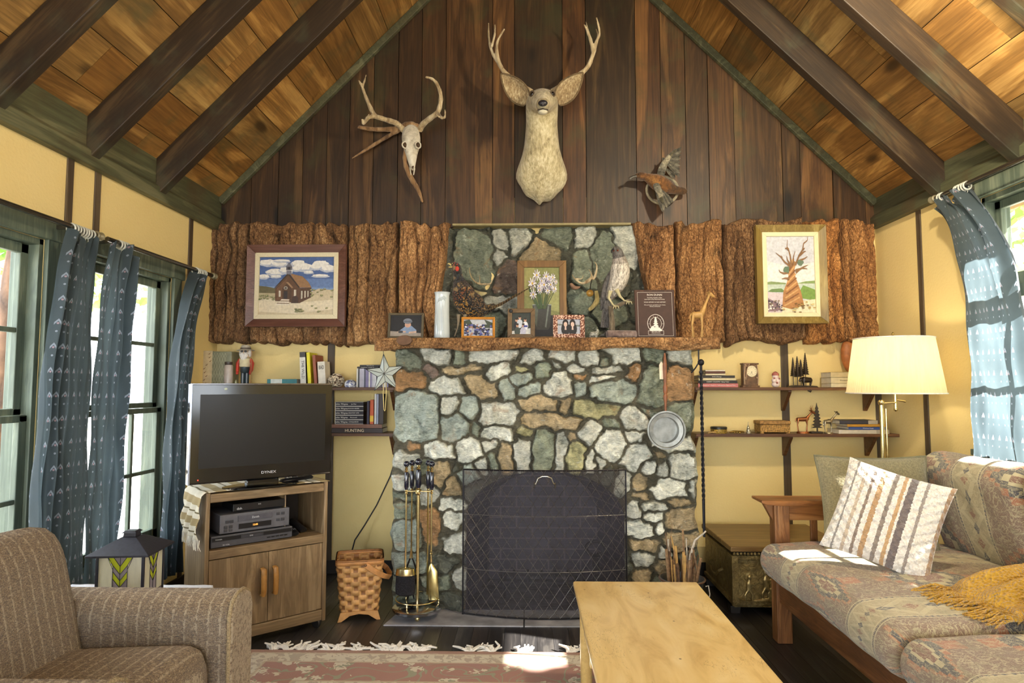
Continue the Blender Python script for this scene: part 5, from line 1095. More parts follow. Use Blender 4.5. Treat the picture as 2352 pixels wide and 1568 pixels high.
for x in (TX0+.05, TX1-.05):
    for y in (TYf-.06, TYn+.06): m = MB(); m.lathe([(.02, 0), (.024, .01), (.0265, .2), (.0265, .395), (.022, .402)], (x, y, 0), 20); m.build('leg', pine, ct)
    m = MB(); m.bb(x-.011, x+.011, TYn+.06, TYf-.06, .31, .40); m.build('apron', pine, ct, smooth=False, bevel=.003)
    for y in (TYf-.16, TYf-.40, TYf-.62): m = MB(); m.bb(x-.016, x+.016, y-.012, y+.012, .24, .40); m.build('brace', pine, ct, smooth=False, bevel=.003)
    m = MB(); m.bb(x-.009, x+.009, TYn+.06, TYf-.06, .245, .262); m.build('stretcher', pine, ct, smooth=False, bevel=.003)
for y in (TYf-.06, TYn+.06): m = MB(); m.bb(TX0+.05, TX1-.05, y-.011, y+.011, .31, .40); m.build('apron', pine, ct, smooth=False, bevel=.003)

# ------------------------------------------------------------ embossed brass chest
_g = G('embossed_brass'); _v = _g.co('Object'); _e = _g.vor(_v, 24, 'SMOOTH_F1'); _n = _g.noise(_v, 30, 5, .7, 1.5); _r = _g.noise(_v, 6, 3)
embr = _g.fin(_g.ramp(_n*.6+_r*.4, [(.3, C(64, 52, 30)), (.5, C(128, 110, 66)), (.68, C(180, 160, 104))]), .42, .55, bump=_n+_e, bs=1, bd=.012)
ctop = wood('chest_lid', C(84, 60, 30), C(134, 104, 58), C(168, 140, 88), 'X', 1.2, .4, knots=.3)
chs = thing('embossed_chest', 'old brass embossed log chest between fireplace and sofa', 'chest', (1.145, 3.77, 0), R(0)); CW, CD, CH = .68, .62, .375
m = MB(); m.bb(.02, CW-.02, .02, CD-.01, .035, .305); m.build('body', embr, chs, smooth=False, bevel=.006)
m = MB(); m.bb(0, CW, 0, CD, .345, .375); m.build('lid', ctop, chs, smooth=False, bevel=.006)
m = MB(); m.bb(.03, CW-.03, .03, CD-.02, .30, .35); m.build('neck', plain(C(20, 18, 16)), chs, smooth=False)
for z in (.298, .05): 
    m = MB(); m.bb(.008, CW-.008, .008, .03, z, z+.026); m.build('front_moulding', embr, chs, smooth=False, bevel=.005)
    m = MB(); m.bb(.008, .03, .008, CD-.01, z, z+.026); m.build('side_moulding', embr, chs, smooth=False, bevel=.005)
m = MB()
for i in range(34): m.ball((.02+i*.0195, .004, .335), .0085, 8)
m.build('lid_beading', embr, chs)
for x in (.0, CW-.045):
    m = MB(); m.bb(x+.006, x+.045, .004, .03, .045, .325); m.build('corner_strip', embr, chs, smooth=False, bevel=.006)
    for y in (.04, CD-.08): m = MB(); m.box((x+.03, y+.02, .02), (.05, .05, .04), taper=1.15); m.build('foot', plain(C(30, 26, 22)), chs, smooth=False)
br = plain(C(170, 150, 100), .35, .7, var=.3, scale=50)
def figure(m, x, z, s, lean): # small embossed figure in relief
    m.ball((x+lean*.3, .014, z+.105*s), (.013*s, .010, .015*s), 10); m.loft([(x+lean*.25, .016, z+.09*s, .009*s, .008), (x+lean*.15, .014, z+.07*s, .018*s, .010), (x, .016, z+.035*s, .013*s, .009), (x, .016, z+.025*s, .015*s, .009)], 10, up=(0, 1, 0))
    for q in (-1, 1): m.loft([(x+q*.006, .016, z+.03*s, .008*s, .008), (x+q*.022*s, .014, z+.005*s, .007*s, .007), (x+q*.018*s, .016, z-.03*s, .005*s, .006)], 8, up=(0, 1, 0))
    m.loft([(x+lean*.2, .014, z+.08*s, .006*s, .007), (x+.03*s, .012, z+.06*s, .005*s, .006), (x+.04*s, .014, z+.075*s, .004*s, .005)], 8, up=(0, 1, 0))
m = MB(); figure(m, .10, .10, 1, .02); figure(m, .20, .11, 1.15, -.01); figure(m, .235, .11, 1.1, .015); figure(m, .36, .11, 1, 0); m.loft([(.12, .016, .07, .01, .006), (.20, .013, .078, .014, .008), (.3, .016, .07, .01, .006)], 8, up=(0, 1, 0)); m.build('relief_figures', br, chs, remesh=.0035)
m = MB(); m.tube([(.012, .2, .2), (-.01, .2, .19), (-.014, .26, .15), (-.014, .34, .15), (-.01, .4, .19), (.012, .4, .2)], .008, 8); m.build('side_handle', embr, chs)

# ------------------------------------------------------------ floor lamp
lp = PY(2027, 1000, 3.74); fl = thing('floor_lamp', 'brass swing-arm floor lamp with lit cream pleated shade behind the sofa', 'floor lamp', (lp.x, 3.74, 0))
m = MB(); m.lathe([(0, 0), (.12, 0), (.125, .01), (.11, .022), (.03, .035), (.012, .05)], n=36); m.build('base', brass, fl)
m = MB(); m.cyl((0, 0, .04), (0, 0, 1.19), .0115, .0115, 16); m.cyl((.024, .0, .25), (.024, 0, 1.15), .0055, .0055, 10); m.build('pole', brass, fl)
m = MB(); m.lathe([(.012, 1.17), (.017, 1.178), (.017, 1.19), (.01, 1.198)], n=16); m.build('pole_cap', brass, fl)
sx = PY(2052, 800, 3.74).x-lp.x
m = MB(); m.tube([(0, 0, 1.18), (sx*.6, -.05, 1.185), (sx, 0, 1.185)], .005, 8); m.cyl((sx, 0, 1.15), (sx, 0, 1.26), .009, .009, 12); m.ball((sx, 0, 1.145), .011, 10); m.cyl((sx, 0, 1.2), (sx+.045, -.02, 1.19), .004, .006, 8); m.build('swing_arm', brass, fl)
_g = G('shade_pleats'); _v = _g.co('Object'); shm = _g.fin(_g.mix(_g.noise(_g.sc(_v, 1, 1, .05), 40, 2), C(236, 224, 176), C(250, 240, 204)), .9, trans=.6)
m = MB(); zb, zt_ = 1.237, 1.545
def shf(u, v):
    r = (.247-.045*v)*(1+.0035*math.sin(u*2*PI*90)); return V(sx+r*math.cos(u*2*PI), r*math.sin(u*2*PI), zb+(zt_-zb)*v)
m.grid(shf, 720, 2, cu=True); sh = m.build('lamp_shade', shm, fl)
for z, r in ((zb, .249), (zt_, .2035)): m = MB(); m.tube([(sx+r*math.cos(a), r*math.sin(a), z) for a in np.linspace(0, 2*PI, 61)[:-1]], .004, 6, closed=True); m.build('shade_trim', plain(C(240, 236, 224), .8), sh)
m = MB(); m.lathe([(.003, 1.54), (.003, 1.555), (.008, 1.56), (.004, 1.567), (.007, 1.574), (.002, 1.582)], (sx, 0, 0), 12); m.cyl((sx, 0, 1.25), (sx, 0, 1.545), .003, .003, 6)
for a in (0, 2.09, 4.19): m.cyl((sx, 0, 1.54), (sx+.2*math.cos(a), .2*math.sin(a), 1.54), .002, .002, 5)
m.build('finial', brass, fl)
m = MB(); m.ball((sx, 0, 1.37), (.03, .03, .038), 14); m.build('bulb', G('bulb').fin(C(255, 236, 190), emit=C(255, 226, 170), es=3), fl)
lamp('floor_lamp_light', 'POINT', (lp.x+sx, 3.74, 1.42), 3, (1, .84, .58), shadow_soft_size=.035)

# ------------------------------------------------------------ wall shelves
def shelf(label, x0, x1, z, yf, brackets, th=.02):
    t = thing('wall_shelf', label, 'shelf', (0, 0, 0)); m = MB(); m.bb(x0, x1, yf, BW-.012, z-th, z); m.build('shelf_board', shelf_wood, t, smooth=False, bevel=.002)
    for x in brackets: m = MB(); m.prism([(BW-.012, z-th), (yf+.06, z-th), (yf+.06, z-th-.012), (BW-.03, z-th-.14), (BW-.012, z-th-.14)], (0, 1, 0), (0, 0, 1), (x-.011, 0, 0), (1, 0, 0), .022); m.build('bracket', shelf_wood, t, smooth=False, bevel=.002)
    return t
SY = 4.32; RZ1, RZ2 = 1.268, .966
rs0 = PY(1597, 900, SY).x
shelf('upper brown shelf holding the clock and the metal pine trees', rs0, XR-.002, RZ1, SY, [rs0+.02, PY(1812, 900, 4.4).x, PY(2005, 900, 4.4).x])
shelf('lower brown shelf holding the deer figurine and carved box', rs0, XR-.002, RZ2, SY, [rs0+.02, PY(1812, 900, 4.4).x, PY(2005, 900, 4.4).x])
ls1 = PY(905, 900, SY).x
shelf('upper shelf behind the television holding books and nutcracker', XL+.002, ls1, RZ1, SY, [PY(765, 900, SY).x-.3, ls1-.03])
shelf('lower shelf beside the fireplace holding videos and hunting books', XL+.002, ls1, RZ2, SY, [PY(765, 900, SY).x-.3, ls1-.03])
# ------------------------------------------------------------ pictures
_g = G('paint'); _n = _g.noise(_g.co('Object'), 60, 3); paint = _g.fin(_g.mix(1, _g.attr('tint'), _g.ramp(_n, [(.3, (.82, .82, .82, 1)), (.7, (1.1, 1.1, 1.1, 1))]), 'MULTIPLY'), .5, bump=_n, bs=.1)
def ell(cx, cy, a, b, n=14, wob=0, seed=0, rot=0):
    rr = random.Random(seed); P = []
    for i in range(n):
        t = 2*PI*i/n; k = 1+rr.uniform(-wob, wob); x, y = a*k*math.cos(t), b*k*math.sin(t); P.append((cx+x*math.cos(rot)-y*math.sin(rot), cy+x*math.sin(rot)+y*math.cos(rot)))
    return P
def canvas(name, parent, W_, H_, polys, mat=None, y=0):
    """a flat picture of layered shapes, u,v in 0..1"""
    m = MB()
    for i, (c, P) in enumerate(polys):
        A = sum(P[k][0]*P[(k+1) % len(P)][1]-P[(k+1) % len(P)][0]*P[k][1] for k in range(len(P)))
        if A < 0: P = P[::-1]
        P = [(min(1, max(0, u)), min(1, max(0, v))) for u, v in P]
        m.add([((u-.5)*W_, y-.00012*i, (v-.5)*H_) for u, v in P], [tuple(range(len(P)))], c)
    return m.build(name, mat or paint, parent, smooth=False)
def mitred(parent, W_, H_, wd, dp, mat, inner=0, name='frame_side', bv=.002, y=0):
    """four mitred mouldings; W_,H_ outer size"""
    for a, b, rot in ((W_, H_, 0), (H_, W_, PI/2), (W_, H_, PI), (H_, W_, -PI/2)):
        m = MB(); h, l, L = b/2, a/2-wd, a/2
        m.add([(-L, y, -h), (L, y, -h), (l, y, -h+wd), (-l, y, -h+wd), (-L, y-dp, -h), (L, y-dp, -h), (l, y-dp*(.45 if inner else 1), -h+wd), (-l, y-dp*(.45 if inner else 1), -h+wd)], [(0, 1, 2, 3), (7, 6, 5, 4), (0, 4, 5, 1), (1, 5, 6, 2), (2, 6, 7, 3), (3, 7, 4, 0)])
        m.v = [tuple(Matrix.Rotation(-rot, 3, 'Y') @ Vector(p)) for p in m.v]; m.build(name, mat, parent, smooth=False, bevel=bv)
def hang(nm, label, cat, x0, y0, x1, y1, Y, rot=(0, 0, 0)):
    a, b = PY(x0, y0, Y), PY(x1, y1, Y); t = thing(nm, label, cat, (a+b)/2); t.rotation_euler = rot; return t, abs(b.x-a.x), abs(a.z-b.z)
linen = plain(C(216, 206, 176), .9, var=.06, scale=200)
walnut = wood('walnut_frame', C(74, 44, 36), C(112, 74, 62), C(140, 102, 88), 'X', 1.5, .4, knots=0); giltwood = wood('gilt_frame', C(104, 84, 40), C(150, 126, 66), C(184, 162, 100), 'Z', 1.5, .4, knots=0)
# church in the desert
t, W_, H_ = hang('framed_painting', 'framed painting of a small wooden church under a cloudy blue sky', 'painting', 570, 563, 793, 750, 4.35)
mitred(t, W_, H_, .058, .04, walnut, 1, y=.02); 
k = .053; w2, h2 = W_-2*k, H_-2*k; mitred(t, w2, h2, .03, .02, linen, 0, 'linen_liner', y=.012)
sky = [(C(72, 98, 150), [(0, 0), (1, 0), (1, 1), (0, 1)]), (C(96, 122, 170), [(0, .3), (1, .3), (1, .62), (0, .62)]), (C(120, 146, 186), [(0, .3), (1, .3), (1, .46), (0, .5)])]
cl = []
for cx, cy, a, b in ((.12, .9, .14, .06), (.26, .88, .12, .05), (.22, .74, .15, .06), (.36, .77, .10, .06), (.06, .66, .08, .04), (.22, .66, .08, .02), (.52, .88, .1, .07), (.6, .82, .12, .07), (.5, .8, .07, .05), (.82, .86, .12, .08), (.92, .8, .12, .06), (.75, .82, .08, .05), (.82, .67, .12, .025), (.66, .73, .07, .02), (.3, .93, .12, .02)):
    cl += [(C(178, 184, 200), ell(cx, cy-.012, a, b, 18, .12, int(cx*99))), (C(226, 224, 220), ell(cx, cy+.008, a*.88, b*.8, 18, .15, int(cy*99)))]
church = [(C(98, 92, 66), [(0, .34), (0, .5), (.1, .49), (.24, .45), (.3, .36)]), (C(196, 182, 152), [(0, 0), (1, 0), (1, .42), (.8, .45), (.7, .40), (0, .36)]), (C(216, 204, 178), [(0, .06), (.5, .02), (1, .1), (1, .26), (.6, .22), (0, .3)]), (C(178, 166, 134), [(.0, .30), (.24, .3), (.24, .37), (0, .38)]),
 (C(94, 66, 46), [(.22, .24), (.545, .2), (.545, .46), (.39, .71), (.22, .46)]), (C(110, 80, 58), [(.24, .26), (.37, .26), (.37, .62), (.24, .45)]), (C(84, 58, 42), [(.545, .2), (.7, .3), (.7, .47), (.545, .46)]), (C(146, 110, 76), [(.39, .715), (.42, .69), (.545, .465), (.7, .47), (.66, .56), (.58, .66), (.45, .70)]), (C(60, 46, 38), [(.205, .45), (.215, .475), (.385, .72), (.40, .715), (.545, .475), (.535, .455), (.39, .685)]),
 (C(120, 120, 134), [(.365, .70), (.43, .69), (.43, .76), (.365, .765)]), (C(88, 88, 100), [(.36, .77), (.435, .77), (.435, .83), (.36, .83)]), (C(110, 110, 124), [(.352, .83), (.44, .83), (.397, .90)]), (C(40, 40, 50), [(.38, .78), (.415, .78), (.415, .82), (.38, .82)]), (C(220, 220, 224), [(.394, .90), (.4, .90), (.4, .93), (.394, .93)]),
 (C(80, 56, 40), [(.315, .27), (.44, .25), (.44, .46), (.375, .54), (.315, .46)]), (C(150, 118, 88), [(.36, .56), (.39, .565), (.46, .47), (.44, .455)]), (C(46, 40, 42), [(.335, .28), (.385, .275), (.385, .41), (.335, .41)]), (C(176, 170, 160), ell(.36, .46, .026, .03)), (C(90, 84, 80), ell(.36, .46, .018, .022)),
 (C(206, 196, 178), [(.27, .31), (.295, .31), (.295, .41), (.27, .42)]), (C(206, 196, 178), [(.47, .3), (.5, .3), (.5, .43), (.47, .43)]), (C(196, 188, 170), [(.565, .27), (.585, .28), (.585, .41), (.565, .41)]), (C(196, 188, 170), [(.61, .29), (.627, .295), (.627, .41), (.61, .41)]), (C(196, 188, 170), [(.65, .3), (.665, .31), (.665, .41), (.65, .41)]),
 (C(66, 46, 38), [(.435, .2), (.53, .2), (.53, .3), (.5, .33), (.45, .31)])]
for i in range(5): church.append(((C(226, 216, 200) if i % 2 == 0 else C(150, 132, 112)), [(.31-.018*i, .27-.02*i), (.415, .265-.02*i), (.405, .245-.02*i), (.295-.018*i, .25-.02*i)]))
rr = random.Random(1)
for i in range(46):
    x, y = rr.choice(((rr.uniform(0, .22), rr.uniform(.26, .34)), (rr.uniform(.7, 1), rr.uniform(.3, .44)), (rr.uniform(.66, .94), rr.uniform(.05, .16)), (rr.uniform(.5, .6), rr.uniform(.05, .1)))); church += [(C(110, 112, 74), ell(x, y, .02, .014, 8, .3, i)), (C(164, 160, 116), ell(x, y+.006, .013, .008, 8, .3, i))]
canvas('canvas', t, w2-.055, h2-.055, sky+cl+church, y=.004)
# twisted bristlecone
t, W_, H_ = hang('framed_painting', 'tall framed painting of a twisted bare tree on the orange bark', 'painting', 1733, 518, 1901, 743, 4.35)
mitred(t, W_, H_, .05, .045, giltwood, 1, y=.02); k = .046; w2, h2 = W_-2*k, H_-2*k; mitred(t, w2, h2, .028, .02, plain(C(236, 222, 182), .9, var=.04), 0, 'mat_border', y=.012)
q = [(C(206, 208, 216), [(0, 0), (1, 0), (1, 1), (0, 1)]), (C(226, 226, 224), [(0, .36), (1, .38), (1, .66), (.5, .6), (0, .68)]), (C(130, 150, 100), [(0, .37), (.4, .37), (.4, .39), (.1, .41), (0, .4)]), (C(136, 160, 100), [(.6, .38), (1, .38), (1, .42), (.8, .41)]), (C(190, 204, 190), [(0, .27), (1, .3), (1, .375), (0, .37)]), (C(120, 152, 74), [(.6, .2), (1, .16), (1, .3), (.75, .36)]), (C(110, 138, 84), [(0, .27), (.4, .27), (.3, .32), (.1, .31)]), (C(214, 200, 206), [(0, 0), (.36, 0), (.34, .25), (0, .28)]), (C(146, 120, 128), [(0, .02), (.3, .03), (.2, .14), (0, .2)]), (C(230, 222, 190), [(.3, 0), (1, 0), (1, .18), (.7, .16), (.3, .08)])]
q += [(C(178, 126, 76), [(.31, .08), (.5, .05), (.76, .1), (.70, .28), (.6, .46), (.58, .56), (.62, .66), (.56, .68), (.48, .64), (.46, .5), (.42, .4), (.34, .28)])]
for i in range(11): v = .1+.05*i; q.append((C(134, 88, 50) if i % 2 else C(206, 160, 106), [(.34+.02*i*.6, v), (.37+.02*i*.6, v-.012), (.68-.018*i*.6, v+.1), (.66-.018*i*.6, v+.112)]))
def limb(P, w0, w1, c=C(140, 104, 70)):
    out = []
    for i in range(len(P)-1):
        (x0, y0), (x1, y1) = P[i], P[i+1]; a = w0+(w1-w0)*i/(len(P)-1); b = w0+(w1-w0)*(i+1)/(len(P)-1); L = math.hypot(x1-x0, y1-y0); nx_, ny_ = -(y1-y0)/L, (x1-x0)/L
        out.append((c, [(x0+nx_*a, y0+ny_*a), (x0-nx_*a, y0-ny_*a), (x1-nx_*b, y1-ny_*b), (x1+nx_*b, y1+ny_*b)]))
    return out
for P in ([(.52, .6), (.5, .74), (.47, .82), (.44, .86), (.45, .95)], [(.6, .62), (.68, .74), (.76, .82), (.78, .9), (.86, .94), (.87, .99)], [(.5, .6), (.38, .66), (.3, .73), (.2, .78)], [(.46, .53), (.36, .51), (.28, .53), (.26, .56)], [(.6, .55), (.7, .57), (.78, .6), (.86, .62)], [(.6, .52), (.72, .58), (.84, .57)], [(.47, .44), (.38, .45), (.31, .44)], [(.68, .74), (.78, .79), (.82, .8)], [(.62, .66), (.78, .7), (.85, .73)], [(.56, .62), (.56, .72), (.6, .8)], [(.47, .82), (.42, .84), (.39, .83)], [(.76, .82), (.8, .84)], [(.3, .73), (.34, .72)], [(.52, .6), (.44, .68), (.42, .74)]): q += limb(P, .018, .004)
q += [(C(96, 120, 96), ell(.41, .56, .06, .045, 12, .2, 1)), (C(104, 124, 104), ell(.7, .65, .06, .04, 12, .2, 2))]
for i in range(40): q.append((random.choice((C(70, 60, 70), C(230, 226, 220), C(150, 130, 110))), ell(rr.uniform(.02, .3), rr.uniform(.02, .16), .018, .01, 7, .3, i)))
for i in range(24): q.append((random.choice((C(180, 150, 84), C(206, 190, 130), C(120, 90, 50))), ell(rr.uniform(.32, .96), rr.uniform(.01, .14), .03, .008, 7, .3, i)))
canvas('canvas', t, w2-.05, h2-.05, q, y=.004)
# daisies on the mantel
t, W_, H_ = hang('framed_painting', 'framed painting of white daisies in a glass on the mantel', 'painting', 1188, 553, 1302, 738, 4.3); t.rotation_euler = (R(-4), 0, 0); t.location.z = 1.555+H_/2+.01; t.location.y = 4.33
fr = wood('daisy_frame', C(92, 64, 30), C(134, 98, 50), C(162, 124, 70), 'Z', 1.5, .45, knots=0); mitred(t, W_, H_+.02, .046, .025, fr, 0, y=.01)
q = [(C(132, 134, 78), [(0, 0), (1, 0), (1, 1), (0, 1)]), (C(160, 160, 100), [(.6, .4), (1, .35), (1, .8), (.75, .7)]), (C(150, 146, 86), [(0, .6), (.3, .55), (.3, 1), (0, 1)]), (C(40, 40, 44), [(0, 0), (1, 0), (1, .3), (0, .33)]), (C(66, 66, 62), [(.28, .14), (.34, .1), (.66, .1), (.72, .14), (.76, .46), (.24, .46)]), (C(96, 104, 92), [(.3, .2), (.36, .14), (.4, .44), (.28, .44)]), (C(150, 156, 150), [(.24, .45), (.76, .45), (.76, .465), (.24, .465)]), (C(120, 128, 120), [(.58, .14), (.62, .13), (.7, .44), (.66, .44)])]
for i in range(26): a = rr.uniform(-.35, .35); q += limb([(.5+a*.3, .4), (.5+a*.8, .55), (.5+a*1.2, .62+rr.uniform(0, .14))], .012, .004, C(64+rr.randint(0, 20), 80+rr.randint(0, 20), 52))
q.append((C(96, 98, 96), ell(.56, .72, .2, .1, 16, .3, 5)))
for cx, cy, s in ((.5, .8, .08), (.66, .66, .08), (.84, .68, .08), (.7, .82, .08), (.44, .72, .08), (.88, .78, .06), (.36, .88, .11), (.62, .86, .1), (.24, .76, .12), (.56, .74, .1), (.74, .74, .09), (.26, .6, .1), (.44, .66, .08), (.8, .84, .08)):
    for k_ in range(9): a = k_*2*PI/9; q.append((C(232, 228, 232) if (k_+int(cx*9)) % 3 else C(190, 178, 200), ell(cx+s*.62*math.cos(a), cy+s*.42*math.sin(a), s*.4, s*.12, 8, 0, 0, a)))
    q.append((C(206, 170, 60), ell(cx, cy, s*.22, s*.16)))
canvas('canvas', t, W_-.085, H_-.07, q, y=-.004)

# photographs on the mantel
def photo(label, x0, y0, x1, y1, Y, fmat, fw, polys, rz=0, extra=0):
    t, W_, H_ = hang('photo_frame', label, 'photo frame', x0, y0, x1, y1, Y); t.rotation_euler = (R(-9), 0, rz); t.location.z = 1.556+H_/2*math.cos(R(9)); mitred(t, W_, H_, fw, .016, fmat, 0, y=.006, bv=.003)
    canvas('photograph', t, W_-1.8*fw, H_-1.8*fw, polys, plain(C(128, 128, 128)) if 0 else paint, y=.0)
    m = MB(); m.bb(-W_/2+.004, W_/2-.004, .006, .009, -H_/2+.004, H_/2-.004); m.build('backing', plain(C(50, 42, 34)), t, smooth=False)
    m = MB(); m.beam((0, .009, H_*.2), (0, .06, -H_/2+.008), .03, .003, (0, 1, 0)); m.build('easel_back', plain(C(50, 42, 34)), t, smooth=False); return t
bg1 = lambda c: (c, [(0, 0), (1, 0), (1, 1), (0, 1)])
photo('photo of a child in a cap at a table, dark wooden frame on the mantel', 892, 717, 973, 777, 3.85, plain(C(84, 74, 54), .4), .014, [bg1(C(26, 26, 30)), (C(150, 140, 130), [(0, 0), (1, 0), (1, .16), (0, .26)]), (C(120, 140, 170), [(.32, .3), (.5, .5), (.68, .5), (.84, .3), (.8, .16), (.4, .16)]), (C(190, 150, 130), ell(.56, .55, .1, .13)), (C(110, 116, 128), ell(.55, .72, .14, .13)), (C(90, 96, 108), [(.42, .68), (.7, .66), (.7, .72), (.42, .74)]), (C(190, 160, 140), [(.2, .2), (.5, .18), (.5, .26), (.3, .28)]), (C(190, 160, 140), [(.6, .14), (.84, .18), (.84, .26), (.6, .22)]), (C(60, 60, 66), ell(.34, .22, .08, .06))])
rr = random.Random(9); cr = [bg1(C(180, 184, 190)), (C(60, 70, 56), [(0, .5), (1, .5), (1, .8), (.7, 1), (.8, .7), (.3, .72), (.2, 1), (0, .9)])]
for i in range(110): cr.append((random.choice((C(54, 60, 120), C(90, 96, 160), C(40, 40, 70), C(200, 200, 214), C(170, 130, 110), C(30, 30, 46))), ell(rr.uniform(.05, .95), rr.uniform(.05, .66), .04, .06, 7, .3, i)))
photo('photo of a crowd in blue in a rounded honey-coloured wood frame', 1060, 725, 1137, 775, 3.85, plain(C(186, 124, 40), .3, coat=.5), .015, cr, R(4))
cr = [bg1(C(50, 56, 52)), (C(200, 200, 196), [(0, 0), (1, 0), (1, .3), (0, .16)])]
for x, y, c in ((.25, .5, C(30, 34, 40)), (.42, .6, C(190, 196, 206)), (.7, .5, C(214, 216, 224)), (.6, .25, C(180, 180, 200)), (.3, .25, C(60, 70, 66))): cr += [(c, ell(x, y-.1, .15, .2)), (C(186, 146, 124), ell(x, y+.16, .07, .08)), (C(50, 40, 34), ell(x, y+.22, .07, .05))]
cr.append((C(50, 60, 140), [(.62, .34), (.82, .34), (.82, .42), (.62, .42)]))
t = photo('photo of a family group in an upright dark oak arch-footed frame', 1166, 703, 1229, 773, 3.86, plain(C(106, 84, 56), .45, var=.2), .026, cr, R(-3)); m = MB(); m.ball((-.062, -.012, .075), .012, 8); m.build('frame_ornament', plain(C(40, 40, 42)), t)
cr = [bg1(C(170, 174, 186)), (C(110, 116, 110), [(0, .6), (1, .5), (1, .62), (0, .7)])]
for x in (.36, .66): cr += [(C(28, 26, 30), ell(x, .36, .19, .42)), (C(30, 22, 22), ell(x, .74, .13, .24)), (C(206, 178, 164), ell(x, .66, .075, .16)), (C(200, 176, 166), [(x-.04, .3), (x+.04, .3), (x+.03, .52), (x-.03, .52)])]
tf_ = _g = G('leaf_frame'); _v = _g.co('Object'); _n = _g.vor(_v, 120); lfm = _g.fin(_g.ramp(_n, [(.15, C(96, 44, 30)), (.5, C(120, 64, 44)), (.62, C(214, 180, 160))]), .4, bump=_n, bs=.6)
photo('photo of two dark-haired people in a speckled red-brown frame', 1270, 720, 1343, 775, 3.86, lfm, .027, cr)

# white palm vase
_g = G('vase_glaze'); vgl = _g.fin(_g.mix(_g.noise(_g.co('Object'), 12, 3), C(178, 190, 196), C(206, 214, 216)), .18, coat=.5)
p = PY(1015, 775, 3.86); vs_ = thing('palm_vase', 'white glazed cylinder vase with raised palm trees on the mantel', 'vase', (p.x, 3.86, 1.553))
m = MB(); m.lathe([(0, 0), (.044, 0), (.047, .006), (.0465, .05), (.043, .16), (.043, .262), (.047, .277), (.049, .28), (.046, .28), (.04, .262), (.04, .01), (0, .01)], n=40); m.build('body', vgl, vs_)
m = MB()
def vp(a, z, r=.0455): return (r*math.sin(a), -r*math.cos(a), z)
m.tube([vp(.15, .004, .047), vp(.2, .1), vp(.1, .2, .044), vp(.05, .23, .044)], [.005, .004, .003, .002], 6); m.tube([vp(.5, .004, .047), vp(.15, .11), vp(.2, .2, .044)], [.004, .0035, .0025], 6); m.tube([vp(-.8, .15, .045), vp(-.5, .07), vp(.0, .004, .047)], [.002, .003, .004], 6)
for a in (-2.6, -1.9, -1.3, -.6, 0, .5, 1.0, 1.6): m.tube([vp(.05, .23, .0445), vp(.05+.35*math.sin(a+.8)*1.1, .24+.012*math.cos(a)), vp(.05+.72*math.sin(a+.8), .226+.02*math.cos(a))], [.004, .0045, .001], 6)
m.build('palm_relief', vgl, vs_)

# ------------------------------------------------------------ mounted animals
def fur(name, a, b, c, sc_=60, st=.4):
    g = G(name); v = g.co('Object'); n = g.noise(g.sc(v, 1, 1, st), sc_, 4, .65, .4); k = g.noise(v, 8, 2)
    cc = g.ramp(n*.7+k*.3, [(.32, a), (.5, b), (.66, c)])
    return g.fin(g.mix(1, cc, g.attr('tint'), 'MULTIPLY') if name in ('deer_hide', 'duck_feathers', 'wing_feathers') else cc, .9, bump=n, bs=.8, bd=.01, sheen=.3)
antler = fur('antler_bone', C(120, 96, 66), C(178, 158, 122), C(216, 202, 170), 40, .3)
W1 = (1, 1, 1, 1)
# deer shoulder mount, axis along x=0, wall plane y=0, looking towards -y
dp = PY(1243, 466, 4.5); deer = thing('deer_mount', 'pale mule deer shoulder mount with tall antlers on the gable boards', 'deer mount', (dp.x, 4.49, dp.z))
def Z_(y, Y=4.3): return PY(1243, y, Y).z-dp.z
hide = fur('deer_hide', C(136, 122, 92), C(190, 178, 142), C(222, 214, 186))
S = lambda z: z
m = MB()
prof = [(0, -.02, -.005, .015, .02), (0, -.045, .015, .065, .04), (0, -.07, .05, .115, .065), (0, -.09, .11, .155, .085), (0, -.11, .19, .178, .105), (0, -.13, .28, .172, .12), (0, -.15, .36, .142, .13), (0, -.17, .45, .122, .125), (0, -.19, .54, .114, .115), (0, -.21, .62, .108, .105), (0, -.23, .69, .104, .1), (0, -.265, .79, .108, .098), (0, -.33, .82, .106, .092), (0, -.39, .80, .09, .078), (0, -.44, .765, .064, .06), (0, -.49, .73, .05, .05), (0, -.525, .71, .046, .043), (0, -.545, .70, .03, .03)]
prof = [(p[0], p[1], p[2]*.7 if p[2] < .7 else p[2]-.24)+tuple(p[3:]) for p in prof]
cols = [(1, 1, .98, 1)]*4+[(1.02, 1.02, 1, 1)]*5+[(.98, .98, .94, 1)]*2+[(.9, .88, .82, 1), (.72, .66, .56, 1), (.8, .76, .68, 1), (1.1, 1.08, 1.04, 1), (1.15, 1.12, 1.1, 1), (.6, .56, .52, 1), (.5, .5, .5, 1)]
m.loft(prof, 28, up=(0, -1, 0), cols=cols); 
rr = random.Random(4)
for i, v in enumerate(m.v):  # ragged lower hem, uneven coat
    k_ = max(0, 1-(v[2])/.32); m.v[i] = (v[0]*(1+k_*.10*math.sin(v[2]*60+v[0]*40)), v[1], v[2]+k_*.02*math.sin(v[0]*70))
body = m.build('head_and_neck', hide, deer, sub=1, angle=180)
m = MB(); m.ball((0, -.545, .472), (.030, .018, .02), 14); m.ball((0, -.55, .463), (.012, .012, .014), 10); m.build('nose', plain(C(44, 42, 48), .35, var=.1), deer)
m = MB(); m.loft([(-.032, -.525, .437, .004, .004), (0, -.55, .435, .005, .004), (.032, -.525, .437, .004, .004)], 8); m.build('mouth_line', plain(C(60, 50, 44)), deer)
m = MB(); m.ball((0, -.515, .428), (.031, .028, .016), 12); m.build('chin', plain(C(204, 198, 176), .95, var=.1, scale=120, bump=.4), deer)
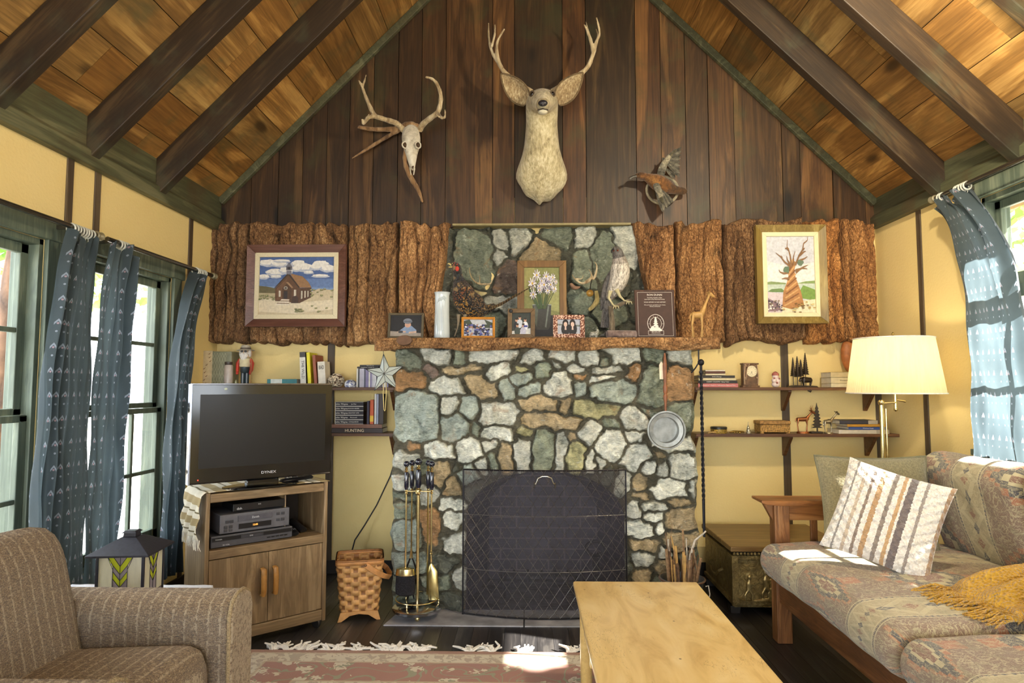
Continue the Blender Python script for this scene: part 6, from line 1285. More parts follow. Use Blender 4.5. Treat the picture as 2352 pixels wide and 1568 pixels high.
m = MB(); m.loft([(0, -.25, .64, .05, .012), (0, -.33, .655, .07, .012), (0, -.39, .634, .05, .010), (0, -.43, .598, .02, .006)], 16); m.build('forehead_patch', plain(C(86, 66, 44), .9, var=.4, scale=120, bump=.4), deer, sub=1)
for s in (-1, 1):
    m = MB(); m.ball((s*.063, -.428, .582), (.016, .017, .015), 14); m.build('eye', plain(C(14, 10, 10), .08, coat=1, var=.02), deer)
    m = MB(); m.tube([(s*(.068-.014*math.cos(a)), -.432-.012*math.cos(a), .585+.017*math.sin(a)) for a in np.linspace(0, 2*PI, 13)[:-1]], .0045, 6, closed=True); m.build('eyelid', plain(C(96, 80, 62), .8), deer)
    # ear: cupped leaf
    ax = V(s*.66, -.08, .72).normalized(); sd = V(-s*.45, -.35, .8); sd = (sd-ax*sd.dot(ax)).normalized(); nr = ax.cross(sd).normalized()*(1 if s < 0 else -1); nr = -nr if nr.y > 0 else nr
    o0 = V(s*.095, -.3, .585)
    def earf(u, v, th=0):
        w_ = .066*math.sin(PI*min(1, (u*.93+.07))**.8)**.8; a = (v-.5)*2; return o0+ax*(.255*u)+sd*(w_*a)-nr*(.032*(1-a*a)*math.sin(PI*(u*.9+.1))-.01)+nr*th
    m = MB(); m.grid(lambda u, v: earf(u, v), 24, 14); m.build('ear', fur('ear_fur', C(104, 82, 56), C(160, 138, 102), C(210, 196, 160), 90), deer, solid=.008, angle=180)
    m = MB(); e = [earf(q/14, .0) for q in range(15)]+[earf(1-q/14, 1) for q in range(15)]; m.tube(e, .006, 6); m.build('ear_rim', plain(C(110, 92, 66), .9, var=.3), deer)
    # antlers
    def A(px, py, Y): p = PY(px, py, Y); return (p.x-dp.x, p.y-4.49, p.z-dp.z)
    Ym = 4.22
    if s < 0: main = [(-.05, -.28, .655), A(1188, 190, 4.2), A(1154, 160, 4.2), A(1142, 125, 4.2), A(1143, 95, 4.2), A(1159, 66, 4.16)]; b1 = [A(1152, 155, 4.2), A(1133, 125, 4.22), A(1124, 95, 4.24), A(1122, 52, 4.22)]; b2 = [A(1129, 108, 4.22), A(1136, 80, 4.18), A(1137, 54, 4.14)]
    else: main = [(.05, -.28, .655), A(1300, 190, 4.2), A(1345, 160, 4.2), A(1362, 125, 4.2), A(1370, 96, 4.2), A(1377, 75, 4.2), A(1370, 40, 4.16)]; b1 = [A(1363, 120, 4.2), A(1356, 90, 4.2), A(1347, 66, 4.2), A(1341, 56, 4.18)]; b2 = [A(1352, 80, 4.2), A(1346, 50, 4.24)]
    m = MB()
    def smooth(P, k=4):
        out = []; P = [Vector(p) for p in P]
        for i in range(len(P)-1):
            p0, p1, p2, p3 = P[max(0, i-1)], P[i], P[i+1], P[min(len(P)-1, i+2)]
            for j in range(k): t_ = j/k; out.append(.5*((2*p1)+(-p0+p2)*t_+(2*p0-5*p1+4*p2-p3)*t_**2+(-p0+3*p1-3*p2+p3)*t_**3))
        return out+[P[-1]]
    for P, r0 in ((main, .019), (b1, .014), (b2, .010)):
        Q = smooth(P); m.tube(Q, [r0*(1-.72*(i/(len(Q)-1))**1.3)+.001*math.sin(i*2.1) for i in range(len(Q))], 10)
    if s > 0: Q = smooth([A(1370, 96, 4.2), A(1373, 80, 4.22), A(1369, 66, 4.23)]); m.tube(Q, [.008*(1-.6*i/(len(Q)-1)) for i in range(len(Q))], 8)
    m.lathe([(.016, -.006), (.024, 0), (.024, .006), (.017, .012)], main[0], 12, axis=V(s*.5, -.1, 1)); m.build('antler', antler, deer, remesh=.004)

# antlered skull on a driftwood stick
kp = PY(945, 330, 4.48); sk = thing('antlered_skull', 'bleached deer skull with two antlers hung on a driftwood fork', 'skull', (kp.x, 4.49, kp.z))
def B(px, py, Y): p = PY(px, py, Y); return (p.x-kp.x, p.y-4.49, p.z-kp.z)
bone = fur('skull_bone', C(150, 142, 124), C(206, 198, 180), C(226, 222, 208), 24, 1); drift = fur('driftwood', C(92, 66, 42), C(146, 112, 76), C(190, 158, 118), 30, .15)
m = MB(); pts = [B(950, 293, 4.30)+(.03, .03), B(944, 300, 4.27)+(.058, .045), B(944, 315, 4.25)+(.064, .05), B(945, 332, 4.24)+(.062, .05), B(945, 348, 4.23)+(.044, .042), B(946, 365, 4.23)+(.032, .034), B(947, 380, 4.24)+(.021, .026), B(948, 392, 4.25)+(.013, .016)]
m.loft(pts, 18, up=(0, -1, 0)); m.build('skull', bone, sk, sub=1)
for s, x in ((-1, 930), (1, 960)):
    m = MB(); c_ = B(x, 333, 4.20); m.tube([(c_[0]+.016*math.cos(a), c_[1]+.01*s*math.cos(a)*s, c_[2]+.021*math.sin(a)) for a in np.linspace(0, 2*PI, 15)[:-1]], .005, 8, closed=True); m.build('eye_rim', bone, sk)
    m = MB(); m.ball(c_, (.014, .012, .019), 12); m.build('eye_socket', plain(C(70, 54, 38), .9), sk)
    m = MB(); m.tube([B(946+s*4, 375, 4.24), B(947+s*5, 388, 4.235), B(947+s*3, 402, 4.24)], [.006, .005, .003], 8); m.build('nasal_bone', bone, sk)
m = MB(); m.ball(B(948, 380, 4.225), (.008, .006, .022), 10); m.build('nose_cavity', plain(C(80, 60, 44), .9), sk)
for s in (-1, 1):
    m = MB()
    if s < 0: br_ = [([B(928, 300, 4.28), B(912, 284, 4.25), B(893, 277, 4.2), B(862, 268, 4.16), B(847, 270, 4.14), B(835, 284, 4.1), B(832, 273, 4.08)], .021), ([B(862, 268, 4.16), B(852, 250, 4.16), B(840, 222, 4.15), B(832, 200, 4.13), B(824, 184, 4.11)], .016), ([B(832, 200, 4.13), B(837, 186, 4.12), B(841, 171, 4.11)], .009), ([B(836, 280, 4.1), B(842, 270, 4.06), B(848, 262, 4.04)], .008)]
    else: br_ = [([B(963, 300, 4.28), B(972, 285, 4.25), B(990, 270, 4.2), B(1005, 258, 4.17), B(1012, 235, 4.15), B(1011, 212, 4.13), B(1002, 190, 4.11), B(990, 180, 4.1), B(977, 177, 4.09)], .021), ([B(1005, 258, 4.17), B(1014, 270, 4.12), B(1022, 268, 4.1), B(1022, 251, 4.08)], .012), ([B(1015, 271, 4.12), B(1008, 268, 4.08), B(1002, 262, 4.06)], .008)]
    for P, r0 in br_:
        Q = smooth(P); m.tube(Q, [r0*(1-.7*(i/(len(Q)-1))**1.3)+.0012*math.sin(i*1.9) for i in range(len(Q))], 10)
    m.build('antler', antler, sk, remesh=.004)
ds = thing('driftwood_fork', 'weathered driftwood fork behind the skull on the gable boards', 'driftwood', (kp.x, 4.49, kp.z)); m = MB()
for P, r in (([B(822, 292, 4.42), B(860, 297, 4.42), B(905, 296, 4.42), B(940, 288, 4.42), B(962, 292, 4.44)], (.012, .016, .018, .03, .02)), ([B(808, 364, 4.40), B(850, 338, 4.42), B(900, 308, 4.42), B(935, 292, 4.42)], (.004, .012, .014, .016)), ([B(940, 290, 4.42), B(935, 330, 4.42), B(930, 372, 4.42), B(945, 410, 4.44), B(960, 435, 4.45), B(971, 466, 4.46)], (.02, .018, .016, .02, .016, .007))):
    Q = smooth(P); m.loft([tuple(q)+((r[min(len(r)-1, int(i/4))]*(1-(i % 4)/4)+r[min(len(r)-1, int(i/4)+1)]*((i % 4)/4))*(1+.1*math.sin(i*3)),) for i, q in enumerate(Q)], 9)
m.build('wood', drift, ds, remesh=.006)

# flying duck on a hoop
kp = PY(1520, 420, 4.48); dk = thing('duck_mount', 'brown mounted duck with spread wings on a round hoop', 'bird mount', (kp.x, 4.49, kp.z))
dbody = fur('duck_feathers', C(54, 40, 26), C(116, 84, 50), C(150, 116, 76), 45, 1); dwing = fur('wing_feathers', C(50, 48, 42), C(92, 88, 76), C(134, 128, 112), 45, 1)
m = MB(); m.loft([B(1455, 407, 4.36)+(.005, .003), B(1461, 403, 4.36)+(.016, .012), B(1468, 402, 4.36)+(.026, .025), B(1478, 404, 4.37)+(.026, .025), B(1488, 408, 4.38)+(.028, .028), B(1500, 414, 4.39)+(.052, .05), B(1516, 422, 4.40)+(.062, .058), B(1534, 430, 4.41)+(.05, .045), B(1552, 437, 4.42)+(.028, .022), B(1566, 438, 4.42)+(.03, .008), B(1580, 440, 4.42)+(.016, .004)], 16, up=(0, -1, 0), cols=[(.4, .35, .3, 1), (.5, .45, .4, 1), (.9, .7, .5, 1), (.8, .66, .5, 1), (1, .85, .6, 1), (1.2, 1, .7, 1), (1, .8, .55, 1), (.7, .6, .5, 1), (.5, .45, .4, 1), (.4, .36, .3, 1), (.4, .4, .4, 1)]); m.build('body', dbody, dk, sub=1)
m = MB(); m.loft([B(1462, 404, 4.355)+(.010, .007), B(1453, 406, 4.35)+(.008, .004), B(1446, 410, 4.35)+(.010, .003)], 10, up=(0, -1, 0)); m.build('bill', plain(C(70, 66, 60), .4), dk)
m = MB(); m.ball(B(1466, 400, 4.335), .0035, 8); m.build('eye', plain(C(10, 8, 8), .1), dk)
def wing(name, root, tips, ln0, mat, Yt, cov):
    m = MB(); R0 = Vector(root)
    for i, (a, b, w_) in enumerate(tips):
        p, q = Vector(a), Vector(b); mid = (p+q)/2; m.loft([tuple(p)+(w_*.5, .002), tuple(mid)+(w_, .0025), tuple(p.lerp(q, .88))+(w_*.8, .002), tuple(q)+(w_*.25, .001)], 8, up=(0, -1, 0), col=(.55+.5*(i % 2), .55+.5*(i % 2), .55+.48*(i % 2), 1))
    m.build(name, mat, dk)
    m = MB(); m.loft([tuple(c)+(r, .010) for c, r in cov], 12, up=(0, -1, 0), cols=[(.9, .9, .9, 1), (1.6, 1.6, 1.6, 1), (1.9, 1.85, 1.7, 1), (.7, .66, .5, 1), (.6, .6, .5, 1)][:len(cov)]); m.build('wing_coverts', dwing, dk, sub=1)
wing('wing', B(1515, 400, 4.4), [(B(1522, 378-2*i, 4.38), B(1565-.5*i*1.2, 338+8.5*i, 4.36-.004*i), .012) for i in range(9)]+[(B(1530, 388, 4.38), B(1550, 402+3*i, 4.38), .016) for i in range(3)], 0, dwing, 4.38, [(B(1516, 408, 4.38), .024), (B(1519, 394, 4.37), .030), (B(1524, 378, 4.365), .026), (B(1538, 358, 4.36), .016), (B(1556, 340, 4.36), .006)])
wing('wing', B(1508, 425, 4.34), [(B(1506+2*i, 436, 4.33+.003*i), B(1522+3.4*i, 486-3.2*i, 4.35), .011) for i in range(8)], 0, dwing, 4.34, [(B(1506, 420, 4.335), .02), (B(1508, 428, 4.33), .026), (B(1514, 438, 4.33), .024), (B(1518, 452, 4.335), .018), (B(1524, 470, 4.345), .010)])
c0 = B(1521, 437, 4.45); m = MB(); m.tube([(c0[0]+.108*math.cos(a), -.045, c0[2]+.096*math.sin(a)-.0) for a in np.linspace(0, 2*PI, 41)[:-1]], .009, 8, closed=True); hp = m.build('hoop', fur('hoop_wood', C(120, 110, 88), C(160, 150, 124), C(190, 180, 154), 30, 1), dk)
m = MB(); m.cyl((0, -.01, c0[2]+.09), (0, -.08, c0[2]+.1), .006, .006, 8); m.cyl((c0[0], 0, c0[2]-.096), (c0[0], -.05, c0[2]-.096), .006, .006, 8); m.build('bracket', iron, dk)

# standing pheasant
ph_ = PY(1060, 775, 4.02); ph = thing('pheasant_mount', 'ring-necked pheasant mount with long barred tail on the mantel', 'bird mount', (ph_.x, 4.02, 1.553))
def Q_(px, py, Y): p = PY(px, py, Y); return (p.x-ph_.x, p.y-4.02, p.z-1.553)
_g = G('pheasant_feathers'); _v = _g.co('Object'); _s = _g.vor(_v, 85); _n = _g.noise(_v, 30, 2); _c = _g.mix(_s > .42, _g.attr('tint'), C(30, 24, 20)); phf = _g.fin(_g.mix(_n.sm(.55, .7)*.4, _c, C(206, 170, 110)), .55, bump=_s, bs=.8, bd=.01, sheen=.2)
au, ru, bk2, gn = C(190, 136, 52), C(128, 74, 42), C(40, 34, 30), C(36, 44, 48)
m = MB(); pts = [Q_(1036, 610, 4.0)+(.006, .006), Q_(1040, 606, 4.0)+(.02, .021), Q_(1048, 610, 4.0)+(.031, .030), Q_(1051, 622, 4.01)+(.028, .027), Q_(1052, 636, 4.01)+(.029, .028), Q_(1055, 647, 4.02)+(.038, .036), Q_(1060, 662, 4.02)+(.062, .058), Q_(1066, 682, 4.03)+(.080, .074), Q_(1076, 702, 4.05)+(.078, .072), Q_(1090, 716, 4.07)+(.058, .055), Q_(1106, 716, 4.1)+(.040, .034), Q_(1124, 708, 4.12)+(.028, .020), Q_(1140, 700, 4.13)+(.02, .012)]
m.loft(pts, 20, up=(0, -1, 0), cols=[C(190, 170, 110), C(150, 50, 36), C(60, 40, 40), gn, C(30, 36, 52), C(70, 50, 40), ru, au, au, C(150, 110, 50), C(110, 86, 56), C(120, 104, 76), C(120, 104, 76)]); m.build('body', phf, ph, sub=1)
m = MB(); m.ball(Q_(1050, 617, 3.972), (.012, .006, .016), 10); m.build('face_wattle', plain(C(190, 60, 44), .7), ph)
m = MB(); m.loft([Q_(1037, 609, 4.0)+(.007, .006), Q_(1031, 605, 3.99)+(.005, .004), Q_(1028, 606, 3.99)+(.002, .002)], 8); m.loft([Q_(1038, 613, 4.0)+(.006, .004), Q_(1031, 613, 3.99)+(.003, .003)], 8); m.build('beak', plain(C(216, 200, 130), .4), ph)
m = MB(); m.loft([Q_(1070, 668, 3.96)+(.01, .006), Q_(1082, 680, 3.955)+(.046, .02), Q_(1096, 696, 3.98)+(.05, .022), Q_(1110, 712, 4.0)+(.03, .014), Q_(1122, 716, 4.04)+(.008, .004)], 14, up=(0, -1, 0), cols=[C(120, 84, 50), C(96, 70, 44), C(110, 84, 54), C(134, 110, 74), C(90, 70, 50)]); m.build('folded_wing', phf, ph, sub=1)
_g = G('barred_tail'); _x, _y, _z = _g.sep(_g.co('Object')); btl = _g.fin(_g.mix(((_x*62).fr() < .28), C(134, 114, 84), C(52, 40, 30)), .7)
for i, (ex, ey) in enumerate(((1232, 651), (1214, 661), (1190, 672), (1170, 684))): 
    m = MB(); m.loft([Q_(1118, 712, 4.1)+(.018, .003), Q_(1150, 700-i, 4.08)+(.017, .003), Q_((1150+ex)/2, (698+ey)/2+1, 4.04)+(.014, .003), Q_(ex, ey, 3.98)+(.003, .001)], 8, up=(0, -.6, 1)); m.build('tail_feather', btl, ph)
for x0, x1, x2 in ((1053, 1051, 1044), (1068, 1066, 1064)):
    m = MB(); m.tube([Q_(x0, 722, 4.02), Q_(x1+2, 738, 4.02), Q_(x1, 752, 4.01), Q_(x2, 772, 4.0)], [.012, .008, .004, .004], 8)
    e = Vector(Q_(x2, 774, 4.0)); e.z = .004
    for a in (-.6, 0, .6, PI): m.tube([e+V(0, 0, .004), e+V(-.035*math.sin(a), -.035*math.cos(a)*.9, 0)], [.003, .0015], 6)
    m.build('leg', plain(C(140, 126, 104), .6), ph)
# goshawk on a branch
gk_ = PY(1415, 772, 3.98); gk = thing('hawk_mount', 'grey speckled hawk mount perched on a dead branch stump', 'bird mount', (gk_.x, 3.98, 1.553))
def H_f(px, py, Y): p = PY(px, py, Y); return (p.x-gk_.x, p.y-3.98, p.z-1.553)
_g = G('hawk_feathers'); _v = _g.co('Object'); _s = _g.noise(_g.sc(_v, 1, 1, .35), 110, 3, .7); hkf = _g.fin(_g.mix(1, _g.attr('tint'), _g.ramp(_s, [(.38, (.45, .43, .4, 1)), (.52, (1, 1, 1, 1)), (.65, (1.4, 1.4, 1.4, 1))]), 'MULTIPLY'), .75, bump=_s, bs=.8, bd=.01)
g1, g2, g3 = C(160, 152, 144), C(196, 190, 180), C(104, 100, 98)
m = MB(); m.loft([H_f(1408, 572, 3.93)+(.012, .012), H_f(1413, 572, 3.94)+(.028, .028), H_f(1418, 578, 3.95)+(.033, .034), H_f(1421, 590, 3.96)+(.036, .036), H_f(1424, 604, 3.97)+(.055, .05), H_f(1425, 622, 3.98)+(.066, .06), H_f(1422, 642, 3.98)+(.062, .058), H_f(1414, 660, 3.98)+(.05, .048), H_f(1404, 676, 3.99)+(.034, .034), H_f(1396, 690, 4.0)+(.02, .02)], 20, up=(0, -1, 0), cols=[g3, g3, g3, g1, g2, g2, g2, g2, g1, g1]); m.build('body', hkf, gk, sub=1)
m = MB(); m.loft([H_f(1413, 612, 3.99)+(.01, .008), H_f(1404, 632, 4.0)+(.03, .016), H_f(1394, 660, 4.01)+(.032, .016), H_f(1386, 690, 4.02)+(.022, .012), H_f(1380, 715, 4.03)+(.006, .004)], 12, up=(0, -1, 0), cols=[g3]*5); m.build('folded_wing', hkf, gk, sub=1)
for i in range(3): m = MB(); m.loft([H_f(1394+i*2, 690, 4.0)+(.014, .004), H_f(1388+i*5, 725, 4.0)+(.017, .004), H_f(1384+i*6, 752, 4.0)+(.013, .003)], 8, up=(0, -1, 0), col=C(96, 92, 90)); m.build('tail_feather', hkf, gk)
m = MB(); m.loft([H_f(1408, 573, 3.91)+(.008, .008), H_f(1405, 576, 3.90)+(.005, .006), H_f(1405, 581, 3.895)+(.002, .002)], 8, up=(0, -1, 0)); m.build('beak', plain(C(40, 40, 44), .3), gk)
for x in (1409, 1419): m = MB(); m.ball(H_f(x, 575, 3.912), .0055, 10); m.build('eye', plain(C(120, 50, 20), .1), gk)
for P in ([(1402, 668), (1398, 684), (1408, 700), (1412, 702)], [(1416, 664), (1424, 680), (1434, 690), (1442, 692)]):
    m = MB(); Q = [H_f(x, y, 3.94) for x, y in P]; m.tube(Q, [.014, .008, .0045, .004], 8); e = Vector(Q[-1])
    for a in (-.9, -.3, .4): m.tube([e, e+V(.02*math.sin(a)+.01, -.014, -.004), e+V(.03*math.sin(a)+.012, -.018, -.02)], [.0045, .004, .0015], 6)
    m.build('leg', plain(C(190, 180, 140), .6), gk)
m = MB()
for P, r in (([(1404, 772), (1406, 745), (1404, 720), (1402, 702)], (.022, .019, .017, .016)), ([(1404, 706), (1420, 702), (1434, 694), (1452, 688)], (.014, .014, .013, .011))): m.loft([H_f(x, y, 3.96)+(r[i],) for i, (x, y) in enumerate(P)], 12)
m.build('perch', fur('perch_bark', C(60, 52, 42), C(104, 92, 74), C(140, 126, 104), 50, .3), gk, remesh=.005)
# log chunk lying at the branch foot
o = MB().loft([(-.09, 0, .026, .018, .016), (-.085, 0, .026, .028, .024), (.085, .0, .026, .027, .024), (.09, 0, .026, .018, .016)], 14).build('short_log', fur('grey_log', C(80, 66, 62), C(124, 104, 98), C(160, 144, 134), 30, 1)); o.location = (PY(1425, 768, 3.9).x, 3.86, 1.555); o.rotation_euler = (0, 0, .1); tag(o, 'short purplish grey log lying on the mantel below the hawk', 'log')
# small antler rack with gourd ball and tooth
an = thing('antler_pair', 'small forked antlers hanging on the stone panel beside the hawk', 'antlers', (PY(1352, 640, 4.4).x, 4.42, PY(1352, 640, 4.4).z))
def N_(px, py, Y=4.3): p = PY(px, py, Y); l = an.location; return (p.x-l.x, p.y-l.y, p.z-l.z)
m = MB()
for P, r in (([(1358, 640), (1348, 648), (1335, 650), (1322, 642), (1314, 630)], .012), ([(1345, 648), (1357, 638), (1358, 628), (1352, 618)], .010), ([(1366, 636), (1370, 622), (1370, 608), (1364, 600)], .010), ([(1358, 640), (1364, 640), (1368, 632)], .011), ([(1324, 640), (1336, 640), (1340, 630)], .007)): Q = smooth([N_(*q) for q in P]); m.tube(Q, [r*(1-.7*i/(len(Q)-1)) for i in range(len(Q))], 8)
m.build('antler_forks', antler, an, remesh=.004)
t = thing('horn_tip', 'curved yellowish horn hanging below the small antlers', 'horn', an.location); m = MB(); Q = smooth([N_(*q, 4.43) for q in ((1369, 668), (1371, 688), (1364, 702), (1352, 712))]); m.tube(Q, [.013, .014, .015, .016, .017, .018, .019, .018, .016, .015, .014, .013, .012][:len(Q)], 10); m.build('horn', fur('horn', C(120, 104, 60), C(176, 160, 106), C(206, 190, 140), 40, .3), t)
t = thing('gourd_ball', 'small round orange gourd ball hanging from the small antlers', 'ornament', an.location); m = MB(); m.ball(N_(1355, 673, 4.22), .024, 16); m.build('ball', plain(C(196, 150, 70), .3, coat=.4), t)
m = MB(); m.tube([N_(1355, 665, 4.22), N_(1357, 652, 4.25), N_(1360, 640, 4.3)], .003, 6); m.build('cord', plain(C(30, 26, 24)), t)
t = thing('ceramic_bird', 'small terracotta bird ornament perched on the small antlers', 'ornament', an.location); m = MB(); m.loft([N_(1308, 652, 4.40)+(.006,), N_(1312, 652, 4.40)+(.014,), N_(1316, 660, 4.40)+(.018,), N_(1324, 662, 4.40)+(.014,), N_(1334, 658, 4.40)+(.004,)], 12); m.build('bird', plain(C(150, 116, 94), .7), t, sub=1)
# pale antler and small horns behind the pheasant
an2 = PY(1100, 640, 4.4); t = thing('small_antlers', 'small thin forked antlers on the stone panel behind the pheasant', 'antlers', an2)
def M_(px, py, Y=4.455): p = PY(px, py, Y); return tuple(p-an2)
m = MB()
for P, r in (([(1108, 653), (1096, 650), (1085, 640), (1079, 625), (1079, 614)], .008), ([(1110, 652), (1125, 652), (1130, 645), (1134, 639)], .008), ([(1101, 652), (1102, 640), (1100, 628)], .006)): Q = smooth([M_(*q) for q in P]); m.tube(Q, [r*(1-.65*i/(len(Q)-1)) for i in range(len(Q))], 8)
m.build('antler_forks', antler, t, remesh=.0035)
t = thing('carved_horn', 'pale mottled pointed horn lying on the pheasant back', 'horn', (0, 0, 0)); m = MB(); m.loft([tuple(PY(1082, 666, 4.12))+(.012, .01), tuple(PY(1092, 674, 4.12))+(.022, .016), tuple(PY(1106, 676, 4.12))+(.018, .014), tuple(PY(1120, 672, 4.12))+(.004, .004)], 12, up=(0, -1, 0)); m.build('horn', fur('mottled_horn', C(130, 116, 76), C(180, 166, 120), C(206, 194, 150), 20, 1), t, sub=1)

# award plaque
t, W_, H_ = hang('award_plaque', 'dark brown engraved award plaque standing on the mantel', 'plaque', 1458, 656, 1552, 771, 3.88); t.location.z = 1.555+H_/2*math.cos(R(8)); t.rotation_euler = (R(-8), 0, 0)
m = MB(); m.bb(-W_/2, W_/2, 0, .016, -H_/2, H_/2); m.build('board', wood('plaque_wood', C(44, 28, 22), C(72, 46, 36), C(90, 62, 48), 'Z', 1.5, .7, knots=0), t, smooth=False, bevel=.003)
m = MB(); m.bb(-W_/2+.014, W_/2-.014, -.0015, 0, -H_/2+.014, H_/2-.014); m.build('plate', plain(C(62, 38, 30), .65), t, smooth=False)
wh = plain(C(226, 220, 212), .5, var=.02)
m = MB(); a, b = W_/2-.017, H_/2-.017
for p, q in (((-a, -b), (a, -b)), ((a, -b), (a, b)), ((a, b), (-a, b)), ((-a, b), (-a, -b))): m.beam((p[0], -.002, p[1]), (q[0], -.002, q[1]), .001, .001, (0, 1, 0))
cx_, cz_ = 0, -.058
def hs(r, w_, a0=-1.1, a1=PI+1.1, n=36): return [(cx_+r*math.cos(t_)*.92, cz_+r*math.sin(t_)*1.05) for t_ in np.linspace(a0, a1, n)]
for r in (.052, .036):
    Q = hs(r, 0); m.tube([(x, -.0025, z) for x, z in Q], .0016 if r > .04 else .0012, 5)
for i in range(8): t_ = -0.7+i*(PI+1.4)/7; m.beam((cx_+.041*math.cos(t_)*.92, -.0025, cz_+.041*math.sin(t_)*1.05), (cx_+.047*math.cos(t_)*.92, -.0025, cz_+.047*math.sin(t_)*1.05), .002, .001)
def flat(P): m.prism(P, (1, 0, 0), (0, 0, 1), (0, -.002, 0), (0, -1, 0), .0012)
for i, (w_, z) in enumerate(((.007, .028), (.011, .016), (.015, .002), (.018, -.012))): flat([(-w_, cz_+z-.006), (w_, cz_+z-.006), (.002, cz_+z+.012), (-.002, cz_+z+.012)])
flat([(-.036, cz_-.034), (-.02, cz_-.014), (-.006, cz_-.024), (.004, cz_-.012), (.02, cz_-.026), (.036, cz_-.04), (.036, cz_-.046), (-.036, cz_-.046)])
m.build('engraved_lines', wh, t, smooth=False)
z0_ = H_/2
for s_, sz, z in (('RON DUNN', .0165, .033), ('Founding member of the', .0088, .050), ('June Lake Loop Historical Society', .0088, .060), ('YOUR HISTORY IS OUR HISTORY', .0088, .078), ('We are forever grateful for your Vision,', .0078, .095), ('Charity, and Service', .0078, .104), ('June Lake Loop', .0075, H_-.042), ('Historical Society', .0075, H_-.034)):
    text('lettering', s_, sz, wh, t, (0, -.002, z0_-z), ext=.0003)
m = MB(); Z = -H_/2+.038; 
for p, q in (((-.045, Z-.014), (.045, Z-.014)), ((-.045, Z+.01), (.045, Z+.01)), ((-.045, Z-.014), (-.045, Z+.01)), ((.045, Z-.014), (.045, Z+.01))): m.beam((p[0], -.002, p[1]), (q[0], -.002, q[1]), .0016, .001, (0, 1, 0))
m.build('engraved_border', wh, t, smooth=False)

# little animals
def beast(name, label, cat, loc, mat, s, neck, head, legs=.06, body=.05, br_=.014, rz=0, horns=(), tail=True, base=None, rem=.0022, hr=.009, group=None):
    """a standing figurine: body along x, head at +x; neck = (dx, dz), head = length forward"""
    t = thing(name, label, cat, loc, rz, group); m = MB(); z = legs+br_; L = body
    m.loft([(-L, 0, z*s/s, br_*.5), (-L*.9, 0, z, br_*.85), (-L*.4, 0, z-.001, br_*.95), (L*.3, 0, z, br_*1.05), (L*.75, 0, z+.002, br_*.95), (L, 0, z+.004, br_*.55)], 12)
    nx_, nz_ = neck; m.loft([(L*.6, 0, z, br_*.9), (L*.8, 0, z+.01, br_*.75), (L*.8+nx_*.5, 0, z+.006+nz_*.5, br_*.42), (L*.8+nx_, 0, z+nz_, br_*.38)], 10)
    hx, hz = L*.8+nx_, z+nz_; m.loft([(hx-.006, 0, hz+.003, hr*.7), (hx+head*.3, 0, hz+.003, hr), (hx+head*.7, 0, hz-head*.2, hr*.7), (hx+head, 0, hz-head*.35, hr*.45)], 10)
    for sx_, o_ in ((-1, -.75), (1, .62)):
        for sy in (-1, 1): m.tube([(L*o_, sy*br_*.5, z), (L*o_+.004*sx_+sy*.003, sy*br_*.55, z*.55), (L*o_+sy*.005, sy*br_*.55, 0)], [br_*.55, br_*.27, br_*.22], 8)
    for sy in (-1, 1): m.loft([(hx, sy*hr*.6, hz+hr*.5, .003), (hx-.005, sy*(hr+.008), hz+hr+.004, .004), (hx-.006, sy*(hr+.013), hz+hr+.006, .001)], 6)
    for P in horns: m.tube([(hx+a, b, hz+c) for a, b, c in P], [.0032-.0018*i/(len(P)-1) for i in range(len(P))], 6)
    if tail: m.tube([(-L*.98, 0, z+.006), (-L-.006, 0, z-.004), (-L-.006, 0, z-.03*(.5+tail*.5))], [.004, .003, .0025], 6)
    m.v = [(a*s, b*s, c*s+(base or 0)) for a, b, c in m.v]; m.build('figure', mat, t, remesh=rem)
    if base: b_ = MB(); b_.loft([(-.0, 0, 0, body*s*1.05, .03*s), (0, 0, base, body*s*1.0, .027*s)], 24, up=(0, 1, 0)); b_.build('base', mat, t)
    return t
p = PY(1598, 770, 3.86); beast('wooden_giraffe', 'tall carved pale wooden giraffe at the end of the mantel', 'figurine', (p.x+.012, 3.86, 1.553), plain(C(186, 146, 84), .5, var=.2), 1.35, (.032, .088), .024, legs=.09, body=.026, br_=.015, horns=[[(0, .003, .008), (-.001, .005, .02)], [(0, -.003, .008), (-.001, -.005, .02)]], tail=1)
p = PY(1364, 770, 3.84); beast('owl_figurine', 'tiny speckled stone figurine beside the two-person photo', 'figurine', (p.x, 3.84, 1.553), plain(C(160, 160, 150), .7, var=.6, scale=150), 1, (.002, .02), .01, legs=.012, body=.022, br_=.016, tail=0)
for q, lab in ((1385, 'tiny dark figurine on the mantel below the hawk tail'),): beast('animal_figurine', lab, 'figurine', (PY(q, 770, 3.86).x, 3.88, 1.553), plain(C(70, 70, 66), .6), .8, (.004, .02), .012, legs=.02, body=.02, br_=.012, tail=0)

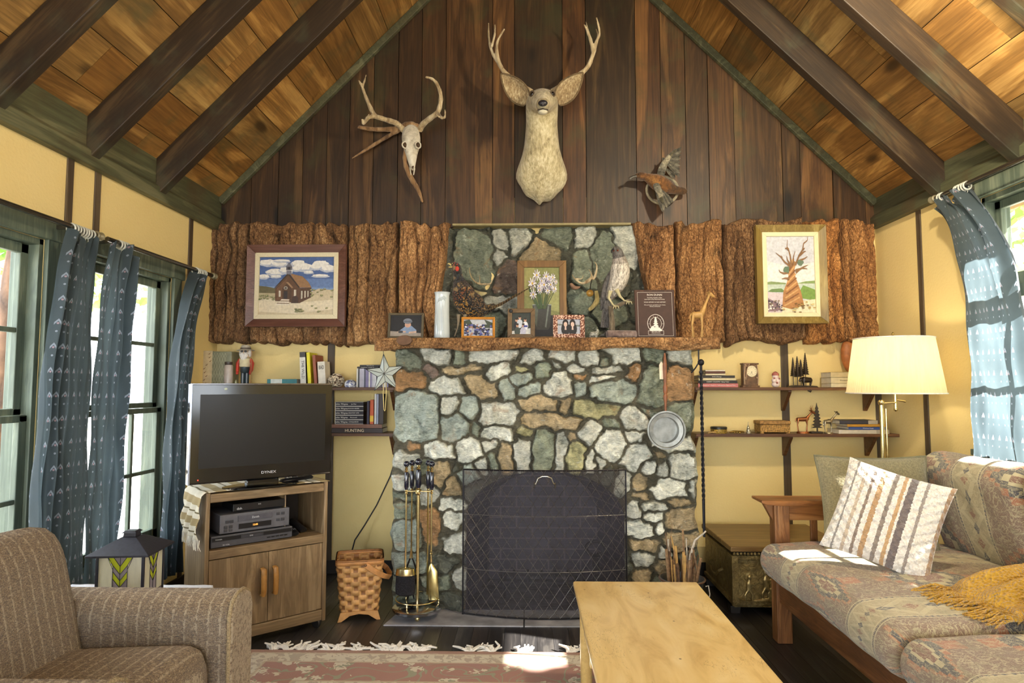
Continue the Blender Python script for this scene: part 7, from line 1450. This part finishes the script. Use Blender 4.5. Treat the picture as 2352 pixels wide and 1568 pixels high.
# ------------------------------------------------------------ shelf objects
def book(label, loc, w_, d_, h_, col, rz=0, title=None, tc=(236, 232, 220), ts=None, grp=None, page=True, vert=False, ry=0, band=None, name='book', cat='book'):
    """lying: spine w_ wide faces the room, h_ thick. standing: thickness w_, height h_"""
    t = thing(name, label, cat, loc, rz, grp); t.rotation_euler = (0, ry, rz); c = plain(C(*col), .5, var=.08); pg = plain(C(228, 220, 198), .9, var=.05)
    if not vert:
        m = MB(); k = .0022; m.bb(0, w_, 0, d_, 0, k); m.bb(0, w_, 0, d_, h_-k, h_); m.bb(0, w_, 0, k, 0, h_); m.build('cover', c, t, smooth=False, bevel=.001)
        m = MB(); m.bb(.003, w_-.003, k, d_-.003, k, h_-k); m.build('pages', pg, t, smooth=False)
        if band: m = MB(); m.bb(w_*band[0], w_*band[1], -.0006, 0, 0, h_); m.build('spine_band', plain(C(*band[2]), .6), t, smooth=False)
        if title: text('spine_title', title, ts or h_*.72, plain(C(*tc)), t, (w_/2, -.0012, h_/2), ext=.0002)
    else:
        m = MB(); k = .0018; m.bb(0, k, 0, d_, 0, h_); m.bb(w_-k, w_, 0, d_, 0, h_); m.bb(0, w_, 0, k, 0, h_); m.build('cover', c, t, smooth=False, bevel=.001)
        m = MB(); m.bb(k, w_-k, k, d_-.003, .003, h_-.003); m.build('pages', pg, t, smooth=False)
        if band: m = MB(); m.bb(0, w_, -.0006, 0, h_*band[0], h_*band[1]); m.build('spine_band', plain(C(*band[2]), .6), t, smooth=False)
        if title: text('spine_title', title, ts or w_*.6, plain(C(*tc)), t, (w_/2, -.0014, h_/2), rot=(PI/2, PI/2, 0), ext=.0002)
    return t
def SX(px, Y=SY+.02): return PY(px, 900, Y).x
yb = SY+.012
# upper right shelf
x0 = SX(1603); z = RZ1
for lab, w_, h_, c, ti, dx in (('pink hardback guide lowest in the stack behind the twisted poker', .262, .026, (196, 112, 110), "An Explorer's Guide to Yellowstone National Park", 0), ('black book above the pink one in the stack', .255, .018, (40, 34, 36), 'DESERT COUNTRY  Betty Toler', .002), ('cream book in the middle of the stack by the fireplace', .245, .016, (214, 200, 160), None, .004), ('dark paperback above the cream book in the stack by the fireplace', .24, .016, (44, 38, 36), 'Sarah & George', .002), ('small cream booklet with dark band near the stack top', .13, .012, (218, 204, 170), None, .05), ('small brown booklet near the top of the stack by the fireplace', .13, .014, (96, 56, 40), None, .05), ('small white booklet topmost of the stack by the fireplace', .128, .009, (226, 216, 196), None, .05)):
    book(lab, (x0+dx, yb, z), w_, .16, h_, c, title=ti, ts=min(.011, h_*.6)); z += h_+.0005
# clock
ck = thing('mantel_clock', 'small square rustic clock with round cream dial on the upper shelf', 'clock', (SX(1727), SY+.05, RZ1), R(6)); bro = plain(C(112, 84, 62), .5, var=.35, scale=40, bump=.3)
m = MB(); m.bb(-.058, .058, -.02, .03, 0, .012); m.bb(-.05, .05, -.012, .03, .012, .158); m.bb(-.055, .055, -.018, .03, .15, .16); m.build('case', bro, ck, smooth=False, bevel=.003)
m = MB(); m.lathe([(0, 0), (.036, 0), (.037, .004), (.033, .006), (.032, .003), (0, .003)], (.006, -.012, .105), 28, axis=V(0, -1, 0)); dl = m.build('dial', plain(C(232, 220, 186), .4, var=.02), ck)
m = MB(); 
for i in range(12): a = i*PI/6; m.box((.006+.026*math.sin(a), -.0158, .105+.026*math.cos(a)), (.002, .0006, .004), Matrix.Rotation(a, 3, 'Y'))
m.beam((.006, -.0165, .105), (-.002, -.0165, .088), .002, .0006); m.beam((.006, -.0168, .105), (.006+.004, -.0168, .082), .0015, .0006); m.build('hands', plain(C(50, 36, 26)), dl, smooth=False)
m = MB()
for s in (-1, 1): m.tube([(s*.045, -.018, .02), (s*.048, -.02, .08), (s*.04, -.02, .15)], .004, 6); m.ball((s*.04, -.018, .062), .006, 8); m.ball((s*.03, -.018, .14), .005, 8)
m.tube([(-.045, -.02, .15), (-.01, -.022, .155), (-.03, -.024, .12), (-.04, -.024, .05)], .003, 6); m.build('twig_ornament', plain(C(190, 160, 130), .5, .3), ck)
t = thing('snowman_figurine', 'small pink and white round figurine group beside the clock', 'figurine', (SX(1786), SY+.05, RZ1)); wc = plain(C(232, 214, 206), .4, var=.12, scale=80); pk = plain(C(170, 100, 90), .5, var=.2, scale=80)
m = MB(); m.ball((0, 0, .02), (.028, .024, .022), 12); m.ball((-.012, -.008, .045), .018, 12); m.ball((.014, -.006, .042), .017, 12); m.ball((0, 0, .072), .022, 14); m.build('figures', wc, t, remesh=.0025)
m = MB(); m.lathe([(.023, .078), (.022, .09), (.012, .1), (.003, .104)], n=16); m.ball((-.016, -.022, .06), .006, 8); m.ball((.018, -.02, .058), .006, 8); m.ball((.0, -.026, .03), .007, 8); m.build('caps', pk, t)
# metal forest with bear
dm = plain(C(62, 52, 42), .45, .5, var=.25, scale=60); t = thing('forest_sculpture', 'dark metal sculpture of four pine trees with a walking bear', 'sculpture', (SX(1850), SY+.055, RZ1))
m = MB(); m.prism([(-.09, 0), (.09, 0), (.08, .008), (.04, .012), (-.06, .013), (-.082, .008)], (1, 0, 0), (0, 0, 1), (0, -.03, 0), (0, 1, 0), .07); m.build('base', dm, t, smooth=False, bevel=.002)
def fir(x, y, h0, h1, w_): 
    m = MB(); m.cyl((x, y, .01), (x, y, h1*.97), .003, .0015, 8); n = 9
    for i in range(n): q = i/n; z = h0+(h1-h0)*q; r = w_*(1-q)+.004; m.lathe([(r*.3, z+.004), (r, z-.006), (r*.35, z+(h1-h0)/n*1.15), (.001, z+(h1-h0)/n*1.3)], (x, y, 0), 9)
    m.build('tree', dm, t, angle=20)
fir(-.058, .01, .08, .195, .016); fir(-.028, .015, .075, .203, .02); fir(-.006, .012, .08, .182, .018); fir(.024, .012, .09, .225, .02)
b_ = beast('x', 'x', 'x', (0, 0, 0), plain(C(58, 48, 40), .4, .4), 1.0, (.012, -.002), .018, legs=.018, body=.034, br_=.019, tail=0, hr=.011, rem=.0025); ch0 = b_.children[0]; ch0.parent = t; ch0.name = 'bear'; ch0.location = (.02, -.012, .012); ch0.rotation_euler = (0, 0, PI+.2); bpy.data.objects.remove(b_)
m = MB(); m.loft([(.014, -.045, .006, .010, .005), (.02, -.05, -.018, .014, .006), (.032, -.05, -.026, .010, .004)], 10, up=(0, 1, 0)); m.build('hanging_hook', dm, t)
# books near the lamp
z = RZ1
for lab, w_, h_, c, ti in (('cream paperback lowest of the three books behind the lampshade', .22, .026, (222, 212, 180), 'Zane'), ('cream paperback in the middle of the three books behind the lampshade', .22, .038, (216, 204, 168), 'Women & Adventure'), ('pale paperback topmost of the three books behind the lampshade', .22, .034, (206, 190, 150), None)): book(lab, (SX(1908), yb, z), w_, .15, h_, c, title=ti, tc=(110, 90, 50), ts=.012); z += h_+.0005
# mask behind shade
t = thing('carved_mask', 'carved orange wood face mask hanging half hidden behind the lampshade', 'mask', (SX(1952, 4.48), 4.505, 1.28+(885-815)*4.45/F)); m = MB(); m.loft([(0, -.02, -.12, .01, .01), (0, -.03, -.07, .045, .03), (0, -.035, 0, .06, .04), (0, -.03, .07, .05, .03), (0, -.02, .1, .02, .015)], 16, up=(0, -1, 0)); m.build('face', plain(C(176, 110, 62), .5, var=.25, scale=20), t, sub=1)
# lower right shelf
def onS(px, dy=.05): return (SX(px), SY+dy, RZ2)
t = thing('round_tin', 'round brass-leafed tin with black lid on the lower shelf', 'tin', onS(1652)); m = MB(); m.lathe([(0, 0), (.05, 0), (.052, .004), (.052, .026), (.05, .028)], n=32); m.build('body', plain(C(170, 140, 66), .4, .3, var=.7, scale=120), t)
m = MB(); m.lathe([(.051, .028), (.0535, .03), (.0535, .04), (.05, .043), (0, .043)], n=32); m.build('lid', plain(C(40, 38, 34), .4), t)
o = MB().loft([(-.04, 0, .004, .008, .004), (-.02, 0, .008, .016, .007), (.02, 0, .008, .018, .007), (.035, 0, .004, .006, .004)], 10).build('sea_shell', plain(C(206, 170, 110), .4, var=.3)); place(o, (SX(1637), SY+.02, RZ2+.0), .4); tag(o, 'small tan shell in front of the round tin on the lower shelf', 'shell')
t = thing('brass_pin', 'small brass ornament lying between the tin and the little bell', 'ornament', onS(1690, .035), .2); m = MB(); m.loft([(-.045, 0, .008, .004), (-.02, 0, .012, .012, .008), (.02, 0, .012, .011, .007), (.05, 0, .01, .012, .006), (.06, 0, .008, .003)], 10); m.ball((.0, -.012, .008), .007, 8); m.ball((-.018, -.012, .006), .005, 8); m.ball((.02, -.012, .006), .006, 8); m.build('figure', brass_d, t)
t = thing('small_bell', 'tiny silver and black Christmas tree shaped bell with a pointed top', 'bell', onS(1719, .04)); m = MB(); m.lathe([(.0, 0), (.017, .0), (.016, .008), (.012, .016), (.014, .018), (.009, .03), (.011, .032), (.006, .045), (.002, .056), (.001, .075)], n=20); m.build('body', plain(C(176, 170, 150), .3, .6, var=.5, scale=90), t)
t = thing('carved_box', 'carved tan wooden box with lid on the lower shelf', 'box', onS(1780, .03), R(2)); cb = plain(C(176, 134, 70), .6, var=.5, scale=90, bump=.8); hb2 = .098
m = MB(); m.bb(-hb2, hb2, 0, .11, .008, .056); m.build('box_body', cb, t, smooth=False, bevel=.003)
m = MB(); m.bb(-hb2-.004, hb2+.004, -.004, .114, .058, .082); m.build('lid', plain(C(160, 120, 66), .6, var=.4, scale=50, bump=.4), t, smooth=False, bevel=.005)
for x in (-hb2+.014, hb2-.014):
    for y in (.014, .096): m = MB(); m.box((x, y, .005), (.024, .024, .011)); m.build('foot', cb, t, smooth=False, bevel=.002)
cop = plain(C(176, 116, 78), .3, .85, var=.15); p = onS(1846)
t = beast('brass_deer', 'copper coloured standing deer figurine on an oval base, lower shelf', 'figurine', p, cop, 1.1, (.026, .04), .022, legs=.06, body=.036, br_=.013, base=.012, horns=[[(0, .003, .008), (-.004, .01, .028), (.004, .012, .044)], [(0, -.003, .008), (-.004, -.010, .028), (.004, -.012, .044)], [(-.003, .007, .02), (.01, .01, .03)]], tail=.3)
t = thing('metal_pine_tree', 'flat jagged dark metal pine tree cut-out on the lower shelf', 'ornament', onS(1880, .055)); P = [(-.004, .012), (-.004, .035)]; n = 7
L_ = []; 
for i in range(n): q = i/n; z = .035+.15*q; w_ = .031*(1-q)+.006; L_ += [(-w_, z), (-w_*.45, z+.011)]
P += L_+[(0, .2)]+[(-a, b) for a, b in reversed(L_)]+[(.004, .035), (.004, .012)]
m = MB(); m.prism(P, (1, 0, 0), (0, 0, 1), (0, -.002, 0), (0, 1, 0), .005); m.build('tree_plate', dm, t, smooth=False); m = MB(); m.bb(-.045, .03, -.018, .02, 0, .012); m.build('base', dm, t, smooth=False, bevel=.003)
pew = plain(C(170, 160, 136), .3, .85, var=.3, scale=60); beast('metal_giraffe', 'pewter coloured giraffe figurine between the metal tree and the books', 'figurine', onS(1903, .04), pew, .95, (.04, .055), .02, legs=.06, body=.03, br_=.014, base=.008, rz=.1, horns=[[(0, .003, .008), (.0, .005, .018)], [(0, -.003, .008), (.0, -.005, .018)]], tail=1)
z = RZ2
for lab, w_, h_, c, ti, x in (('white leaf-patterned book lowest of the lamp-side stack', .325, .026, (222, 212, 190), None, 1922), ('blue book second in the lamp-side stack', .25, .018, (60, 86, 150), 'Western Fauna', 1945), ('orange yellow book third in the lamp-side stack', .26, .017, (204, 150, 50), None, 1942), ('dark glossy picture book topmost of the lamp-side stack', .245, .024, (62, 58, 66), None, 1925)): book(lab, (SX(x), yb, z), w_, .17, h_, c, title=ti, ts=.011, band=(.75, 1, (190, 180, 160)) if ti is None and h_ > .02 else None); z += h_+.0006
# upper left shelf
t = thing('gift_box', 'cream box with brown twig pattern standing behind the corner curtain', 'box', (SX(463), SY+.02, RZ1)); m = MB(); m.bb(0, .065, 0, .1, 0, .245); m.build('carton', plain(C(206, 190, 156), .6), t, smooth=False, bevel=.002)
m = MB(); rr = random.Random(4)
for i in range(9): x, z = rr.uniform(.008, .055), .02+.025*i; m.prism([(x-.008, z), (x, z+.006), (x+.012, z+.014), (x+.002, z)], (1, 0, 0), (0, 0, 1), (0, -.0006, 0), (0, 1, 0), .0005)
m.build('twig_print', plain(C(128, 96, 70)), t, smooth=False)
t = thing('storage_tin', 'grey green canister box with pale diamond trellis print', 'box', (SX(480), SY+.022, RZ1)); m = MB(); m.bb(0, .145, 0, .12, 0, .24); m.build('carton', plain(C(132, 134, 112), .5), t, smooth=False, bevel=.003)
m = MB()
for i in range(6):
    for s in (-1, 1): m.tube([(.012+.018*i+s*.007*math.sin(q*PI*.5), -.0008, .01+.022*q) for q in range(11)], .0009, 4)
m.build('trellis_print', plain(C(186, 186, 160)), t, smooth=False)
t = thing('candle_jar', 'small pale jar beside the nutcracker on the upper shelf', 'jar', (SX(522), SY-.0+.03, RZ1+.0)); m = MB(); m.lathe([(0, 0), (.026, 0), (.028, .01), (.028, .14), (.022, .15)], n=20); m.build('glass_body', plain(C(186, 176, 170), .3), t); m = MB(); m.lathe([(.024, .15), (.026, .155), (.026, .17), (0, .174)], n=20); m.build('lid', plain(C(60, 50, 44), .4), t)
# nutcracker: prospector in felt hat
nc = thing('nutcracker', 'bearded nutcracker figure with grey felt hat and red sleeves', 'nutcracker', (SX(558), SY+.045, RZ1)); nv = plain(C(34, 50, 58), .35, coat=.3); rd = plain(C(176, 52, 34), .5, var=.2); sk_ = plain(C(206, 180, 150), .5); wf = plain(C(214, 210, 204), .95, var=.15, scale=90, bump=.6)
for s in (-1, 1): m = MB(); m.cyl((s*.014, 0, .012), (s*.014, 0, .1), .0135, .0145, 14); m.box((s*.014, -.008, .008), (.026, .04, .016)); m.build('leg', nv, nc)
m = MB(); m.lathe([(.024, .095), (.031, .105), (.033, .14), (.036, .18), (.03, .192), (.012, .196)], n=24); m.build('torso', nv, nc)
m = MB(); m.lathe([(.0325, .136), (.0365, .138), (.038, .19), (.024, .2)], n=24); m.build('shirt', plain(C(206, 196, 160), .7), nc)
for s in (-1, 1): m = MB(); m.tube([(s*.034, 0, .188), (s*.05, -.004, .16), (s*.047, -.012, .115), (s*.044, -.02, .1)], [.012, .0125, .011, .009], 10); m.ball((s*.044, -.022, .094), .010, 8); m.build('arm', rd, nc)
m = MB(); m.lathe([(.014, .192), (.028, .2), (.03, .225), (.027, .25), (.018, .256)], n=22); m.build('head', sk_, nc)
m = MB(); m.loft([(0, -.02, .232, .026, .012), (0, -.028, .215, .03, .014), (0, -.03, .195, .022, .010), (0, -.03, .17, .008, .005)], 14, up=(0, -1, 0)); m.ball((-.03, 0, .228), (.014, .018, .026), 10); m.ball((.03, 0, .228), (.014, .018, .026), 10); m.build('beard_and_hair', wf, nc)
for s in (-1, 1): m = MB(); m.tube([(s*.012+.009*math.cos(a), -.031, .24+.007*math.sin(a)) for a in np.linspace(0, 2*PI, 13)[:-1]], .0014, 5, closed=True); m.ball((s*.012, -.0285, .24), (.007, .002, .006), 8); m.build('eyeglass', plain(C(50, 44, 44), .3), nc)
m = MB(); m.ball((0, -.034, .232), (.005, .007, .006), 8); m.build('nose', sk_, nc)
m = MB(); m.lathe([(.03, .25), (.056, .246), (.058, .249), (.034, .256), (.03, .275), (.022, .284), (.0, .286)], n=30); m.build('hat', plain(C(176, 170, 156), .95, var=.1, bump=.4, scale=60), nc)
m = MB(); m.lathe([(.0335, .256), (.0345, .258), (.033, .266)], n=30); m.build('hat_band', plain(C(80, 70, 60)), nc)
m = MB(); m.cyl((.052, -.03, 0), (.052, -.024, .25), .0022, .0022, 6); m.build('staff', plain(C(150, 110, 70)), nc)
m = MB(); m.lathe([(0, .01), (.008, .02), (.009, .035), (.003, .05)], (-.046, -.03, 0), 10); m.build('lantern', plain(C(150, 156, 130), .3, .4), nc)
# books behind the television
book('cream book under the teal one behind the television', (SX(608), yb, RZ1), .21, .15, .02, (206, 190, 156)); book('teal hardback lying behind the television', (SX(614), yb, RZ1+.0205), .20, .15, .034, (56, 126, 134), title=None, band=(.12, .5, (206, 216, 214)))
book('tall black and white spined book leaning beside the yellow one', (SX(691)+.0, yb, RZ1), .038, .16, .235, (60, 58, 60), vert=True, band=(.02, .85, (214, 214, 206)), ry=R(-3), title='THE WILD', tc=(30, 30, 32), ts=.026)
book('slim bright yellow book leaning on the upper shelf', (SX(708), yb, RZ1), .022, .16, .232, (226, 216, 40), vert=True, ry=R(-4)); book('reddish brown book leaning between the yellow and white books', (SX(722)+.002, yb, RZ1), .02, .17, .215, (150, 82, 56), vert=True, ry=R(-5))
book('cream paperback with big black lettering leaning last in the row', (SX(731)+.004, yb, RZ1), .05, .11, .17, (216, 210, 196), vert=True, ry=R(-4), title=None); 
text('cover_lettering', 'BAD', .036, plain(C(30, 28, 30)), bpy.data.objects['book.%03d' % (len([o for o in bpy.data.objects if o.name.startswith('book')])-1)], (.026, -.0016, .13), ext=.0003, sx=.5)
t = thing('shell_bowl', 'round shell-covered candle bowl on the upper shelf', 'bowl', (SX(768), SY+.055, RZ1)); m = MB(); m.ball((0, 0, .045), (.052, .048, .045), 18); m.build('bowl', plain(C(92, 66, 50), .6, var=.4), t)
m = MB(); rr = random.Random(5)
for i in range(260): d = V(rr.gauss(0, 1), rr.gauss(0, 1), rr.gauss(0, .9)).normalized(); m.ball((d.x*.05, d.y*.046, .045+d.z*.043), (.008, .008, .006), 6)
m.build('shell_mosaic', plain(C(214, 200, 176), .4, var=.5, scale=60), t)
_g = G('glass_dome'); _v = _g.co('Object'); gd = _g.fin(_g.mix(_g.noise(_v, 60, 4).sm(.45, .55), C(110, 120, 160), C(226, 230, 236)), .08, coat=1)
t = thing('glass_paperweight', 'clear blue glass dome paperweight beside the shell bowl', 'paperweight', (SX(803), SY+.04, RZ1)); m = MB(); m.lathe([(0, 0), (.036, 0), (.042, .012), (.041, .028), (.032, .042), (.018, .05), (0, .053)], n=28); m.build('dome', gd, t)
# compact discs standing, two cases on top
rr = random.Random(17); x = SX(819); i = 0
while x < SX(892):
    w_ = .0102; c = rr.choice(((206, 206, 212), (60, 60, 84), (180, 176, 190), (40, 40, 44), (214, 210, 200), (120, 110, 150))); o = MB().bb(0, w_-.0008, 0, .12, 0, .125).build('compact_disc_case', plain(C(*c), .25), smooth=False, bevel=.0006); o.location = (x, yb, RZ1)
    tag(o, 'disc case in the upright row behind the hanging glass star', 'disc case', 'upright disc cases'); x += w_; i += 1
book('black disc case lying lower on top of the upright discs', (SX(820), yb, RZ1+.1265), .142, .125, .011, (24, 24, 28), title='Daniel Bowser  THE BEST OF', ts=.007, name='disc_case', cat='disc case'); book('black disc case lying topmost on the upright discs', (SX(826), yb, RZ1+.138), .142, .125, .011, (30, 28, 34), title='Native American', ts=.007, name='disc_case', cat='disc case')
# lower left shelf
z = RZ2; book('book with HUNTING spine lettering lowest on the lower shelf', (SX(752), yb, z), .375, .16, .031, (40, 26, 24), title='HUNTING', ts=.028, tc=(226, 206, 170)); z += .0315
book('brown book lying between the videos and the hunting book', (SX(752), yb, z), .37, .16, .026, (118, 78, 60)); z += .0265
for i, ti in enumerate(('CONQUEROR', 'McLintock!', 'GREATEST HITS', 'ROUGH RIDERS', 'Jet Pilot')):
    t = thing('video_cassette_case', ['black western video box lowest of the five', 'black western video box, second from the bottom of five', 'black western video box in the middle of five', 'black western video box, fourth from the bottom of five', 'black western video box topmost of the five'][i], 'video case', (SX(771), yb, z)); m = MB(); m.bb(0, .19, 0, .105, 0, .029); m.build('case', plain(C(34, 30, 40), .3), t, smooth=False, bevel=.001)
    m = MB(); m.bb(0, .19, -.0004, 0, 0, .002); m.bb(0, .003, -.0004, 0, 0, .029); m.bb(0, .19, -.0004, 0, .0275, .029); m.build('white_border', wh, t, smooth=False)
    text('video_title', 'John Wayne', .0165, wh, t, (.045, -.0008, .0145), ext=.0002); text('video_title', ti, .0105, wh, t, (.125, -.0008, .0145), ext=.0002); z += .0295
zb_ = RZ2+.0585
for lab, w_, h_, c, px in (('dark thin book standing beside the video boxes', .016, .152, (46, 40, 60), 844), ('orange and yellow spined paperback standing beside the videos', .024, .16, (190, 84, 40), 851), ('white book standing taller than the videos', .013, .2, (206, 206, 204), 861), ('pale blue grey book standing next to the white one', .013, .198, (150, 156, 176), 866), ('thick dark brown book standing last on the lower shelf', .03, .2, (50, 38, 34), 871.5)): book(lab, (SX(px), yb, zb_), w_, .11, h_, c, vert=True, band=(.1, .35, (220, 180, 60)) if c[0] == 190 else None)
# glass star hanging from the mantel
s0 = PY(884, 858, 3.78); st_ = thing('glass_star', 'leaded glass star hanging below the mantel end', 'ornament', s0); star_m = G('star_glass').fin(C(214, 222, 216), .2, trans=.4, coat=.4); P = []
for i in range(10): a = PI/2+i*PI/5+.08; r = .115 if i % 2 == 0 else .046; P.append((r*math.cos(a), r*math.sin(a)))
m = MB()
for i in range(10):
    for s in (-1, 1): A_ = [(P[i][0], 0, P[i][1]), (P[(i+1) % 10][0], 0, P[(i+1) % 10][1]), (0, s*.02, 0)]; m.add(A_ if s > 0 else A_[::-1], [(0, 1, 2)])
m.build('glass_facets', star_m, st_, smooth=False)
m = MB()
for i in range(10): m.cyl((P[i][0], 0, P[i][1]), (P[(i+1) % 10][0], 0, P[(i+1) % 10][1]), .0018, .0018, 6); m.cyl((P[i][0], 0, P[i][1]), (0, -.02, 0), .0016, .0016, 5)
m.build('lead_lines', plain(C(60, 60, 58), .4, .5), st_)
m = MB(); m.tube([(P[0][0], 0, P[0][1]), (P[0][0]-.003, 0, P[0][1]+.03), (P[0][0], .0, P[0][1]+.055)], .0015, 5); m.build('hanging_wire', iron, st_)
sp_ = PY(884, 905, 3.80); t = thing('bead_loop', 'thin yellow cord loop hanging behind the glass star', 'cord', sp_); m = MB(); m.tube([(-.008, 0, .08), (-.010, 0, 0), (-.004, 0, -.09), (0, 0, -.098), (.004, 0, -.09), (.008, 0, 0), (.007, 0, .08)], .0022, 6); m.build('cord', plain(C(216, 196, 130)), t)
